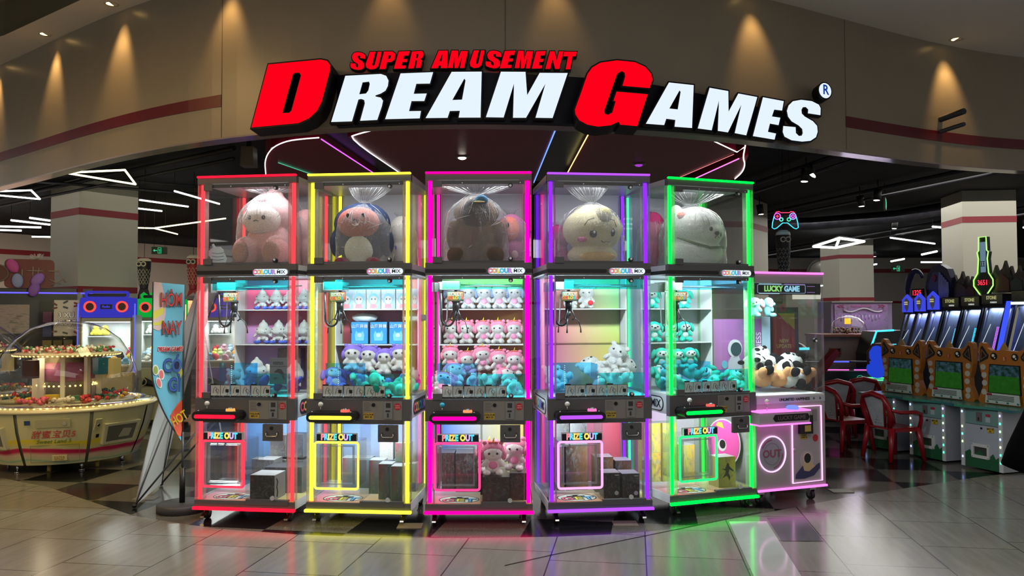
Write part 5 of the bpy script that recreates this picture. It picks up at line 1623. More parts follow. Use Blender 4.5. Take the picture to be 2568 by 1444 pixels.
# ---------------------------------------------------------------- candy dome machines
CREAM = mat('#c8c49a', .35, 0, .5, 4, .05)
def cream_mat():
    m = bpy.data.materials.new('striped_shell')
    m.use_nodes = True
    nt = m.node_tree
    N, L = nt.nodes.new, nt.links.new
    b = nt.nodes['Principled BSDF']
    tc = N('ShaderNodeTexCoord')
    sp = N('ShaderNodeSeparateXYZ')
    L(tc.outputs['Object'], sp.inputs[0])
    wv = N('ShaderNodeTexNoise')
    wv.inputs['Scale'].default_value = 1.4
    L(tc.outputs['Object'], wv.inputs['Vector'])
    ad = N('ShaderNodeMath')
    ad.operation = 'MULTIPLY_ADD'
    ad.inputs[1].default_value = .16
    L(wv.outputs[0], ad.inputs[0])
    L(sp.outputs[2], ad.inputs[2])
    r = N('ShaderNodeValToRGB')
    E_ = r.color_ramp.elements
    base = (*lin('#c9c696'), 1)
    E_[0].position, E_[0].color = 0, base
    E_[1].position, E_[1].color = 1, base
    for p_, c_ in ((.19, base), (.205, (*lin('#8fb89a'), 1)), (.22, base), (.265, (*lin('#d8b8a0'), 1)), (.295, (*lin('#c02050'), 1)), (.325, (*lin('#c02050'), 1)), (.335, base), (.40, (*lin('#d8c830'), 1)), (.415, (*lin('#d8c830'), 1)), (.43, base)):
        e = E_.new(p_)
        e.color = c_
    L(ad.outputs[0], r.inputs[0])
    L(r.outputs[0], b.inputs['Base Color'])
    b.inputs['Roughness'].default_value = .3
    return m


CSH = cream_mat()
DOME = glass((.98, .98, .97), 1.5, .03)
BULB = emi((1, .62, .18), 3.2)
CANDY = [mat(c, .35) for c in ('#b81c2c', '#2c5a48', '#c8a028', '#c84a6a', '#d8d0c0', '#3c7a9a')]


def dome(x, y, rz, label, rich=True):
    p = thing('candy_dome_machine', label, 'candy machine', (x, y, 0), rz, 'candy dome machines')
    n = 8
    def ring(r, z):
        return [(r * cos(pi / 8 + 2 * pi * k / n), r * sin(pi / 8 + 2 * pi * k / n), z) for k in range(n)]
    b = MB()
    for k in range(n):
        # eight slightly bowed panels
        a0, a1 = pi / 8 + 2 * pi * k / n + .02, pi / 8 + 2 * pi * (k + 1) / n - .02
        vs, m_ = [], 6
        for (r, z) in ((.69, .09), (.76, .25), (.82, .42), (.86, .6)):
            for q in range(m_ + 1):
                a = a0 + (a1 - a0) * q / m_
                vs.append((r * cos(a), r * sin(a), z))
        fs = [(j * (m_ + 1) + q, j * (m_ + 1) + q + 1, (j + 1) * (m_ + 1) + q + 1, (j + 1) * (m_ + 1) + q) for j in range(3) for q in range(m_)]
        MB().add(vs, fs, 0, True).build('shell_panel', CSH, p)
    MB().lathe([(0, .09), (.66, .09), (.74, .3), (.84, .6), (.0, .6)], 32).build('inner_shell', mat('#8f8c70', .5), p)
    MB().lathe([(.84, .60), (.885, .605), (.89, .625), (.86, .64), (.69, .645)], 48).build('rim', mat('#cfc6a4', .2, 0, .6), p)
    bl = MB()
    for k in range(88):
        a = 2 * pi * k / 88
        bl.ell((.80 * cos(a), .80 * sin(a), .645), .011, 6, 4)
        bl.ell((.845 * cos(a + .03), .845 * sin(a + .03), .632), .009, 6, 4)
    bl.build('bulb_ring', BULB, p)
    MB().lathe([(.70, .640), (.73, .665), (.78, .67), (.84, .655)], 48).build('clear_gutter', glass((1, .9, .7), 2.2, .05), p)
    prof = [(.66, .65), (.69, .75), (.69, .88), (.66, 1.02), (.6, 1.16), (.5, 1.3), (.36, 1.41), (.2, 1.475), (.03, 1.49)]
    MB().lathe(prof, 40).build('clear_dome', DOME, p)
    MB().cyl((0, 0, 1.48), (0, 0, 1.50), .04, 12).build('dome_cap', STEEL, p)
    MB().lathe([(0, .66), (.66, .66), (.66, .65)], 36).build('turntable', mat('#b8b4a4', .2, .3), p)
    core = MB().cyl((0, 0, .66), (0, 0, 1.12), .2, 8)
    core.build('core', mat('#8f8a70', .4), p)
    for k in range(8):
        a = 2 * pi * k / 8
        MB().box(-.025, .025, -.02, .02, .66, 1.12).build('core_post', mat('#e0dcc8', .4), p, (.3 * cos(a), .3 * sin(a), 0), (0, 0, a))
    MB().lathe([(.22, .86), (.26, .88), (.26, 1.04), (.22, 1.06)], 32).build('candy_drum', gradient('#b85a8a', '#b85a8a', '#a04a78', '#a04a78', .4, 'candy_drum', 30), p)
    MB().lathe([(0, 1.12), (.48, 1.12), (.52, 1.15), (.48, 1.16), (0, 1.16)], 40).build('upper_tray', mat('#c8b8a0', .3), p)
    bl = MB()
    for k in range(70):
        a = 2 * pi * k / 70
        bl.ell((.5 * cos(a), .5 * sin(a), 1.14), .012, 6, 4)
        if k % 2:
            bl.ell((.28 * cos(a), .28 * sin(a), .82), .01, 6, 4)
    bl.build('bulb_ring', BULB, p)
    cs = MB()
    for k in range(240):
        a, r = random.uniform(0, 2 * pi), random.uniform(.05, .46)
        cs.ell((r * cos(a), r * sin(a), 1.165 + random.uniform(0, .05)), (.02, .016, .014), 6, 4, mi=k % 4, rot=(random.random() * 3, random.random() * 3, 0))
    s_ = cs.build('sweets', [mat('#c8a0a0', .3), mat('#b03848', .3), mat('#d8d4cc', .3), mat('#4a7a50', .3)], p)
    s_['kind'] = 'stuff'
    cs = MB()
    for k in range(170):
        a, r = random.uniform(0, 2 * pi), random.uniform(.36, .62)
        cs.ell((r * cos(a), r * sin(a), .68 + random.uniform(0, .04)), (.035, .022, .02), 6, 4, mi=int(a * 2) % 5, rot=(0, random.random(), random.random() * 3))
    s_ = cs.build('sweets', CANDY[:5], p)
    s_['kind'] = 'stuff'
    # goods and fittings under the dome
    for (a, r, w_, h_, z, c_, nm) in ((-2.15, .5, .13, .18, .92, '#3a1a14', 'brown'), (-.75, .5, .15, .17, .94, '#0e4a60', 'blue'), (-.55, .56, .12, .2, .9, '#b8a878', 'tan'), (-1.75, .45, .12, .05, .7, '#c8a818', 'yellow'), (-1.3, .52, .08, .05, .69, '#2a6a4a', 'green')):
        MB().box(-w_ / 2, w_ / 2, -.03, .05, z, z + h_).build('prize_carton', mat(c_, .35), p, (r * cos(a), r * sin(a), 0), (0, 0, a + pi / 2))
    MB().ell((-.42, -.3, .68), (.16, .1, .03), 16, 6).build('scoop_dish', mat('#8a8a78', .4), p)
    if rich:
        def pan(a, r, w_, z0, z1, name, m, th=.01, lean=0):
            return MB().box(-w_ / 2, w_ / 2, -th, 0, z0, z1).build(name, m, p, (r * cos(a), r * sin(a), 0), (lean, 0, a + pi / 2))
        A0 = -1.5708
        for a in (A0 - .0, A0 + pi / 4 * 1, A0 - pi / 4 * 1, A0 - pi / 2):
            r = .80 * cos(pi / 8) + .03
            if a == A0:
                f = pan(a, .672, .3, .50, .585, 'coin_door', mat('#b8b48a', .35), .012, .322)
                MB().cyl((.1, -.02, .54), (.1, -.01, .54), .018, 14).build('lock', CHROME, f)
                bx('blue_sticker', mat('#2a4a7a'), f, -.24, -.19, -.004, 0, .53, .575)
                text('甜蜜宝贝5', .085, [mat('#c05050', .4)], f, (.0, -.006, .42), (pi / 2, 0, 0), .001, .001, shear=.2)
                text('Sweet Land 5', .055, [mat('#5a7a50', .4)], f, (.0, -.006, .35), (pi / 2, 0, 0), 0, .001, shear=.3)
                d_ = MB().prism([(-.2, .13), (.22, .13), (.22, .31), (-.2, .31)], -.004, -.0, [[(-.197, .133), (.217, .133), (.217, .307), (-.197, .307)]]).build('panel_seam', mat('#7a785a'), f)
                s_ = bx('warning_sticker', mat('#e0d8a0', .5), f, -.02, .11, -.004, 0, .14, .2)
                bars(MB(), .0, .09, -.006, -.004, (.18, .165, .15), .007).build('sticker_print', mat('#b08a20'), s_)
            else:
                fr = MB().prism([(-.19, .28), (.19, .28), (.21, .5), (-.21, .5)], -.03, .02, [[(-.16, .305), (.16, .305), (.175, .475), (-.175, .475)]]).build('window_frame', mat('#ccc9a4', .35), p, (.66 * cos(a), .66 * sin(a), 0), (.322, 0, a + pi / 2))
                bx('window_back', mat('#6a6a5c', .4), fr, -.17, .17, -.024, -.018, .3, .48)
                MB().prism([(-.02, .34), (.1, .34), (.12, .42), (.02, .43)], -.03, -.024).build('prize_flap', mat('#b0ad94', .35), fr)
                q = bx('side_box', mat('#bcb990', .35), fr, -.32, -.25, -.012, .0, .45, .56)
                MB().cyl((-.285, -.02, .5), (-.285, -.01, .5), .014, 12).build('lock', CHROME, q)
                bx('socket', BLACK, fr, -.27, -.24, -.006, .0, .36, .395)
        for a in (-2.2, -1.2, -.4, .6, 1.8, 2.8):
            MB().cyl((.6 * cos(a), .6 * sin(a), .0), (.6 * cos(a), .6 * sin(a), .09), .014, 8).cyl((.6 * cos(a), .6 * sin(a), .0), (.6 * cos(a), .6 * sin(a), .012), .03, 10).build('levelling_foot', STEEL, p)
        for a in (-1.7, -.9):
            w_ = MB().cyl((.55 * cos(a) - .015, .55 * sin(a), .035), (.55 * cos(a) + .015, .55 * sin(a), .035), .035, 14).build('caster', mat('#a89440', .5), p)
    l = bpy.data.lights.new('dome_lamp', 'POINT')
    l.energy = 4
    l.color = (1, .85, .6)
    l.shadow_soft_size = .15
    o = bpy.data.objects.new('dome_lamp', l)
    C.objects.link(o)
    o.location = (x - .1, y - .35, 1.1)
    return p


dome(-4.72, 8.55, math.atan2(8.55, -4.72) - pi / 2 - .14, 'pale yellow striped candy machine under a big clear dome, nearer the blue flag banner')
dome(-6.45, 9.5, .4, 'candy dome machine half outside the view beyond the nearer candy dome', False)
yellow_fill = area('machine_lamp_and_fill', (-3.6, 7.9, 2.4), (.5, .5), 26, (1, .95, .45), (R(50), 0, R(60)))  # unseen yellow area light added to colour the candy dome's flank

# ---------------------------------------------------------------- flag banner and the leaning white banner
fb_ = thing('flag_banner', 'tall blue flag banner reading HÔM NAY CÓ GÌ HOT on a round base', 'banner', (-2.62, 6.42, 0), R(24))
MB().lathe([(0, 0), (.19, 0), (.19, .055), (.18, .065), (0, .065)], 36).build('base', [mat('#3c3c3e', .5)], fb_)
MB().cyl((.0, 0, .06), (0, 0, .34), .022, 12).build('socket', BLACK, fb_)
MB().cyl((.0, 0, .34), (0, 0, .62), .009, 8).cyl((.0, 0, .62), (0, 0, 1.79), .006, 8).build('pole', mat('#5a5a5e', .35, .6), fb_)
FZ = 1.79
def flagx(t, u):
    """t down 0..1, u across 0 (pole) .. 1"""
    w_ = .225 if t < .6 else .225 - .17 * ((t - .6) / .4) ** 1.6
    return -.0 - w_ * u, .02 * sin(3 * u + t * 2) - .012, FZ - 1.18 * t - (.08 * (1 - u) * t) + .02 * u
cl_ = MB()
nu, nv = 10, 36
vs = [flagx(j / nv, q / nu) for j in range(nv + 1) for q in range(nu + 1)]
vs2 = [(x, y + .003, z) for x, y, z in vs]
k0 = len(vs)
fs = [(j * (nu + 1) + q, (j + 1) * (nu + 1) + q, (j + 1) * (nu + 1) + q + 1, j * (nu + 1) + q + 1) for j in range(nv) for q in range(nu)]
cl_.add(vs, [tuple(reversed(f)) for f in fs], 0, True).add(vs2, fs, 0, True)
fc_ = cl_.build('flag_cloth', mat('#6aaec4', .6, 0, .3), fb_)
MB().tube([(flagx(j / 20, 1)[0] - .004, flagx(j / 20, 1)[1], flagx(j / 20, 1)[2]) for j in range(21)], .006, 6).build('edge_seam', mat('#2a2c30', .6), fb_)
def onflag(name, poly, m, dy=.004):
    """print lying on the cloth; poly in (u, t)"""
    b = MB()
    t_ = tessellate_polygon([[Vector((*p_, 0)) for p_ in poly]])
    b.add([(flagx(t, u)[0], flagx(t, u)[1] - dy, flagx(t, u)[2]) for u, t in poly], [tuple(q) for q in t_] )
    return b.build(name, m, fc_)
onflag('pale_wave', [(1, 0), (.75, 0), (.62, .1), (.6, .2), (.7, .3), (.85, .32), (1, .31)], mat('#c8a8a0', .6), .003)
onflag('yellow_wave', [(1, .2), (.85, .18), (.66, .16), (.68, .2), (.85, .23), (1, .25)], mat('#c8b838', .6), .005)
onflag('yellow_wave', [(1, .27), (.85, .265), (.66, .24), (.68, .265), (.85, .285), (1, .29)], mat('#c8b838', .6), .005)
onflag('orange_burst', [(.0, .72), (.2, .76), (.45, .82), (.7, .87), (.8, .95), (.75, 1.0), (.5, .99), (.2, .97), (.02, .9)], mat('#cc4a28', .6), .005)
onflag('yellow_bow', [(.12, .5), (.2, .51), (.14, .545), (.2, .58), (.1, .6), (.02, .56), (.06, .53)], mat('#c8c860', .6), .005)
for u0, t0, c_ in ((.72, .6, '#d86a6a'), (.82, .66, '#d86a6a'), (.9, .58, '#8aa048')):
    onflag('fruit_patch', [(u0 + .1 * cos(q) , t0 + .035 * sin(q)) for q in [k * pi / 7 for k in range(14)]], mat('#e0dcd4', .6), .005)
    onflag('fruit_print', [(u0 + .07 * cos(q) , t0 + .027 * sin(q)) for q in [k * pi / 7 for k in range(14)]], mat(c_, .6), .007)
def ftext(s_, t, u, size, m, sx=.6, sh=0, bold=.002, out=None):
    x, y, z = flagx(t, u)
    if out:
        text(s_, size, [out], fc_, (x, y - .02, z), (pi / 2, 0, 0), bold + .004, .0006, sx=sx, shear=sh)
    text(s_, size, [m], fc_, (x, y - .0235, z), (pi / 2, 0, 0), bold, .0006, sx=sx, shear=sh)
RD, BLU = mat('#c03830', .6), mat('#2f58a8', .6)
DK = mat('#2a2440', .6)
ftext('HÔM', .11, .42, .15, RD, .46, 0, .001, DK)
ftext('NAY', .29, .4, .15, RD, .46, 0, .001, DK)
ftext('DREAM GAMES', .425, .45, .05, mat('#c01820'), .55, .2, .001, WHITE)
ftext('CÓ', .53, .36, .15, mat('#3a62b4', .6), .6, 0, .002, mat('#1c2a5a'))
ftext('GÌ', .65, .3, .15, mat('#3a62b4', .6), .6, 0, .002, mat('#1c2a5a'))
text('HOT', .1, [mat('#d8b828')], fc_, (flagx(.87, .38)[0] + .02, -.03, flagx(.87, .38)[2]), (pi / 2, -.6, 0), .002, .001, shear=.2, sx=.6)

wb = thing('leaning_banner', 'plain white back of a leaning stand banner behind the blue flag banner', 'banner')
A_, B_, C_, D_ = Vector((-3.035, 6.50, .02)), Vector((-3.187, 7.34, .02)), Vector((-2.60, 6.62, 1.75)), Vector((-2.74, 7.42, 1.75))
q = MB()
n_ = Vector((-.97, -.17, .2)) * .003
g_ = 8
vs = []
for j in range(g_ + 1):
    for k in range(g_ + 1):
        u, v = k / g_, j / g_
        P = A_.lerp(B_, u).lerp(C_.lerp(D_, u), v)
        sag = sin(pi * v) * .05 * (1 - .4 * u)
        vs.append(tuple(P + Vector((-sag, 0, 0))))
k_ = len(vs)
fs = [(j * (g_ + 1) + k, j * (g_ + 1) + k + 1, (j + 1) * (g_ + 1) + k + 1, (j + 1) * (g_ + 1) + k) for j in range(g_) for k in range(g_)]
q.add(vs, fs, 0, True).add([tuple(Vector(v) + Vector((.004, 0, 0))) for v in vs], [tuple(reversed(f)) for f in fs], 0, True)
q.build('banner_cloth', mat('#ecece4', .7), wb)
for a, b_ in ((A_, D_ + Vector((.02, 0, 0))), (B_, C_ + Vector((.02, 0, 0)))):
    MB().cyl(a + Vector((.0, 0, 0)), b_, .007, 8).build('strut', mat('#6a6a6c', .4, .5), wb)
MB().cyl(A_ + Vector((.0, .0, .0)), Vector((-2.35, 6.98, 1.0)), .008, 8).build('strut', mat('#4a4a4c', .4, .5), wb)
MB().cyl(B_, Vector((-2.42, 6.95, .78)), .008, 8).build('strut', mat('#4a4a4c', .4, .5), wb)
MB().cyl((-2.72, 7.0, 1.62), (-2.48, 6.9, .5), .006, 8).build('white_strut', mat('#a8a8aa', .4), wb)
MB().ell(A_, (.02, .02, .018), 8, 6).build('foot', BLACK, wb)
MB().ell(B_, (.02, .02, .018), 8, 6).build('foot', BLACK, wb)

# ---------------------------------------------------------------- boombox-topped claw machines
def boombox(x, y, rz, col, cab, label, s=1.0, right=True):
    p = thing('boombox_claw_machine', label, 'claw machine', (x, y, 0), rz, 'boombox-topped claw machines')
    HD = mat(col, .4)
    LT = emi(col, .55)
    hd = MB().prism(rrect(-.31, .31, 1.52, 1.78, .03), -.04, .3).build('boombox_header', LT, p)
    MB().prism(rrect(-.26, .26, 1.78, 1.865, .03), -.02, .05, [rrect(-.235, .235, 1.79, 1.835, .02)]).build('boombox_handle', LT, hd)
    bx('handle_gap', mat('#0a0a20', .5), hd, -.235, .235, .02, .03, 1.79, 1.83)
    for s_ in (-.19, .19):
        r_ = MB().prism(circ(s_, 1.66, .073, .073, 28), -.065, -.04, [circ(s_, 1.66, .05, .05, 28)]).build('speaker_ring', emi((1, .08, .06), 1.2), hd)
        MB().prism(circ(s_, 1.66, .05, .05, 24), -.05, -.04).build('speaker_cone', mat('#2a0c0c', .5), hd)
    d_ = bx('display', mat('#080a14', .3), hd, -.07, .07, -.048, -.04, 1.63, 1.69)
    text('Radio', .04, [emi(col, 1.0)], d_, (0, -.05, 1.66), bold=.001, ext=.0005)
    for s_ in (-1, 1):
        bx('side_post', mat('#8a8878', .4), p, s_ * .31 - .02, s_ * .31 + .02, -.02, .04, .86, 1.52)
        bx('side_neon', emi((.1, .12, 1), 1.4) if s_ < 0 or col != '#18d850' else emi((.9, .8, .4), 1), p, s_ * .338 - .006, s_ * .338 + .006, -.02, .0, .8, 1.7)
    bx('top_rail', mat('#8a8878', .4), p, -.31, .31, -.02, .04, 1.47, 1.52)
    bx('bottom_rail', mat('#8a8878', .4), p, -.31, .31, -.02, .04, .82, .88)
    bx('cabinet_back', mat('#c4ccc8', .5), p, -.31, .31, .55, .57, .1, 1.55)
    bx('cabinet_side', mat('#b8c0bc', .5), p, .31, .32, .0, .56, .1, 1.55)
    bx('cabinet_side', mat('#b8c0bc', .5), p, -.32, -.31, .0, .56, .1, 1.55)
    bx('front_glass', GL, p, -.29, .29, -.01, -.007, .88, 1.47)
    bx('cabinet_base', mat(cab, .4), p, -.32, .32, -.03, .56, .08, .80)
    bx('playfield', mat('#c8c4b8', .5), p, -.31, .31, 0, .55, .8, .9)
    bx('led_bar', emi((.9, 1, 1), 4), p, -.27, .27, .03, .05, 1.455, 1.465)
    bx('shelf', mat('#c8d0d0', .3), p, -.3, -.02, .35, .5, 1.26, 1.268)
    f_ = MB().tube([(-.2, -.04, .62), (-.08, -.045, .58), (.06, -.045, .55), (.14, -.045, .4), (.22, -.045, .3)], [.06, .035, .05, .06, .05], 8).build('black_trim', BLACKM, p)
    MB().prism(circ(-.2, .62, .055, .055, 20), -.11, -.1, [circ(-.2, .62, .042, .042, 20)]).build('coin_ring', mat('#9a8a70', .4), p)
    MB().cyl((-.02, -.06, .8), (-.02, -.06, .86), .012, 8).build('joystick', WHITE, p)
    MB().prism(rrect(-.3, .3, .03, .08, .02), -.02, .5).build('plinth', BLACKM, p)
    l = area('machine_lamp_and_fill', p.matrix_basis @ Vector((0, .2, 1.46)), (.5, .2), 9, (.95, 1, .97), (0, 0, rz))
    return p


BBX = [(-5.27, 10.45, .25, '#4a48e8', '#a89a78', 'claw machine topped by a blue boombox with two red speaker rings, before the pillar'),
       (-4.98, 11.38, .2, '#18d850', '#a8a078', 'claw machine topped by a green boombox, partly behind the blue flag banner'),
       (-4.1, 11.5, .15, '#5a48c8', '#6a50b0', 'claw machine topped by a violet boombox, seen past the red-lit machine')]
for a in BBX:
    boombox(*a)
PILE = ['#e8d860', '#e8e4dc', '#7ab0d8', '#d8a0b8', '#2a2a30', '#c8e0a0', '#e8b060', '#c84a50', '#a8c8e0']
# toys behind the boombox machines' glass
sm_b = MB().ell((0, 0, .5), (.5, .42, .42), 12, 8).ell((0, -.1, .95), (.34, .3, .28), 12, 8).ell((-.4, -.2, .3), (.18, .2, .18), 8, 6).ell((.4, -.2, .3), (.18, .2, .18), 8, 6)
sm_me = {}
def smalltoy(p, x, y, z, s_, col, label, group, rz=0, rx=0):
    if col not in sm_me:
        o = sm_b.build('small_plush', plushm(col))
        sm_me[col] = o.data
    else:
        o = bpy.data.objects.new('small_plush', sm_me[col])
        C.objects.link(o)
    o.matrix_world = p @ Matrix.Translation((x, y, z)) @ Euler((rx, 0, rz)).to_matrix().to_4x4() @ Matrix.Scale(s_, 4)
    return tag(o, label, 'soft toy', group)
for b_, (x, y, rz, *_r) in enumerate(BBX):
    Mx = Matrix.Translation((x, y, 0)) @ Matrix.Rotation(rz, 4, 'Z')
    nm = ('blue', 'green', 'violet')[b_]
    for k, xx in enumerate((-.22, -.11)):
        smalltoy(Mx, xx, .42, 1.268, .12, ('#e8dc50', '#f0f0ea', '#f0f0ee')[b_], ('round yellow', 'white', 'white')[b_] + ' toy on the shelf of the %s boombox machine, %s' % (nm, ('outer', 'inner')[k]), 'shelf toys in the %s boombox machine' % nm)
    k = 0
    for r_ in range(3):
        for xx in (-.24, -.13, -.02, .09, .2):
            smalltoy(Mx, xx + random.uniform(-.02, .02), .15 + .15 * r_, .89 + .05 * r_ + random.uniform(0, .03), .1, PILE[(k * 5 + b_) % 9],
                     'small assorted plush toy heaped in the %s boombox machine' % nm, 'toy heap in the %s boombox machine' % nm, random.uniform(-2, 2), random.uniform(-.8, .8))
            k += 1

# ---------------------------------------------------------------- service counter with screen, poster, candy sign
kc = thing('service_counter', 'black service kiosk with a blue light line and a wall screen behind the candy domes', 'kiosk', (-6.6, 11.3, 0), .55)
bx('counter_body', mat('#101014', .4), kc, -1.6, .62, 0, .35, 0, 1.93)
bx('blue_light_line', emi((.1, .08, 1), 2.0), kc, -1.6, .62, -.012, 0, 1.855, 1.875)
scn = bx('screen_bezel', mat('#16181c', .3), kc, -1.4, -.05, -.03, 0, 1.2, 1.76)
sf = bx('screen_face', gradient('#a88a98', '#a08a80', '#98889a', '#a89a90', .3, 'screen_print', 11), scn, -1.33, -.16, -.035, -.03, 1.3, 1.7)
for k in range(9):
    bx('display_shelf_item', mat(['#7a4a6a', '#a87838', '#8a9a40', '#4a5a90', '#7a7a50', '#a0a048', '#a89a50', '#807a40', '#909060'][k], .5), kc, .0 + .13 * (k % 3), .11 + .13 * (k % 3), -.05, 0, 1.45 - .2 * (k // 3), 1.6 - .2 * (k // 3))
po = thing('hanging_poster', 'pale poster reading 3 XU 1 LƯỢT with candy prints, hung at the kiosk end', 'poster', (-5.88, 10.6, 1.28), .2)
bx('poster_sheet', mat('#c8c4b8', .5), po, -.15, .15, 0, .008, 0, .47)
text('3 XU', .09, [mat('#f4f4f0')], po, (0, -.006, .27), bold=.003, ext=.0006)
text('1 LƯỢT', .09, [mat('#f4f4f0')], po, (0, -.006, .17), bold=.003, ext=.0006, sx=.8)
for q_, z_ in (('3 XU', .27), ('1 LƯỢT', .17)):
    text(q_, .09, [BLACKM], po, (0, -.002, z_), bold=.007, ext=.0004, sx=1 if z_ > .2 else .8)
for k in range(9):
    a = random.uniform(-.6, .6)
    xx, zz = (-.14 + .13 * (k % 3)), (.05, .38, .43)[k // 3] + random.uniform(-.015, .015)
    MB().prism([(xx + (u * cos(a) - v * sin(a)), zz + (u * sin(a) + v * cos(a))) for u, v in stadium(-.035, .035, -.012, .012, 4)], -.003, 0).build('sweet_print', mat(('#6a4a44', '#4a5458', '#7a3a38')[k % 3], .6), po)
cs_ = thing('candy_sign', 'dark red candy-shaped sign board with plumes on top of the black kiosk', 'sign', (-6.75, 11.15, 1.93), .5)
MB().prism(rrect(-.26, .34, .0, .4, .06), 0, .05).build('sign_board', mat('#6a1410', .4), cs_)
MB().prism(circ(-.36, .2, .16, .13, 20), -.03, .03, [circ(-.36, .2, .14, .11, 20)]).build('candy_ring', mat('#5c4438', .4), cs_)
MB().prism(circ(-.36, .2, .14, .11, 20), -.01, .02).build('candy_disc', mat('#55140f', .4), cs_)
ch = MB()
for pts in ([(-.2, .22), (-.1, .22)], [(-.05, .26), (-.05, .1)], [(.0, .24), (.2, .24)], [(.08, .3), (.08, .1)], [(.08, .1), (.2, .16)], [(.15, .28), (.13, .1)], [(.26, .24), (.4, .24)], [(.28, .12), (.42, .06)], [(.38, .26), (.48, .08)], [(.3, .04), (.48, .16)]):
    ch.tube([(u, -.012, v) for u, v in pts], .009, 5)
ch.build('neon_stroke', mat('#9a8878', .4), cs_)
for k, (u, v, c_) in enumerate(((-.16, .3, '#c04a98'), (-.1, .1, '#8f9ac8'), (.1, -.02, '#8a5ab8'), (.14, .12, '#9a6ac8'))):
    MB().ell((u, -.05, v), (.07, .02, .1), 12, 8, rot=(0, -.5 + k * .4, 0)).build('plume', mat(c_, .5), cs_)
tf = MB()
for k in range(40):
    a, e = random.uniform(0, 2 * pi), random.uniform(.2, 1.4)
    tf.tube([(.12, .02, .4), (.12 + .09 * cos(a), .02 + .05 * sin(a), .4 + .09 * sin(e))], .004, 4)
tf.build('white_tuft', mat('#c8c0bc', .7), cs_)
# colourful panels on the far side wall
for k, (x, y, nm) in enumerate(((-11.2, 17.9, 'with scattered diamonds, beyond the kiosk'), (-8.4, 21.0, 'warm lit, beyond the green boombox'))):
    t = thing('wall_mural', 'printed wall mural ' + nm, 'mural', (x, y, 1.45), .95)
    bx('mural_print', [gradient('#d8c8c8', '#e8d8d0', '#d8a8a0', '#e0c8c0', .5, 'mural', 14), gradient('#d8a888', '#e0b898', '#a87858', '#c89070', .5, 'mural', 5)][k], t, -1.4, 1.4, -.03, 0, -.3, .48)
    bx('mural_rail', BLACKM, t, -1.45, 1.45, -.08, 0, .5, .6)
    area('mural_lamp', (x + .7, y - .9, 2.3), (.4, .4), 30, (1, .8, .6), (R(60), 0, R(40)))

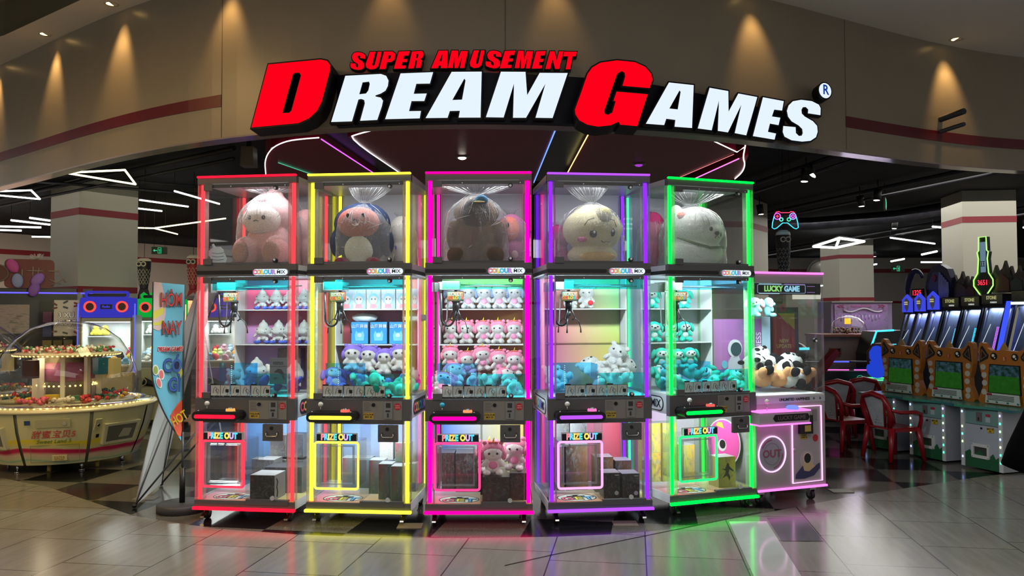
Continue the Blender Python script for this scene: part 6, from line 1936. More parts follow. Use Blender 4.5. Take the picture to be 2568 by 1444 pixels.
# ---------------------------------------------------------------- children's cat-faced machines
def kid(o, rz, num, label, wid=.64):
    p = thing('cat_video_machine', label, 'arcade machine', (*o, 0), rz, 'cat-faced video machines')
    BW = mat('#a9aebb', .4)
    bx('cabinet', BW, p, .02, .47, 0, .5, .02, .6)
    MB().prism([(.05, .02), (.44, .02), (.44, .17), (.39, .13), (.36, .18), (.3, .12), (.22, .2), (.14, .14), (.1, .19), (.05, .16)], -.006, 0).build('green_hills', mat('#1c5a38', .5), p)
    bx('upper_front', mat('#6f9290', .45), p, .06, .43, -.006, 0, .45, .6)
    bx('seam', mat('#5a6468'), p, .06, .43, -.008, -.002, .447, .452)
    for x, cols in ((.025, ((.3, .6, 1), 0, (.8, .9, .4), (.1, .8, .6), (.5, .9, .3), 0, (.3, .4, 1))), (.45, ((.4, .3, 1), (.05, .9, .6), (.4, 1, .4), (.3, .4, 1), (.8, .9, .4), (.05, .9, .5), (.05, .9, .4)))):
        s_ = bx('light_strip', mat('#c8ccd0', .4), p, x - .018, x + .022, -.012, 0, .02, .61)
        for k, c_ in enumerate(cols):
            if c_:
                MB().ell((x, -.013, .56 - k * .075), (.009, .005, .012), 8, 6).build('led_dot', emi(c_, 3.5), s_)
    cp = bx('coin_plate', mat('#8a7a80', .3, .6), p, .19, .25, -.014, -.006, .48, .57)
    bx('coin_slot', BLACK, cp, .21, .225, -.016, -.013, .49, .52)
    MB().prism(stadium(.29, .345, .535, .56), -.009, -.006).build('red_sticker', mat('#a82838', .5), p)
    bx('notice', mat('#a8b0b4', .5), p, .29, .34, -.009, -.006, .48, .53)
    MB().cyl((.24, -.012, .415), (.24, -.004, .415), .01, 10).build('lock', BLACK, p)
    ys = bx('yellow_sticker', mat('#c8a828', .5), p, .31, .375, -.01, -.002, .385, .43)
    text('MÁY SỐ\n0' + {'5': '6', '1': '5', '3': '4'}[num], .021, [BLACK], ys, (.3425, -.011, .408), bold=.0005, ext=.0002)
    v = MB().prism(rrect(.13, .33, .12, .26, .008), -.02, .0, [rrect(.155, .305, .15, .23, .005)]).build('ticket_tray', mat('#d0d0d0', .35), p)
    bx('tray_well', mat('#3a3c3c', .5), v, .155, .305, -.004, .01, .15, .23)
    for a, b_ in ((.14, .13), (.32, .13), (.14, .25), (.32, .25)):
        MB().cyl((a, -.023, b_), (a, -.02, b_), .004, 6).build('screw', BLACKM, v)
    # counter
    cn = [(.0 + .65 * k / 14, -.07 - .03 * sin(k / 14 * 2 * pi + .8)) for k in range(15)] + [(.65, .35), (.0, .35)]
    MB().prism(cn, .61, .635, plane='xy').build('counter', gradient('#2f7a70', '#4a9a88', '#3a8a70', '#2f6a78', .25, 'printed_floor'), p)
    # cat face board
    face = [(.0, .66), (.02, .72), (.055, .8), (.06, .88), (.035, .95), (.02, 1.02), (.015, 1.1), (.01, 1.18), (.02, 1.235), (.045, 1.25), (.075, 1.24), (.11, 1.195), (.16, 1.17), (.3, 1.18), (.45, 1.17), (.5, 1.19), (.545, 1.24), (.575, 1.25), (.6, 1.235),
            (.61, 1.18), (.605, 1.1), (.6, 1.02), (.585, .95), (.56, .88), (.565, .8), (.6, .72), (.62, .66), (.6, .635), (.02, .635)]
    hd = MB().prism(face, .24, .30).build('face_board', mat('#a8651c', .4, 0, .5, 8, .06), p)
    bx('monitor_box', BLACKM, p, .1, .52, .3, .5, .635, 1.05)
    for s_ in (0, 1):
        k = lambda x: x if not s_ else .61 - x
        e_ = MB().prism([(k(.025), 1.04), (k(.04), 1.2), (k(.06), 1.215), (k(.13), 1.12), (k(.12), 1.09)], .236, .24).build('ear_patch', mat('#140f10', .4), hd)
        MB().prism([(k(.04), 1.07), (k(.052), 1.18), (k(.11), 1.115)], .233, .236, [[(k(.045), 1.078), (k(.055), 1.17), (k(.102), 1.115)]]).build('ear_line', mat('#8a7060', .4), e_)
        for a, z in ((.045, 1.0), (.055, .92), (.06, .84), (.05, .75), (.055, .69))[:4 + s_]:
            MB().prism(circ(k(a + .02), z, .03, .03, 16), .235, .24).build('pale_spot', mat('#b8b0a4', .4), hd)
        ey = MB().prism(circ(k(.19), 1.115, .036, .036, 20), .234, .24).build('eye', mat('#0c0a0c', .25), hd)
        MB().prism(circ(k(.19) - .005, 1.122, .015, .015, 14), .231, .234).prism(circ(k(.19) + .012, 1.1, .007, .007, 10), .231, .234).build('eye_shine', WHITE, ey)
        MB().prism([(k(.18) - .05, 1.17), (k(.18), 1.25), (k(.18) + .05, 1.17)], .38, .4).build('back_fin', mat('#a88a50', .5), p)
    nb = bx('number_plate', mat('#a84828', .5), hd, .285, .325, .235, .24, 1.07, 1.115)
    text(num[-1], .045, [mat('#e0c8a0')], nb, (.305, .232, 1.092), bold=.001, ext=.0005)
    sc_ = MB().prism([(.125, .745), (.485, .745), (.475, 1.035), (.145, 1.035)], .225, .24).build('screen_bezel', BLACK, hd)
    MB().prism([(.135, .755), (.475, .755), (.466, 1.025), (.155, 1.025)], .222, .225).build('screen_picture', screen_mat(int(num)), sc_)
    ip = MB().prism([(.12, .65), (.5, .65), (.49, .75), (.13, .75)], .19, .2).build('instruction_plate', mat('#b8c4c0', .4), p)
    n_ = MB()
    for k in range(4):
        n_.box(.15, .44, .187, .19, .725 - k * .014, .73 - k * .014)
    n_.build('printed_lines', BLACKM, ip)
    MB().prism(stadium(.14, .2, .725, .748), .185, .19).build('red_tab', mat('#8a2028'), ip)
    for k, x in enumerate((.14, .24, .36, .47)):
        MB().prism([(x, .66), (x + .02, .655), (x + .025, .67), (x + .005, .675)], .186, .19).build('leaf_print', mat('#1c6a60'), ip)
    return p


def screen_mat(seed):
    m = bpy.data.materials.new('screen_picture')
    m.use_nodes = True
    nt = m.node_tree
    N, L = nt.nodes.new, nt.links.new
    nt.nodes.remove(nt.nodes['Principled BSDF'])
    tc = N('ShaderNodeTexCoord')
    sp = N('ShaderNodeSeparateXYZ')
    L(tc.outputs['Generated'], sp.inputs[0])
    n = N('ShaderNodeTexNoise')
    n.inputs['Scale'].default_value = 7
    n.inputs['Detail'].default_value = 4
    mp = N('ShaderNodeMapping')
    mp.inputs['Location'].default_value = (seed, seed, 0)
    L(tc.outputs['Generated'], mp.inputs[0])
    L(mp.outputs[0], n.inputs['Vector'])
    r1 = N('ShaderNodeValToRGB')
    r1.color_ramp.elements[0].color = (.01, .03, .02, 1)
    r1.color_ramp.elements[1].color = (.1, .2, .3, 1)
    r1.color_ramp.elements[0].position = .4
    L(n.outputs[0], r1.inputs[0])
    r2 = N('ShaderNodeValToRGB')
    r2.color_ramp.elements[0].color = (.01, .07, .005, 1)
    r2.color_ramp.elements[1].color = (.03, .16, .02, 1)
    L(n.outputs[0], r2.inputs[0])
    gt = N('ShaderNodeMath')
    gt.operation = 'GREATER_THAN'
    gt.inputs[1].default_value = .62
    L(sp.outputs[2], gt.inputs[0])
    mx = N('ShaderNodeMix')
    mx.data_type = 'RGBA'
    L(gt.outputs[0], mx.inputs[0])
    L(r2.outputs[0], mx.inputs[6])
    L(r1.outputs[0], mx.inputs[7])
    e = N('ShaderNodeEmission')
    e.inputs[1].default_value = .5
    L(mx.outputs[2], e.inputs[0])
    L(e.outputs[0], nt.nodes['Material Output'].inputs[0])
    return m


KA = math.atan2(-.621, .213)
K3 = Vector((4.538, 8.166))
ST = Vector((-.213, .621))
kid(K3, KA, '5', 'orange cat-faced video machine numbered 5, nearest the person in black')
kid(K3 + ST, KA, '1', 'orange cat-faced video machine numbered 1, middle of the three')
kid(K3 + ST * 2, KA, '3', 'orange cat-faced video machine numbered 3, farthest, behind the red chairs')

# ---------------------------------------------------------------- red plastic armchairs
REDP = mat('#8e0f1e', .3, 0, .5)


def chair():
    p = thing('plastic_armchair', '', '', (0, 0, 0))
    # local: front toward -y
    b = MB()
    b.box(-.19, .19, -.19, .19, .345, .362, c=.006)
    b.box(-.2, .2, -.2, -.17, .32, .35).box(-.2, -.17, -.19, .19, .32, .35).box(.17, .2, -.19, .19, .32, .35)
    b.build('seat', REDP, p)
    for sx in (-1, 1):
        for sy in (-1, 1):
            x0, y0 = sx * .18, sy * .17
            x1, y1 = sx * .215, sy * .22
            l = MB()
            for (t, w_) in ((0, .035), (1, .022)):
                pass
            l.tube([(x0, y0, .36), ((x0 + x1) / 2, (y0 + y1) / 2, .18), (x1, y1, .003)], [.036, .028, .022], 6)
            l.build('leg', REDP, p)
        MB().tube([(sx * .2, .19, .56), (sx * .235, .1, .535), (sx * .235, -.1, .53), (sx * .23, -.17, .51), (sx * .21, -.19, .44), (sx * .19, -.18, .35)], [.018, .02, .022, .022, .022, .024], 8).build('arm', REDP, p)
    MB().tube([(-.15, .17, .35), (-.2, .2, .5), (-.2, .225, .6), (-.15, .25, .69), (0, .262, .725), (.15, .25, .69), (.2, .225, .6), (.2, .2, .5), (.15, .17, .35)], [.024, .026, .028, .03, .032, .03, .028, .026, .024], 8).build('back_frame', REDP, p)
    holes = [circ(u, v, .012, .009, 8) for u, v in ((-.04, .4), (.0, .4), (.04, .4), (-.02, .43), (.02, .43), (.0, .46))]
    pn = MB().prism([(-.085, .37), (.085, .37), (.14, .66), (.1, .695), (-.1, .695), (-.14, .66)], -.004, .004, holes)
    pn.v = [(x, y + .175 + (z - .36) * .22, z) for x, y, z in pn.v]
    pn = pn.build('back_insert', mat('#a8a8b0', .35, 0, .5, 14, .1), p)
    fr = MB()
    for s_ in (-1, 1):
        fr.tube([(s_ * .095, .178, .36), (s_ * .15, .24, .66), (s_ * .105, .252, .7)], .012, 6)
    fr.build('back_rib', REDP, p)
    return p


CH = [((4.05, 8.6), 1.85, 'red plastic armchair with white back panel, nearest the pink-lit machine'),
      ((3.8, 9.22), 1.85, 'red plastic armchair just behind the nearest one'),
      ((4.12, 10.3), 2.9, 'red plastic armchair with its back to the hall, before the pink-lit tables'),
      ((4.6, 10.65), 2.9, 'red plastic armchair half hidden by the farthest cat-faced machine'),
      ((4.0, 12.6), .2, 'red plastic armchair facing out, beyond the pink-lit table')]
c0 = chair()
for k, (xy, rz, lb) in enumerate(CH):
    c_ = c0 if k == 0 else copy_tree(c0)
    c_.location = (*xy, 0)
    c_.rotation_euler = (0, 0, rz)
    c_.scale = (.97, .97, .97)
    tag(c_, lb, 'chair', 'red plastic armchairs')

# ---------------------------------------------------------------- tall leaning redemption machines
TA = KA
T0 = Vector((4.87, 10.35))
te = Vector((cos(TA), sin(TA)))


def tall(s0, wid, H_, head, led, label, kind):
    o = T0 + te * s0
    p = thing('redemption_machine', label, 'arcade machine', (*o, 0), TA, 'tall leaning machines')
    dk = mat('#17181e', .35)
    lean = .26
    def lx(z):
        return (z - .9) * lean / .9 * 1.0
    bx('base_cabinet', dk, p, 0, wid, 0, .7, 0, .9)
    for x in (0, wid - .02):
        q = MB().prism([(0, .9), (lean, H_ - .1), (lean + .03, H_ - .1), (.03, .9)], x, x + .02, plane='yz')
        q.build('leaning_post', dk if kind != 'blue' else mat('#55535a', .4), p)  # posts of the blue machines coloured paler to look bluish-lit
    q = MB().prism([(.1, .9), (lean + .09, H_ - .1), (lean + .11, H_ - .1), (.12, .9)], .0, wid, plane='yz')
    q.build('back_board', gradient('#8a98b8', '#7888b0', '#586898', '#6878a8', .4, 'board_print', 4, s0), p)
    q = MB().prism([(.02, .9), (lean + .01, H_ - .1), (lean + .013, H_ - .1), (.023, .9)], .02, wid - .02, plane='yz')
    q.build('front_glass', GLs, p)
    h = MB().prism([(lean - .04, H_ - .16), (lean - .06, H_), (lean + .35, H_), (lean + .35, H_ - .16)], 0, wid, plane='yz').build('header_box', dk, p)
    if kind == 'blue':
        s = MB().prism([(wid * .08, H_ - .14), (wid * .92, H_ - .14), (wid * .92, H_ + .02), (wid * .75, H_ + .05), (wid * .5, H_ + .09), (wid * .25, H_ + .05), (wid * .08, H_ + .02)], lean - .08, lean - .06).build('blue_crest', emi((.06, .08, .9), .8), h)
        MB().prism([(wid * .3, H_ - .0), (wid * .5, H_ + .04), (wid * .7, H_), (wid * .62, H_ - .09), (wid * .5, H_ - .13), (wid * .38, H_ - .09)], lean - .09, lean - .08).build('shield', mat('#8a98a0', .3, .5), s)
        bars(MB(), wid * .36, wid * .64, lean - .097, lean - .093, (H_ - .02, H_ - .045), .014).build('crest_title', emi((.9, .8, .3), .6), s)
    else:
        f = bx('header_print', gradient('#6a6a50', '#8a8a68', '#2c2c2c', '#4a4a3a', .4, 'board_print', 9, s0 + 3), h, .01, wid - .01, lean - .068, lean - .058, H_ - .12, H_ - .01)
        if head:
            text(head, .055, [emi((.55, .55, .25), .7)], f, (wid / 2, lean - .073, H_ - .05), bold=.001, ext=.001, sx=.75)
        bars(MB(), wid * .45, wid * .75, lean - .074, lean - .07, (H_ - .11,), .018).build('small_print', emi((.6, .65, .6), .7), f)
    if led:
        d = MB()
        for k in range(26):
            t = k / 26
            z = .98 + t * (H_ - 1.35)
            for w_ in (0, .018):
                d.ell((wid * .55 + w_, .09 + (z - .9) * lean / (H_ - 1), z), .006, 5, 4)
        d.build('led_ladder', emi(led, 2.2), p)
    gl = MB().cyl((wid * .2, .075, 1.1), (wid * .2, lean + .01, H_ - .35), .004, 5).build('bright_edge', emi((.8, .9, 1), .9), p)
    l = area('machine_lamp_and_fill', Matrix.Translation((*o, 0)) @ Matrix.Rotation(TA, 4, 'Z') @ Vector((wid / 2, lean + .04, H_ - .165)), (wid * .8, .04), .9, (.55, .6, 1) if kind == 'blue' else (.75, .85, 1), (R(0), 0, TA))
    return p


tall(.0, .19, 1.70, '', None, 'narrow leaning machine with a blue crest, farthest of the blue trio', 'blue')
tall(.20, .19, 1.71, '', (.2, .6, 1), 'narrow leaning machine with a blue crest, middle of the blue trio', 'blue')
tall(.40, .2, 1.73, '', (.2, .7, 1), 'narrow leaning machine with a blue crest, beside the black ones', 'blue')
tall(.62, .25, 1.74, 'STONE', (.1, .4, .6), 'black leaning machine with lettered header, beside the blue trio', 'black')
tall(.89, .26, 1.75, 'STONE', (.05, .7, .95), 'black leaning machine with lettered header and cyan light ladder', 'black')
tall(1.17, .28, 1.77, 'STONE', (.55, .15, .9), 'black leaning machine with lettered header and purple light ladder', 'black')
big_ = tall(1.55, .5, 1.80, '', (.6, .85, .3), 'large leaning machine with bright blue edge and yellow-green light ladder', 'black')
q = MB().prism([(-.03, .9), (.2, 1.68), (.235, 1.68), (.0, .9)], -.06, -.02, plane='yz')
q.build('blue_neon_edge', emi((.03, .06, 1), 1.7), big_)
bx('lit_header_edge', emi((.8, 1, .85), 1.3), big_, .0, .5, .19, .2, 1.64, 1.67)

# toppers over the row
def on_row(s, z, back=.45):
    o = T0 + te * s + Vector((-te.y, te.x)) * back
    return (o.x, o.y, z)


tp = thing('dragon_topper', 'huge dark blue swirling dragon cut-out over the blue-crested machines', 'topper', on_row(-.08, 1.72), TA)
SW = [mat('#23264e', .35), mat('#3a4a8a', .35), mat('#8a90d0', .35), mat('#1a1a34', .35)]
MB().tube([(-.05 + .3 * cos(t) * .5 + .12, 0, .05 + .33 * sin(t)) for t in [pi - k * pi / 12 for k in range(10)]], [.02, .035, .04, .045, .045, .04, .035, .03, .025, .02], 8, mi=0).build('dragon_neck', SW, tp)
hd = MB().prism([(.30, .0), (.26, .16), (.3, .32), (.38, .42), (.5, .44), (.6, .38), (.66, .24), (.64, .1), (.58, -.05), (.52, -.12), (.46, -.02), (.4, -.06)], -.05, .05).build('dragon_head', SW[0], tp)
MB().prism([(.34, .06), (.33, .2), (.4, .34), (.48, .34), (.5, .2), (.46, .06), (.42, -.02)], -.07, -.05).build('blue_face', SW[1], hd)
for k in range(5):
    x = .5 + k * .028
    MB().prism([(x, .34 - k * .03), (x + .014, .33 - k * .03), (x + .02, .1), (x + .005, -.1 + k * .02), (x - .01, .1)], -.08, -.06).build('pale_mane', SW[2], hd)
MB().prism(circ(.43, .27, .03, .05, 14), -.085, -.07).build('red_mark', mat('#7a2850', .4), hd)
cd = thing('digit_display', 'small red digit display reading 1325 between the dragon cut-outs', 'display', on_row(.16, 1.80, .28), TA)
bx('display_case', BLACKM, cd, -.085, .085, 0, .04, -.05, .06)
text('1325', .095, [emi((1, .03, .06), 2)], cd, (0, -.004, .005), bold=.0006, ext=.001, sx=.8)
tw = thing('tower_topper', 'tower-shaped topper outlined in yellow-green neon with red digits 3651', 'topper', on_row(1.02, 1.77, .42), TA)
OUTL = [(-.05, .0), (-.13, .1), (-.13, .17), (-.075, .25), (-.06, .42), (-.075, .5), (-.055, .52), (-.05, .68), (.05, .68), (.055, .52), (.075, .5), (.06, .42), (.075, .25), (.13, .17), (.13, .1), (.05, .0)]
MB().prism(OUTL, -.0, .05).build('tower_board', mat('#123028', .4), tw)
MB().tube([(x, -.01, z) for x, z in OUTL], .008, 6).build('neon_outline', emi((.45, .95, .2), 1.3), tw)
MB().prism([(-.03, .26), (-.035, .62), (.035, .62), (.03, .26)], -.012, -.0).build('tower_print', emi((.25, .4, .55), .5), tw)
for k in (-.015, .015):
    MB().prism(stadium(k - .006, k + .006, .33, .39, 4), -.016, -.012).build('tower_window', BLACKM, tw)
text('3651', .085, [emi((1, .02, .05), 2.2)], tw, (0, -.02, .135), bold=.0008, ext=.001, sx=.85)
for k, (s, z, sc__, nm, c_) in enumerate(((.66, 1.72, 1, 'dark horned dragon cut-out beside the blue one', '#241c22'), (.8, 1.72, .8, 'small spiky dark cut-out before the tower topper', '#2a1a18'), (1.24, 1.78, 1.1, 'brown printed cut-out of crowded figures beyond the tower topper', '#3a3028'), (1.42, 1.78, .9, 'grey boxed cut-out at the row end', '#2c3432'))):
    t = thing('cutout_topper', nm, 'topper', on_row(s, z, .45), TA)
    MB().prism([(x * sc__, y * sc__) for x, y in [(-.12, 0), (-.13, .18), (-.08, .3), (-.05, .22), (0, .26), (.03, .34), (.06, .24), (.1, .28), (.13, .15), (.12, 0)]], 0, .04).build('cutout', gradient(c_, '#4a4038', c_, '#3a3230', .4, 'board_print', 6, k), t)
    MB().prism([(x * sc__, y * sc__) for x, y in [(-.08, .02), (-.08, .14), (.0, .2), (.08, .14), (.08, .02)]], -.01, 0).build('cutout_relief', mat(('#4a3a38', '#4a2824', '#6a4434', '#3c4a44')[k], .4), t)

# ---------------------------------------------------------------- things between the chairs and the far wall
dp = thing('claw_prize_cabinet', 'wide lilac cabinet printed with a skeleton, behind the small candy dome', 'arcade machine', (5.45, 13.6, 0), 0)
bx('cabinet_body', mat('#8a7a9a', .4), dp, -.05, .98, 0, .6, 0, 1.73)
bk = bx('lit_print', gradient('#b08ac0', '#a880b8', '#5a5270', '#60587a', .4, 'board_print', 7, 6), dp, 0, .9, -.02, 0, 1.12, 1.70)
MB().tube([(.15 + k * .065, -.03, 1.6 - .03 * sin(k * .9)) for k in range(11)], .014, 6).build('spine', mat('#c8c0d0', .5), bk)
for k in range(12):
    MB().cyl((.12 + k * .058, -.03, 1.52), (.11 + k * .058, -.03, 1.42 + .02 * (k % 3)), .006, 6).build('rib', mat('#b8b0c4', .5), bk)
bx('title_print', mat('#b06aa0'), bk, .28, .62, -.026, -.02, 1.655, 1.685)
for s_ in (-1, 1):
    for k in (0, .06):
        MB().prism([(.45 + s_ * (.28 + k), 1.69), (.45 + s_ * (.31 + k), 1.69), (.45 + s_ * (.35 + k), 1.67), (.45 + s_ * (.31 + k), 1.645), (.45 + s_ * (.28 + k), 1.645), (.45 + s_ * (.32 + k), 1.67)], -.026, -.02).build('chevron_print', mat('#a03a68'), bk)
bx('top_edge', mat('#9a9a98', .4), dp, -.05, .98, -.03, .6, 1.73, 1.75)
area('machine_lamp_and_fill', (5.9, 13.3, 1.72), (.8, .1), 5, (.8, .7, 1), (R(-25), 0, 0))
db_ = thing('small_candy_dome', 'small clear dome over sweets with an orange lamp, on a beige cabinet', 'candy machine', (5.33, 12.75, 0))
MB().prism([(-.5, 0), (.5, 0), (.42, 1.2), (-.55, 1.2)], -.35, .35).build('cabinet_body', mat('#77655f', .45, 0, .5, 5, .1), db_)
bx('counter_edge', mat('#7a4430', .4), db_, -.56, .46, -.4, .38, 1.19, 1.225)
MB().lathe([(.27, 1.22), (.275, 1.3), (.24, 1.4), (.16, 1.475), (.05, 1.51), (.0, 1.512)], 28).build('clear_dome', DOME, db_)
MB().cyl((-.03, -.05, 1.38), (-.03, -.05, 1.47), .045, 10).build('orange_lamp', emi((1, .45, .03), 1.6), db_)
cs = MB()
for k in range(60):
    a, r = random.uniform(0, 2 * pi), random.uniform(.02, .22)
    cs.ell((r * cos(a), r * sin(a), 1.24 + random.uniform(0, .08)), .02, 6, 4, mi=k % 4)
cs.build('sweets', [mat('#7a2a20'), mat('#c8c0b0'), mat('#3a5a40'), mat('#8a6a30')], db_)['kind'] = 'stuff'
for k, x in enumerate((-.35, .12)):
    f = MB().prism(rrect(x - .09, x + .09, .9, 1.02, .01), -.37, -.35, [rrect(x - .07, x + .07, .915, 1.005, .006)]).build('hatch_frame', mat('#6a4a3a', .4), db_)
    bx('hatch_well', BLACKM, f, x - .07, x + .07, -.355, -.351, .915, 1.005)
mo = thing('cyan_edged_seat_screen', 'black hooded console with a cyan light edge behind the cat-faced machines', 'arcade machine', (5.45, 11.75, 0))
MB().prism([(-.22, 0), (-.22, .95), (-.12, 1.28), (.3, 1.3), (.36, .9), (.36, 0)], 0, .5).build('console_shell', mat('#0c0e14', .3), mo)
MB().tube([(-.24, -.01, .98), (-.13, -.01, 1.285), (.12, -.01, 1.3)], .014, 6).build('cyan_edge', emi((.05, .7, 1), 1.8), mo)
bx('cyan_line', emi((.1, .8, 1), 1.4), mo, .1, .26, -.01, 0, 1.09, 1.1)
ff = thing('robot_rider', 'glowing blue rounded rider figure on a black and green ride', 'ride', (5.05, 11.15, 0))
MB().lathe([(0, 0), (.22, 0), (.24, .5), (.2, .62), (0, .62)], 20).build('ride_body', mat('#3a4a30', .4), ff)
MB().lathe([(.2, .63), (.215, .64), (.2, .65)], 24).build('green_ring', emi((.1, .9, .4), 1.3), ff)
MB().ell((0, 0, .78), (.14, .12, .13)).ell((0, 0, .98), (.11, .1, .12)).build('blue_figure', emi((.02, .07, .8), .75), ff)
MB().tube([(-.14, -.05, .85), (-.17, -.1, 1.02), (-.1, -.1, 1.12), (.05, -.1, 1.13)], .018, 6).build('arm_bar', mat('#5a2a20', .3), ff)
for k, (x, y, nm) in enumerate(((3.95, 11.4, 'nearer the pink-lit machine'), (4.85, 11.48, 'nearer the cat-faced machines'))):
    t = thing('pusher_table', 'low black game table with pink light lines, ' + nm, 'arcade machine', (x, y, 0), -.1, 'pink-lined tables')
    bx('table_body', mat('#141218', .35), t, -.4, .4, 0, .6, .0, .72)
    for k2, (a, b_) in enumerate(((-.38, -.05), (.02, .36))):
        bx('pink_line', emi((1, .12, .5), 1.8), t, a, b_, -.012, 0, .735, .75)
        bx('pink_line', emi((1, .12, .5), 1.8), t, a + .05, b_ - .05, -.012, 0, .48, .495)
    MB().prism(circ(.1, .62, .05, .05, 18), -.01, 0, [circ(.1, .62, .04, .04, 18)]).build('chrome_ring', STEEL, t)
    bx('table_glass', GLs, t, -.42, .42, -.02, .6, .76, .78)
    MB().cyl((-.42, .0, .86), (.42, .0, .86), .012, 8).build('rail', mat('#3c3c40', .3, .6), t)
    bx('blue_line', emi((.08, .1, 1), 1.6), t, -.35, -.05, -.02, 0, .85, .87)
np_ = thing('update_poster', 'tall red poster reading NEW UPDATE seen through the LUCKY GAME machine', 'poster', (3.1, 9.3, 0), .1)
bx('poster_stand', mat('#23202a', .4), np_, -.1, .22, 0, .06, 0, 1.62)
ps_ = bx('red_sheet', mat('#a02430', .5), np_, -.09, .17, -.006, 0, .5, 1.55)
MB().prism([(-.03, 1.55), (.17, 1.55), (.17, 1.36), (.08, 1.45), (.1, 1.41)], -.01, -.006).build('yellow_corner', mat('#a8a028'), ps_)
text('NEW\nUPDATE', .06, [mat('#d8b060')], ps_, (.04, -.012, 1.2), bold=.002, ext=.0005, sx=.8)
MB().prism([(.13, 1.27), (.16, 1.27), (.15, 1.19), (.14, 1.19)], -.012, -.006).prism([(.125, 1.18), (.165, 1.18), (.145, 1.15)], -.012, -.006).build('exclamation_print', mat('#c83a30'), ps_)
rs = thing('race_bike', 'dark racing ride with a cyan glint behind the LUCKY GAME machine', 'ride', (3.6, 9.9, 0), .3)
bx('ride_stand', BLACKM, rs, -.2, .3, .1, .6, 0, .5)
MB().ell((0, .2, 1.05), (.16, .2, .14)).ell((0, .3, .6), (.2, .35, .3)).build('ride_body', mat('#16161c', .2), rs)
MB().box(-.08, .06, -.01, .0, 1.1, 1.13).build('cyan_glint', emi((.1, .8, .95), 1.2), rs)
MB().prism([(.08, .7), (.55, 1.1), (.6, 1.05), (.2, .6)], .1, .2).build('red_fairing', mat('#7a1a20', .3), rs)
bx('blue_seat', mat('#1c248a', .4), rs, -.3, -.1, .1, .5, .45, .82)

# windsocks in fish shape
def koi(x, y, z, H_, col, col2, label):
    p = thing('fish_windsock', label, 'windsock', (x, y, z), 0, 'hanging fish windsocks')
    MB().lathe([(.05, H_), (.075, H_ * .97), (.085, H_ * .85), (.08, H_ * .6), (.07, H_ * .35), (.055, H_ * .12), (.05, .0)], 18).build('fish_body', mat(col, .6), p)
    MB().lathe([(.052, H_ * 1.0), (.078, H_ * .965), (.087, H_ * .9)], 18).build('pale_mouth', mat('#c8c4bc', .6), p)
    for s_ in (-1, 1):
        e = MB().prism(circ(s_ * .03, H_ * .8, .034, .034, 16), -.092, -.084).build('eye_ring', mat('#b8b4b0', .6), p)
        MB().prism(circ(s_ * .03, H_ * .8, .02, .02, 14), -.097, -.092).build('pupil', BLACKM, e)
    sc = MB()
    for r_ in range(6):
        for k in range(-2, 3):
            a = k * .55 + (r_ % 2) * .27 - pi / 2
            rr = .079 - r_ * .003
            z0 = H_ * (.58 - r_ * .085)
            sc.tube([((rr + .002) * cos(a - .25), (rr + .002) * sin(a - .25), z0 + .02), ((rr + .004) * cos(a), (rr + .004) * sin(a), z0 - .015), ((rr + .002) * cos(a + .25), (rr + .002) * sin(a + .25), z0 + .02)], .004, 4)
    sc.build('scale_lines', mat(col2, .6), p)
    MB().prism([(-.05, 0), (.05, 0), (.08, -.1), (.0, -.04), (-.08, -.1)], -.01, .01).build('tail', mat(col, .6), p)
    MB().cyl((0, 0, H_), (0, 0, 3.5 - z), .003, 4).build('string', BLACKM, p)


koi(3.25, 9.6, 1.98, .56, '#17181f', '#9a9aa0', 'black fish windsock hanging under the neon gamepad')
koi(-4.33, 10.9, 1.9, .46, '#8a1c2a', '#c8a8a0', 'red fish windsock hanging beside the red-lit machine')
koi(-4.86, 10.6, 1.9, .4, '#15161e', '#a8a8a4', 'black fish windsock hanging beside the near pillar')

# neon gamepad
gp = thing('neon_gamepad_sign', 'neon sign shaped like a game controller, hanging over the LUCKY GAME machine', 'neon sign', (3.24, 9.5, 2.65), .0)
def nl(name, pts, col, s=2.0, r=.005, closed=False):
    MB().tube([(x, -.01, z) for x, z in pts], r, 6, closed=closed).build(name, emi(col, s), gp)
MB().prism([(-.15, -.06), (-.12, .07), (.12, .07), (.15, -.06), (.1, -.09), (0, .0), (-.1, -.09)], 0, .006).build('backing_sheet', glass((.8, .8, .85), 1, .05), gp)
nl('red_tube', [(-.115, .085), (-.1, .102), (-.07, .105), (-.05, .093), (.05, .093), (.07, .105), (.1, .102), (.115, .085)], (1, .04, .12))
nl('cyan_tube', [(-.13, .05), (-.15, -.03), (-.155, -.085), (-.13, -.1), (-.1, -.09), (-.03, -.03), (.03, -.03), (.1, -.09), (.13, -.1), (.155, -.085), (.15, -.03), (.13, .05)], (.05, .65, 1))
nl('violet_tube', [(-.092 + .037 * cos(t), .05 + .037 * sin(t)) for t in [k * pi / 8 for k in range(16)]], (.7, .1, 1), closed=True)
nl('blue_tube', [(.092 + .037 * cos(t), .05 + .037 * sin(t)) for t in [k * pi / 8 for k in range(16)]], (.3, .3, 1), closed=True)
nl('green_tube', [(-.045 + .02 * cos(t), .012 + .02 * sin(t)) for t in [k * pi / 5 for k in range(10)]], (.1, .9, .5), closed=True)
nl('green_tube', [(.045 + .02 * cos(t), .012 + .02 * sin(t)) for t in [k * pi / 5 for k in range(10)]], (.05, .8, .4), closed=True)
nl('red_tube', [(-.11, .05), (-.074, .05)], (1, .05, .1))
nl('red_tube', [(-.092, .068), (-.092, .032)], (1, .05, .1))
nl('violet_tube', [(.085, .068), (.1, .068), (.1, .058), (.112, .058), (.112, .043), (.1, .043), (.1, .03), (.085, .03), (.085, .043), (.073, .043), (.073, .058), (.085, .058)], (.7, .1, .8), closed=True)
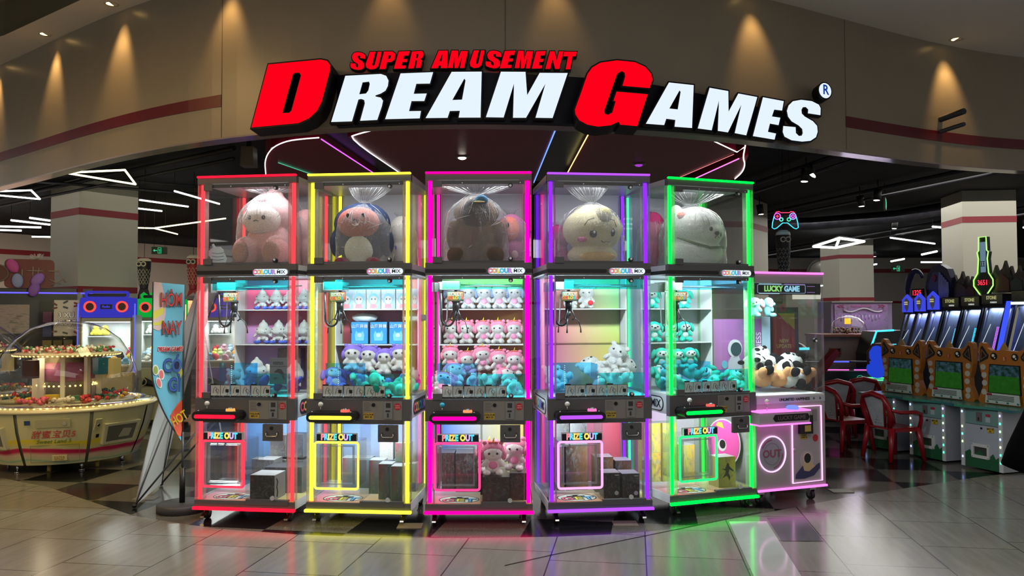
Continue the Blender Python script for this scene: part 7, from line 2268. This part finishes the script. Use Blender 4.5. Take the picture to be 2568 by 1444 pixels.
MB().cyl((-.08, 0, .1), (-.06, 0, .85), .002, 4).cyl((.08, 0, .1), (.05, 0, .85), .002, 4).build('hanging_wire', BLACKM, gp)

# ---------------------------------------------------------------- linear lights and spotlights in the arcade ceiling
LZ = 3.2
TUBEW = emi((1, 1, .97), 5)
TUBEY = emi((1, .93, .5), 4)


def lamp_line(segs, label, m=TUBEW, r=.014, name='linear_light', group=None):
    P = [Vector((x, y, LZ)) for s in segs for x, y in s]
    c_ = sum(P, Vector()) / len(P)
    p = thing(name, label, 'ceiling light', c_, 0, group)
    for s in segs:
        a, b_ = [Vector((x, y, LZ)) - c_ for x, y in s]
        MB().cyl(a, b_, r, 8).build('light_tube', m, p)
        MB().cyl(a + Vector((0, 0, r)), b_ + Vector((0, 0, r)), r * .7, 6).build('housing', BLACKM, p)
    a = Vector((segs[0][0][0], segs[0][0][1], LZ)) - c_
    MB().cyl(a + Vector((0, 0, r)), a + Vector((0, 0, .3)), .004, 5).build('suspension_wire', BLACKM, p)
    return p


A, B, D_ = (-5.175, 9.256), (-4.401, 9.087), (-4.749, 10.091)
lamp_line([(A, B), (B, D_), (D_, A)], 'yellow-white triangle of light bars above the near pillar', TUBEY, .012, 'triangle_light')
A, B, D_ = (-7.3, 10.7), (-6.344, 10.553), (-6.699, 11.354)
lamp_line([(A, B), (B, D_), (D_, A)], 'cool white triangle of light bars at the hall edge beyond the candy domes', TUBEW, .012, 'triangle_light')
A, B, D_, F_ = (7.45, 19.798), (7.198, 17.606), (8.091, 18.406), (8.154, 20.177)
lamp_line([(A, B), (B, D_), (D_, F_), (F_, A), (B, F_)], 'white diamond-shaped frame of light bars beyond the neon gamepad', TUBEW, .03, 'diamond_light')
G_ = 'white linear lights'
for s, lb in ((((-4.492, 10.654), (-4.35, 11.9)), 'short white light bar behind the red-lit machine top'), (((-5.332, 11.459), (-4.931, 12.192)), 'white light bar beside the near pillar, upper of two'), (((-5.793, 12.359), (-5.553, 12.7)), 'white light bar touching the near pillar, lower of two'),
              (((-8.151, 13.538), (-8.048, 13.945)), 'white light bar left of the near pillar, top of five'), (((-8.676, 13.871), (-8.401, 14.559)), 'white light bar beyond the near pillar, second of five'), (((-10.2, 14.6), (-8.829, 15.018)), 'long white light bar over the kiosk, third of five'),
              (((-10.6, 15.2), (-9.535, 15.574)), 'white light bar over the kiosk, fourth of five'), (((-10.044, 16.763), (-9.5, 16.9)), 'faint white light bar over the kiosk, lowest of five'),
              (((8.291, 17.545), (10.074, 19.093)), 'long bright light bar before the lit far pillar'), (((11.556, 22.596), (11.362, 21.441)), 'short light bar above the exit sign, upper'), (((12.068, 25.514), (11.932, 24.404)), 'short light bar beside the hanging exit sign'),
              (((13.243, 25.954), (14.3, 26)), 'light bar ending at the lit pillar edge'), (((12.313, 27.605), (12.246, 26.943)), 'tiny light bar by the striped thin pillar'), (((8.04, 15.298), (8.5, 15.6)), 'light bar entering the lit pillar'), (((10.46, 27.75), (10.36, 26.235)), 'light bar beyond the LUCKY GAME machine'),
              (((8.6, 12.9), (9.4, 13.1)), 'light bar beyond the lit pillar, upper'), (((9.9, 15.5), (10.9, 15.6)), 'light bar beyond the lit pillar, lower')):
    lamp_line([s], lb, TUBEW, .013 if s[0][1] < 12.8 else .018 if s[0][1] < 18 else .028, group=G_)
lamp_line([((-7.087, 15.131), (-6.798, 15.209)), ((-6.798, 15.209), (-4.9, 13.7)), ((-6.798, 15.209), (-6.825, 16.348))], 'forked yellow-white light bars between the pillar and the red-lit machine', TUBEY, .013, 'forked_light')


def tracklight(x, y, z, tx, label, on=True):
    p = thing('track_spotlight', label, 'spotlight', (x, y, z), 0, 'track spotlights')
    MB().cyl((0, 0, .0), (-.02 * tx, -.0, .16), .055, 14).build('lamp_can', BLACKM, p)
    MB().ell((0, 0, -.002), (.045, .045, .006), 14, 4).build('lens', emi((1, .97, .85), 12 if on else .3), p)
    MB().cyl((-.02 * tx, 0, .16), (-.02 * tx, 0, 3.5 - z), .008, 6).build('stem', BLACKM, p)


for k, (x, y, lb) in enumerate(((3.671, 10.015, 'track spotlight nearest the sign, upper'), (5.397, 12.355, 'track spotlight before the green exit board'), (5.341, 11.703, 'track spotlight beside the green exit board'), (4.143, 13.317, 'track spotlight on the dark pillar behind the green-lit machine'), (7.472, 15.641, 'track spotlight over the diamond light'), (10.554, 23.34, 'small far track spotlight beside the thin pillar'), (9.907, 24.681, 'far track spotlight on the striped thin pillar'))):
    tracklight(x, y, LZ, (k % 2) * 2 - 1, lb)
tr = thing('tilted_spotlight', 'thin tilted spotlight beside the nearest track spotlight', 'spotlight', (3.55, 9.47, 3.2))
MB().cyl((0, 0, 0), (-.05, 0, .12), .05, 14).build('lamp_can', BLACKM, tr)
MB().ell((.012, 0, -.01), (.05, .02, .02), 12, 6, rot=(0, .7, 0)).build('lens', emi((1, .97, .9), 5), tr)
for k, (a, b_) in enumerate((((3.0, 14.5, 3.3), (4.2, 7.4, 3.3)), ((4.2, 17, 3.3), (6.2, 9.5, 3.3)), ((7.5, 26, 3.3), (9.5, 11.5, 3.3)), ((-9.5, 14, 3.35), (-3.2, 9.2, 3.35)), ((-7.5, 10.4, 3.4), (-3, 13.5, 3.4)))):
    t = thing('lighting_track', 'thin dark lighting track under the black ceiling, ' + ('nearest the neon gamepad', 'over the exit board', 'over the lit pillar', 'over the triangle light', 'over the near pillar')[k], 'track')
    MB().cyl(a, b_, .02, 6).build('rail', mat('#2c2d34', .4), t)
    MB().cyl((a[0], a[1], a[2] + .12), (b_[0], b_[1], b_[2] + .12), .03, 8).build('conduit', mat('#22232a', .5), t)
du = thing('air_duct', 'dark crumpled air duct under the black ceiling beyond the exit board', 'duct')
MB().tube([(4.5, 16.5, 3.38), (6, 16, 3.34), (7.2, 15, 3.36), (7.6, 14, 3.38)], [.12, .13, .12, .12], 10).build('duct_skin', mat('#3a3a42', .35, .3, .5, 8, .3, 1), du)
sk = thing('ceiling_speaker', 'grey boxy speaker hanging by the disc canopy near the red-lit machine', 'speaker', (-2.72, 8.2, 3.18))
MB().prism([(-.07, -.1), (.07, -.1), (.06, .1), (-.06, .1)], 0, .14).build('speaker_box', mat('#6a6858', .5), sk)
bx('bracket', BLACKM, sk, -.02, .02, .05, .08, .1, .33)


def exitsign(x, y, z, rz, w_, label, hang=.2):
    p = thing('exit_sign', label, 'exit sign', (x, y, z), rz, 'green exit signs')
    bx('sign_case', mat('#0a2a18', .4), p, -w_, w_, 0, .03, -w_ * .5, w_ * .5)
    G = emi((.05, .7, .3), .9)
    MB().prism([(-.8 * w_, 0), (-.6 * w_, .2 * w_), (-.6 * w_, .06 * w_), (-.3 * w_, .06 * w_), (-.3 * w_, -.06 * w_), (-.6 * w_, -.06 * w_), (-.6 * w_, -.2 * w_)], -.006, 0).build('arrow_print', G, p)
    MB().prism([(-.2 * w_, -.4 * w_), (.25 * w_, -.4 * w_), (.25 * w_, .4 * w_), (-.2 * w_, .4 * w_)], -.006, 0, [[(-.15 * w_, -.35 * w_), (.2 * w_, -.35 * w_), (.2 * w_, .35 * w_), (-.15 * w_, .35 * w_)]]).build('door_print', G, p)
    MB().tube([(.1 * w_, -.005, .2 * w_), (.0, -.005, .0), (.1 * w_, -.005, -.15 * w_), (.0, -.005, -.3 * w_)], .04 * w_, 4).tube([(-.1 * w_, -.005, .1 * w_), (.05 * w_, -.005, .1 * w_), (.15 * w_, -.005, 0)], .03 * w_, 4).build('runner_print', G, p)
    MB().cyl((-w_ * .7, .015, w_ * .5), (-w_ * .7, .015, w_ * .5 + hang), .004, 4).cyl((w_ * .7, .015, w_ * .5), (w_ * .7, .015, w_ * .5 + hang), .004, 4).build('hanger', BLACKM, p)


exitsign(-5.85, 13.3, 2.62, .3, .12, 'green exit sign with arrow beside the near pillar', .85)
exitsign(13.0, 27.0, 3.05, 0, .22, 'small green exit sign beyond the short light bars', .4)
exitsign(5.66, 12.1, 3.2, 1.1, .16, 'green exit board hanging edge-on beside two spotlights', .26)
# cartoon-free round decoration on the far wall beyond the pink machine
wd = thing('round_wall_plaque', 'pale round wall plaque with a red centre beyond the LUCKY GAME machine', 'plaque', (10.4, 27.0, 2.85))
MB().prism(circ(0, 0, .5, .55, 28), 0, .05).build('plaque_disc', mat('#7a7470', .6), wd)
MB().prism(circ(0, 0, .42, .46, 28), -.02, 0).build('plaque_face', mat('#8a847c', .6), wd)
MB().prism(circ(0, -.1, .12, .1, 16), -.04, -.02).build('red_centre', mat('#8a3030', .6), wd)
wn = thing('far_kiosk', 'pale lit kiosk at the far wall beyond the thin striped pillar', 'kiosk', (9.9, 25.5, 0))
bx('kiosk_body', mat('#8a8a70', .6), wn, -1.2, 1.0, 0, .5, 0, 1.75)
bx('lit_fascia', emi((.85, .8, .65), .8), wn, -1.0, .9, -.02, 0, 2.0, 2.2)
bx('fascia_board', mat('#9a9484', .6), wn, -1.2, 1.0, 0, .3, 1.75, 2.5)

# ---------------------------------------------------------------- the passer-by in black at the picture's edge
def person():
    p = thing('person', 'person in a loose black short-sleeved shirt walking past, arm hanging down', 'person', (1.622, 2.0, 0), R(-20))
    V = [(0, 0, .92), (0, .01, 1.05), (0, .0, 1.22), (0, .0, 1.36), (0, -.01, 1.46), (0, -.02, 1.56), (0, -.02, 1.65),
         (-.17, 0, 1.37), (-.235, .01, 1.2), (-.27, .0, 1.06), (-.262, -.03, .92), (-.255, -.05, .82),
         (.17, 0, 1.37), (.235, .01, 1.2), (.27, .0, 1.06), (.262, -.03, .92), (.255, -.05, .82),
         (-.1, 0, .86), (-.11, -.03, .48), (-.11, .02, .08), (-.115, -.12, .03),
         (.1, 0, .86), (.11, .03, .48), (.11, .1, .09), (.115, -.04, .03)]
    Ed = [(0, 1), (1, 2), (2, 3), (3, 4), (4, 5), (5, 6), (3, 7), (7, 8), (8, 9), (9, 10), (10, 11), (3, 12), (12, 13), (13, 14), (14, 15), (15, 16), (0, 17), (17, 18), (18, 19), (19, 20), (0, 21), (21, 22), (22, 23), (23, 24)]
    rad = [(.15, .11), (.14, .1), (.155, .11), (.12, .09), (.055, .055), (.085, .095), (.08, .09), (.06, .055), (.048, .045), (.042, .04), (.034, .034), (.026, .02), (.06, .055), (.048, .045), (.042, .04), (.034, .034), (.026, .02), (.085, .085), (.06, .06), (.042, .045), (.035, .03), (.085, .085), (.06, .06), (.042, .045), (.035, .03)]
    # hands: palm and five fingers each side
    fing = []
    for s, w_ in ((-1, 11), (1, 16)):
        wx, wy, wz = V[w_]
        V.append((wx, wy - .005, wz - .06))
        pm = len(V) - 1
        Ed.append((w_, pm))
        rad.append((.022, .03))
        for k, (dy, L_) in enumerate(((-.028, .07), (-.01, .08), (.01, .075), (.028, .06))):
            V.append((wx, wy + dy, wz - .09))
            Ed.append((pm, len(V) - 1))
            rad.append((.009, .009))
            V.append((wx + s * -.012, wy + dy * 1.1 - .006, wz - .09 - L_ * .55))
            Ed.append((len(V) - 2, len(V) - 1))
            rad.append((.0085, .0085))
            V.append((wx + s * -.03, wy + dy * 1.1 - .01, wz - .09 - L_ * .9))
            Ed.append((len(V) - 2, len(V) - 1))
            rad.append((.007, .007))
        V.append((wx, wy - .045, wz - .05))
        Ed.append((pm, len(V) - 1))
        rad.append((.011, .011))
        V.append((wx + s * -.015, wy - .06, wz - .085))
        Ed.append((len(V) - 2, len(V) - 1))
        rad.append((.009, .009))

    def skin(name, V, Ed, rad, m, root, lev=2):
        me = bpy.data.meshes.new(name)
        me.from_pydata(V, Ed, [])
        o = bpy.data.objects.new(name, me)
        C.objects.link(o)
        md = o.modifiers.new('skin', 'SKIN')
        md.use_smooth_shade = True
        for i, r in enumerate(rad):
            me.skin_vertices[0].data[i].radius = r
            me.skin_vertices[0].data[i].use_root = i == root
        sb = o.modifiers.new('sub', 'SUBSURF')
        sb.levels = sb.render_levels = lev
        dg = bpy.context.evaluated_depsgraph_get()
        m2 = bpy.data.meshes.new_from_object(o.evaluated_get(dg))
        bpy.data.objects.remove(o)
        m2.name = name
        m2.materials.clear()
        m2.materials.append(m)
        for q in m2.polygons:
            q.use_smooth = True
        n = bpy.data.objects.new(name, m2)
        C.objects.link(n)
        n.parent = p
        return n
    SK = mat('#8a5f4c', .5, 0, .4)
    body = skin('body', V, Ed, rad, SK, 0)
    CL = mat('#040408', .95, 0, .05, 30, .2)
    sh = MB().lathe([(.09, 1.47), (.14, 1.45), (.19, 1.4), (.2, 1.3), (.195, 1.15), (.2, 1.0), (.21, .86), (.205, .85)], 28, fn=lambda a, r, z: r * (1 + .03 * sin(5 * a + z * 9)) * (1.0 if abs(cos(a)) > .5 else .85))
    sh.build('shirt', CL, p)
    for s in (-1, 1):
        MB().tube([(s * .04, 0, 1.40), (s * .15, .0, 1.385), (s * .215, .0, 1.30), (s * .265, .0, 1.17), (s * .275, .0, 1.13)], [.06, .075, .08, .085, .088], 18).build('sleeve', CL, p)
        MB().tube([(s * .08, 0, .95), (s * .1, -.0, .86), (s * .11, s * .03, .48), (s * .11, .04 + s * .04, .1)], [.1, .12, .1, .085], 16).build('trouser_leg', mat('#14151c', .8), p)
        MB().ell((s * .115, -.05 + (.04 if s > 0 else -.04), .045), (.05, .13, .045), 14, 8).build('shoe', mat('#2a2a2e', .5), p)
    MB().ell((0, .022, 1.655), (.09, .1, .105), 24, 16).build('hair', mat('#0c0a0a', .6), p)
    for s in (-1, 1):
        MB().ell((s * .032, -.112, 1.6), (.013, .006, .008), 10, 6).build('eye', EYE_M, p)
        MB().ell((s * .09, -.02, 1.59), (.012, .02, .03), 8, 6).build('ear', SK, p)
    MB().cyl((0, -.11, 1.6), (0, -.135, 1.565), .008, 8, .014).build('nose', SK, p)
    MB().ell((0, -.108, 1.53), (.025, .008, .007), 10, 6).build('mouth', mat('#7a3a34', .5), p)


person()
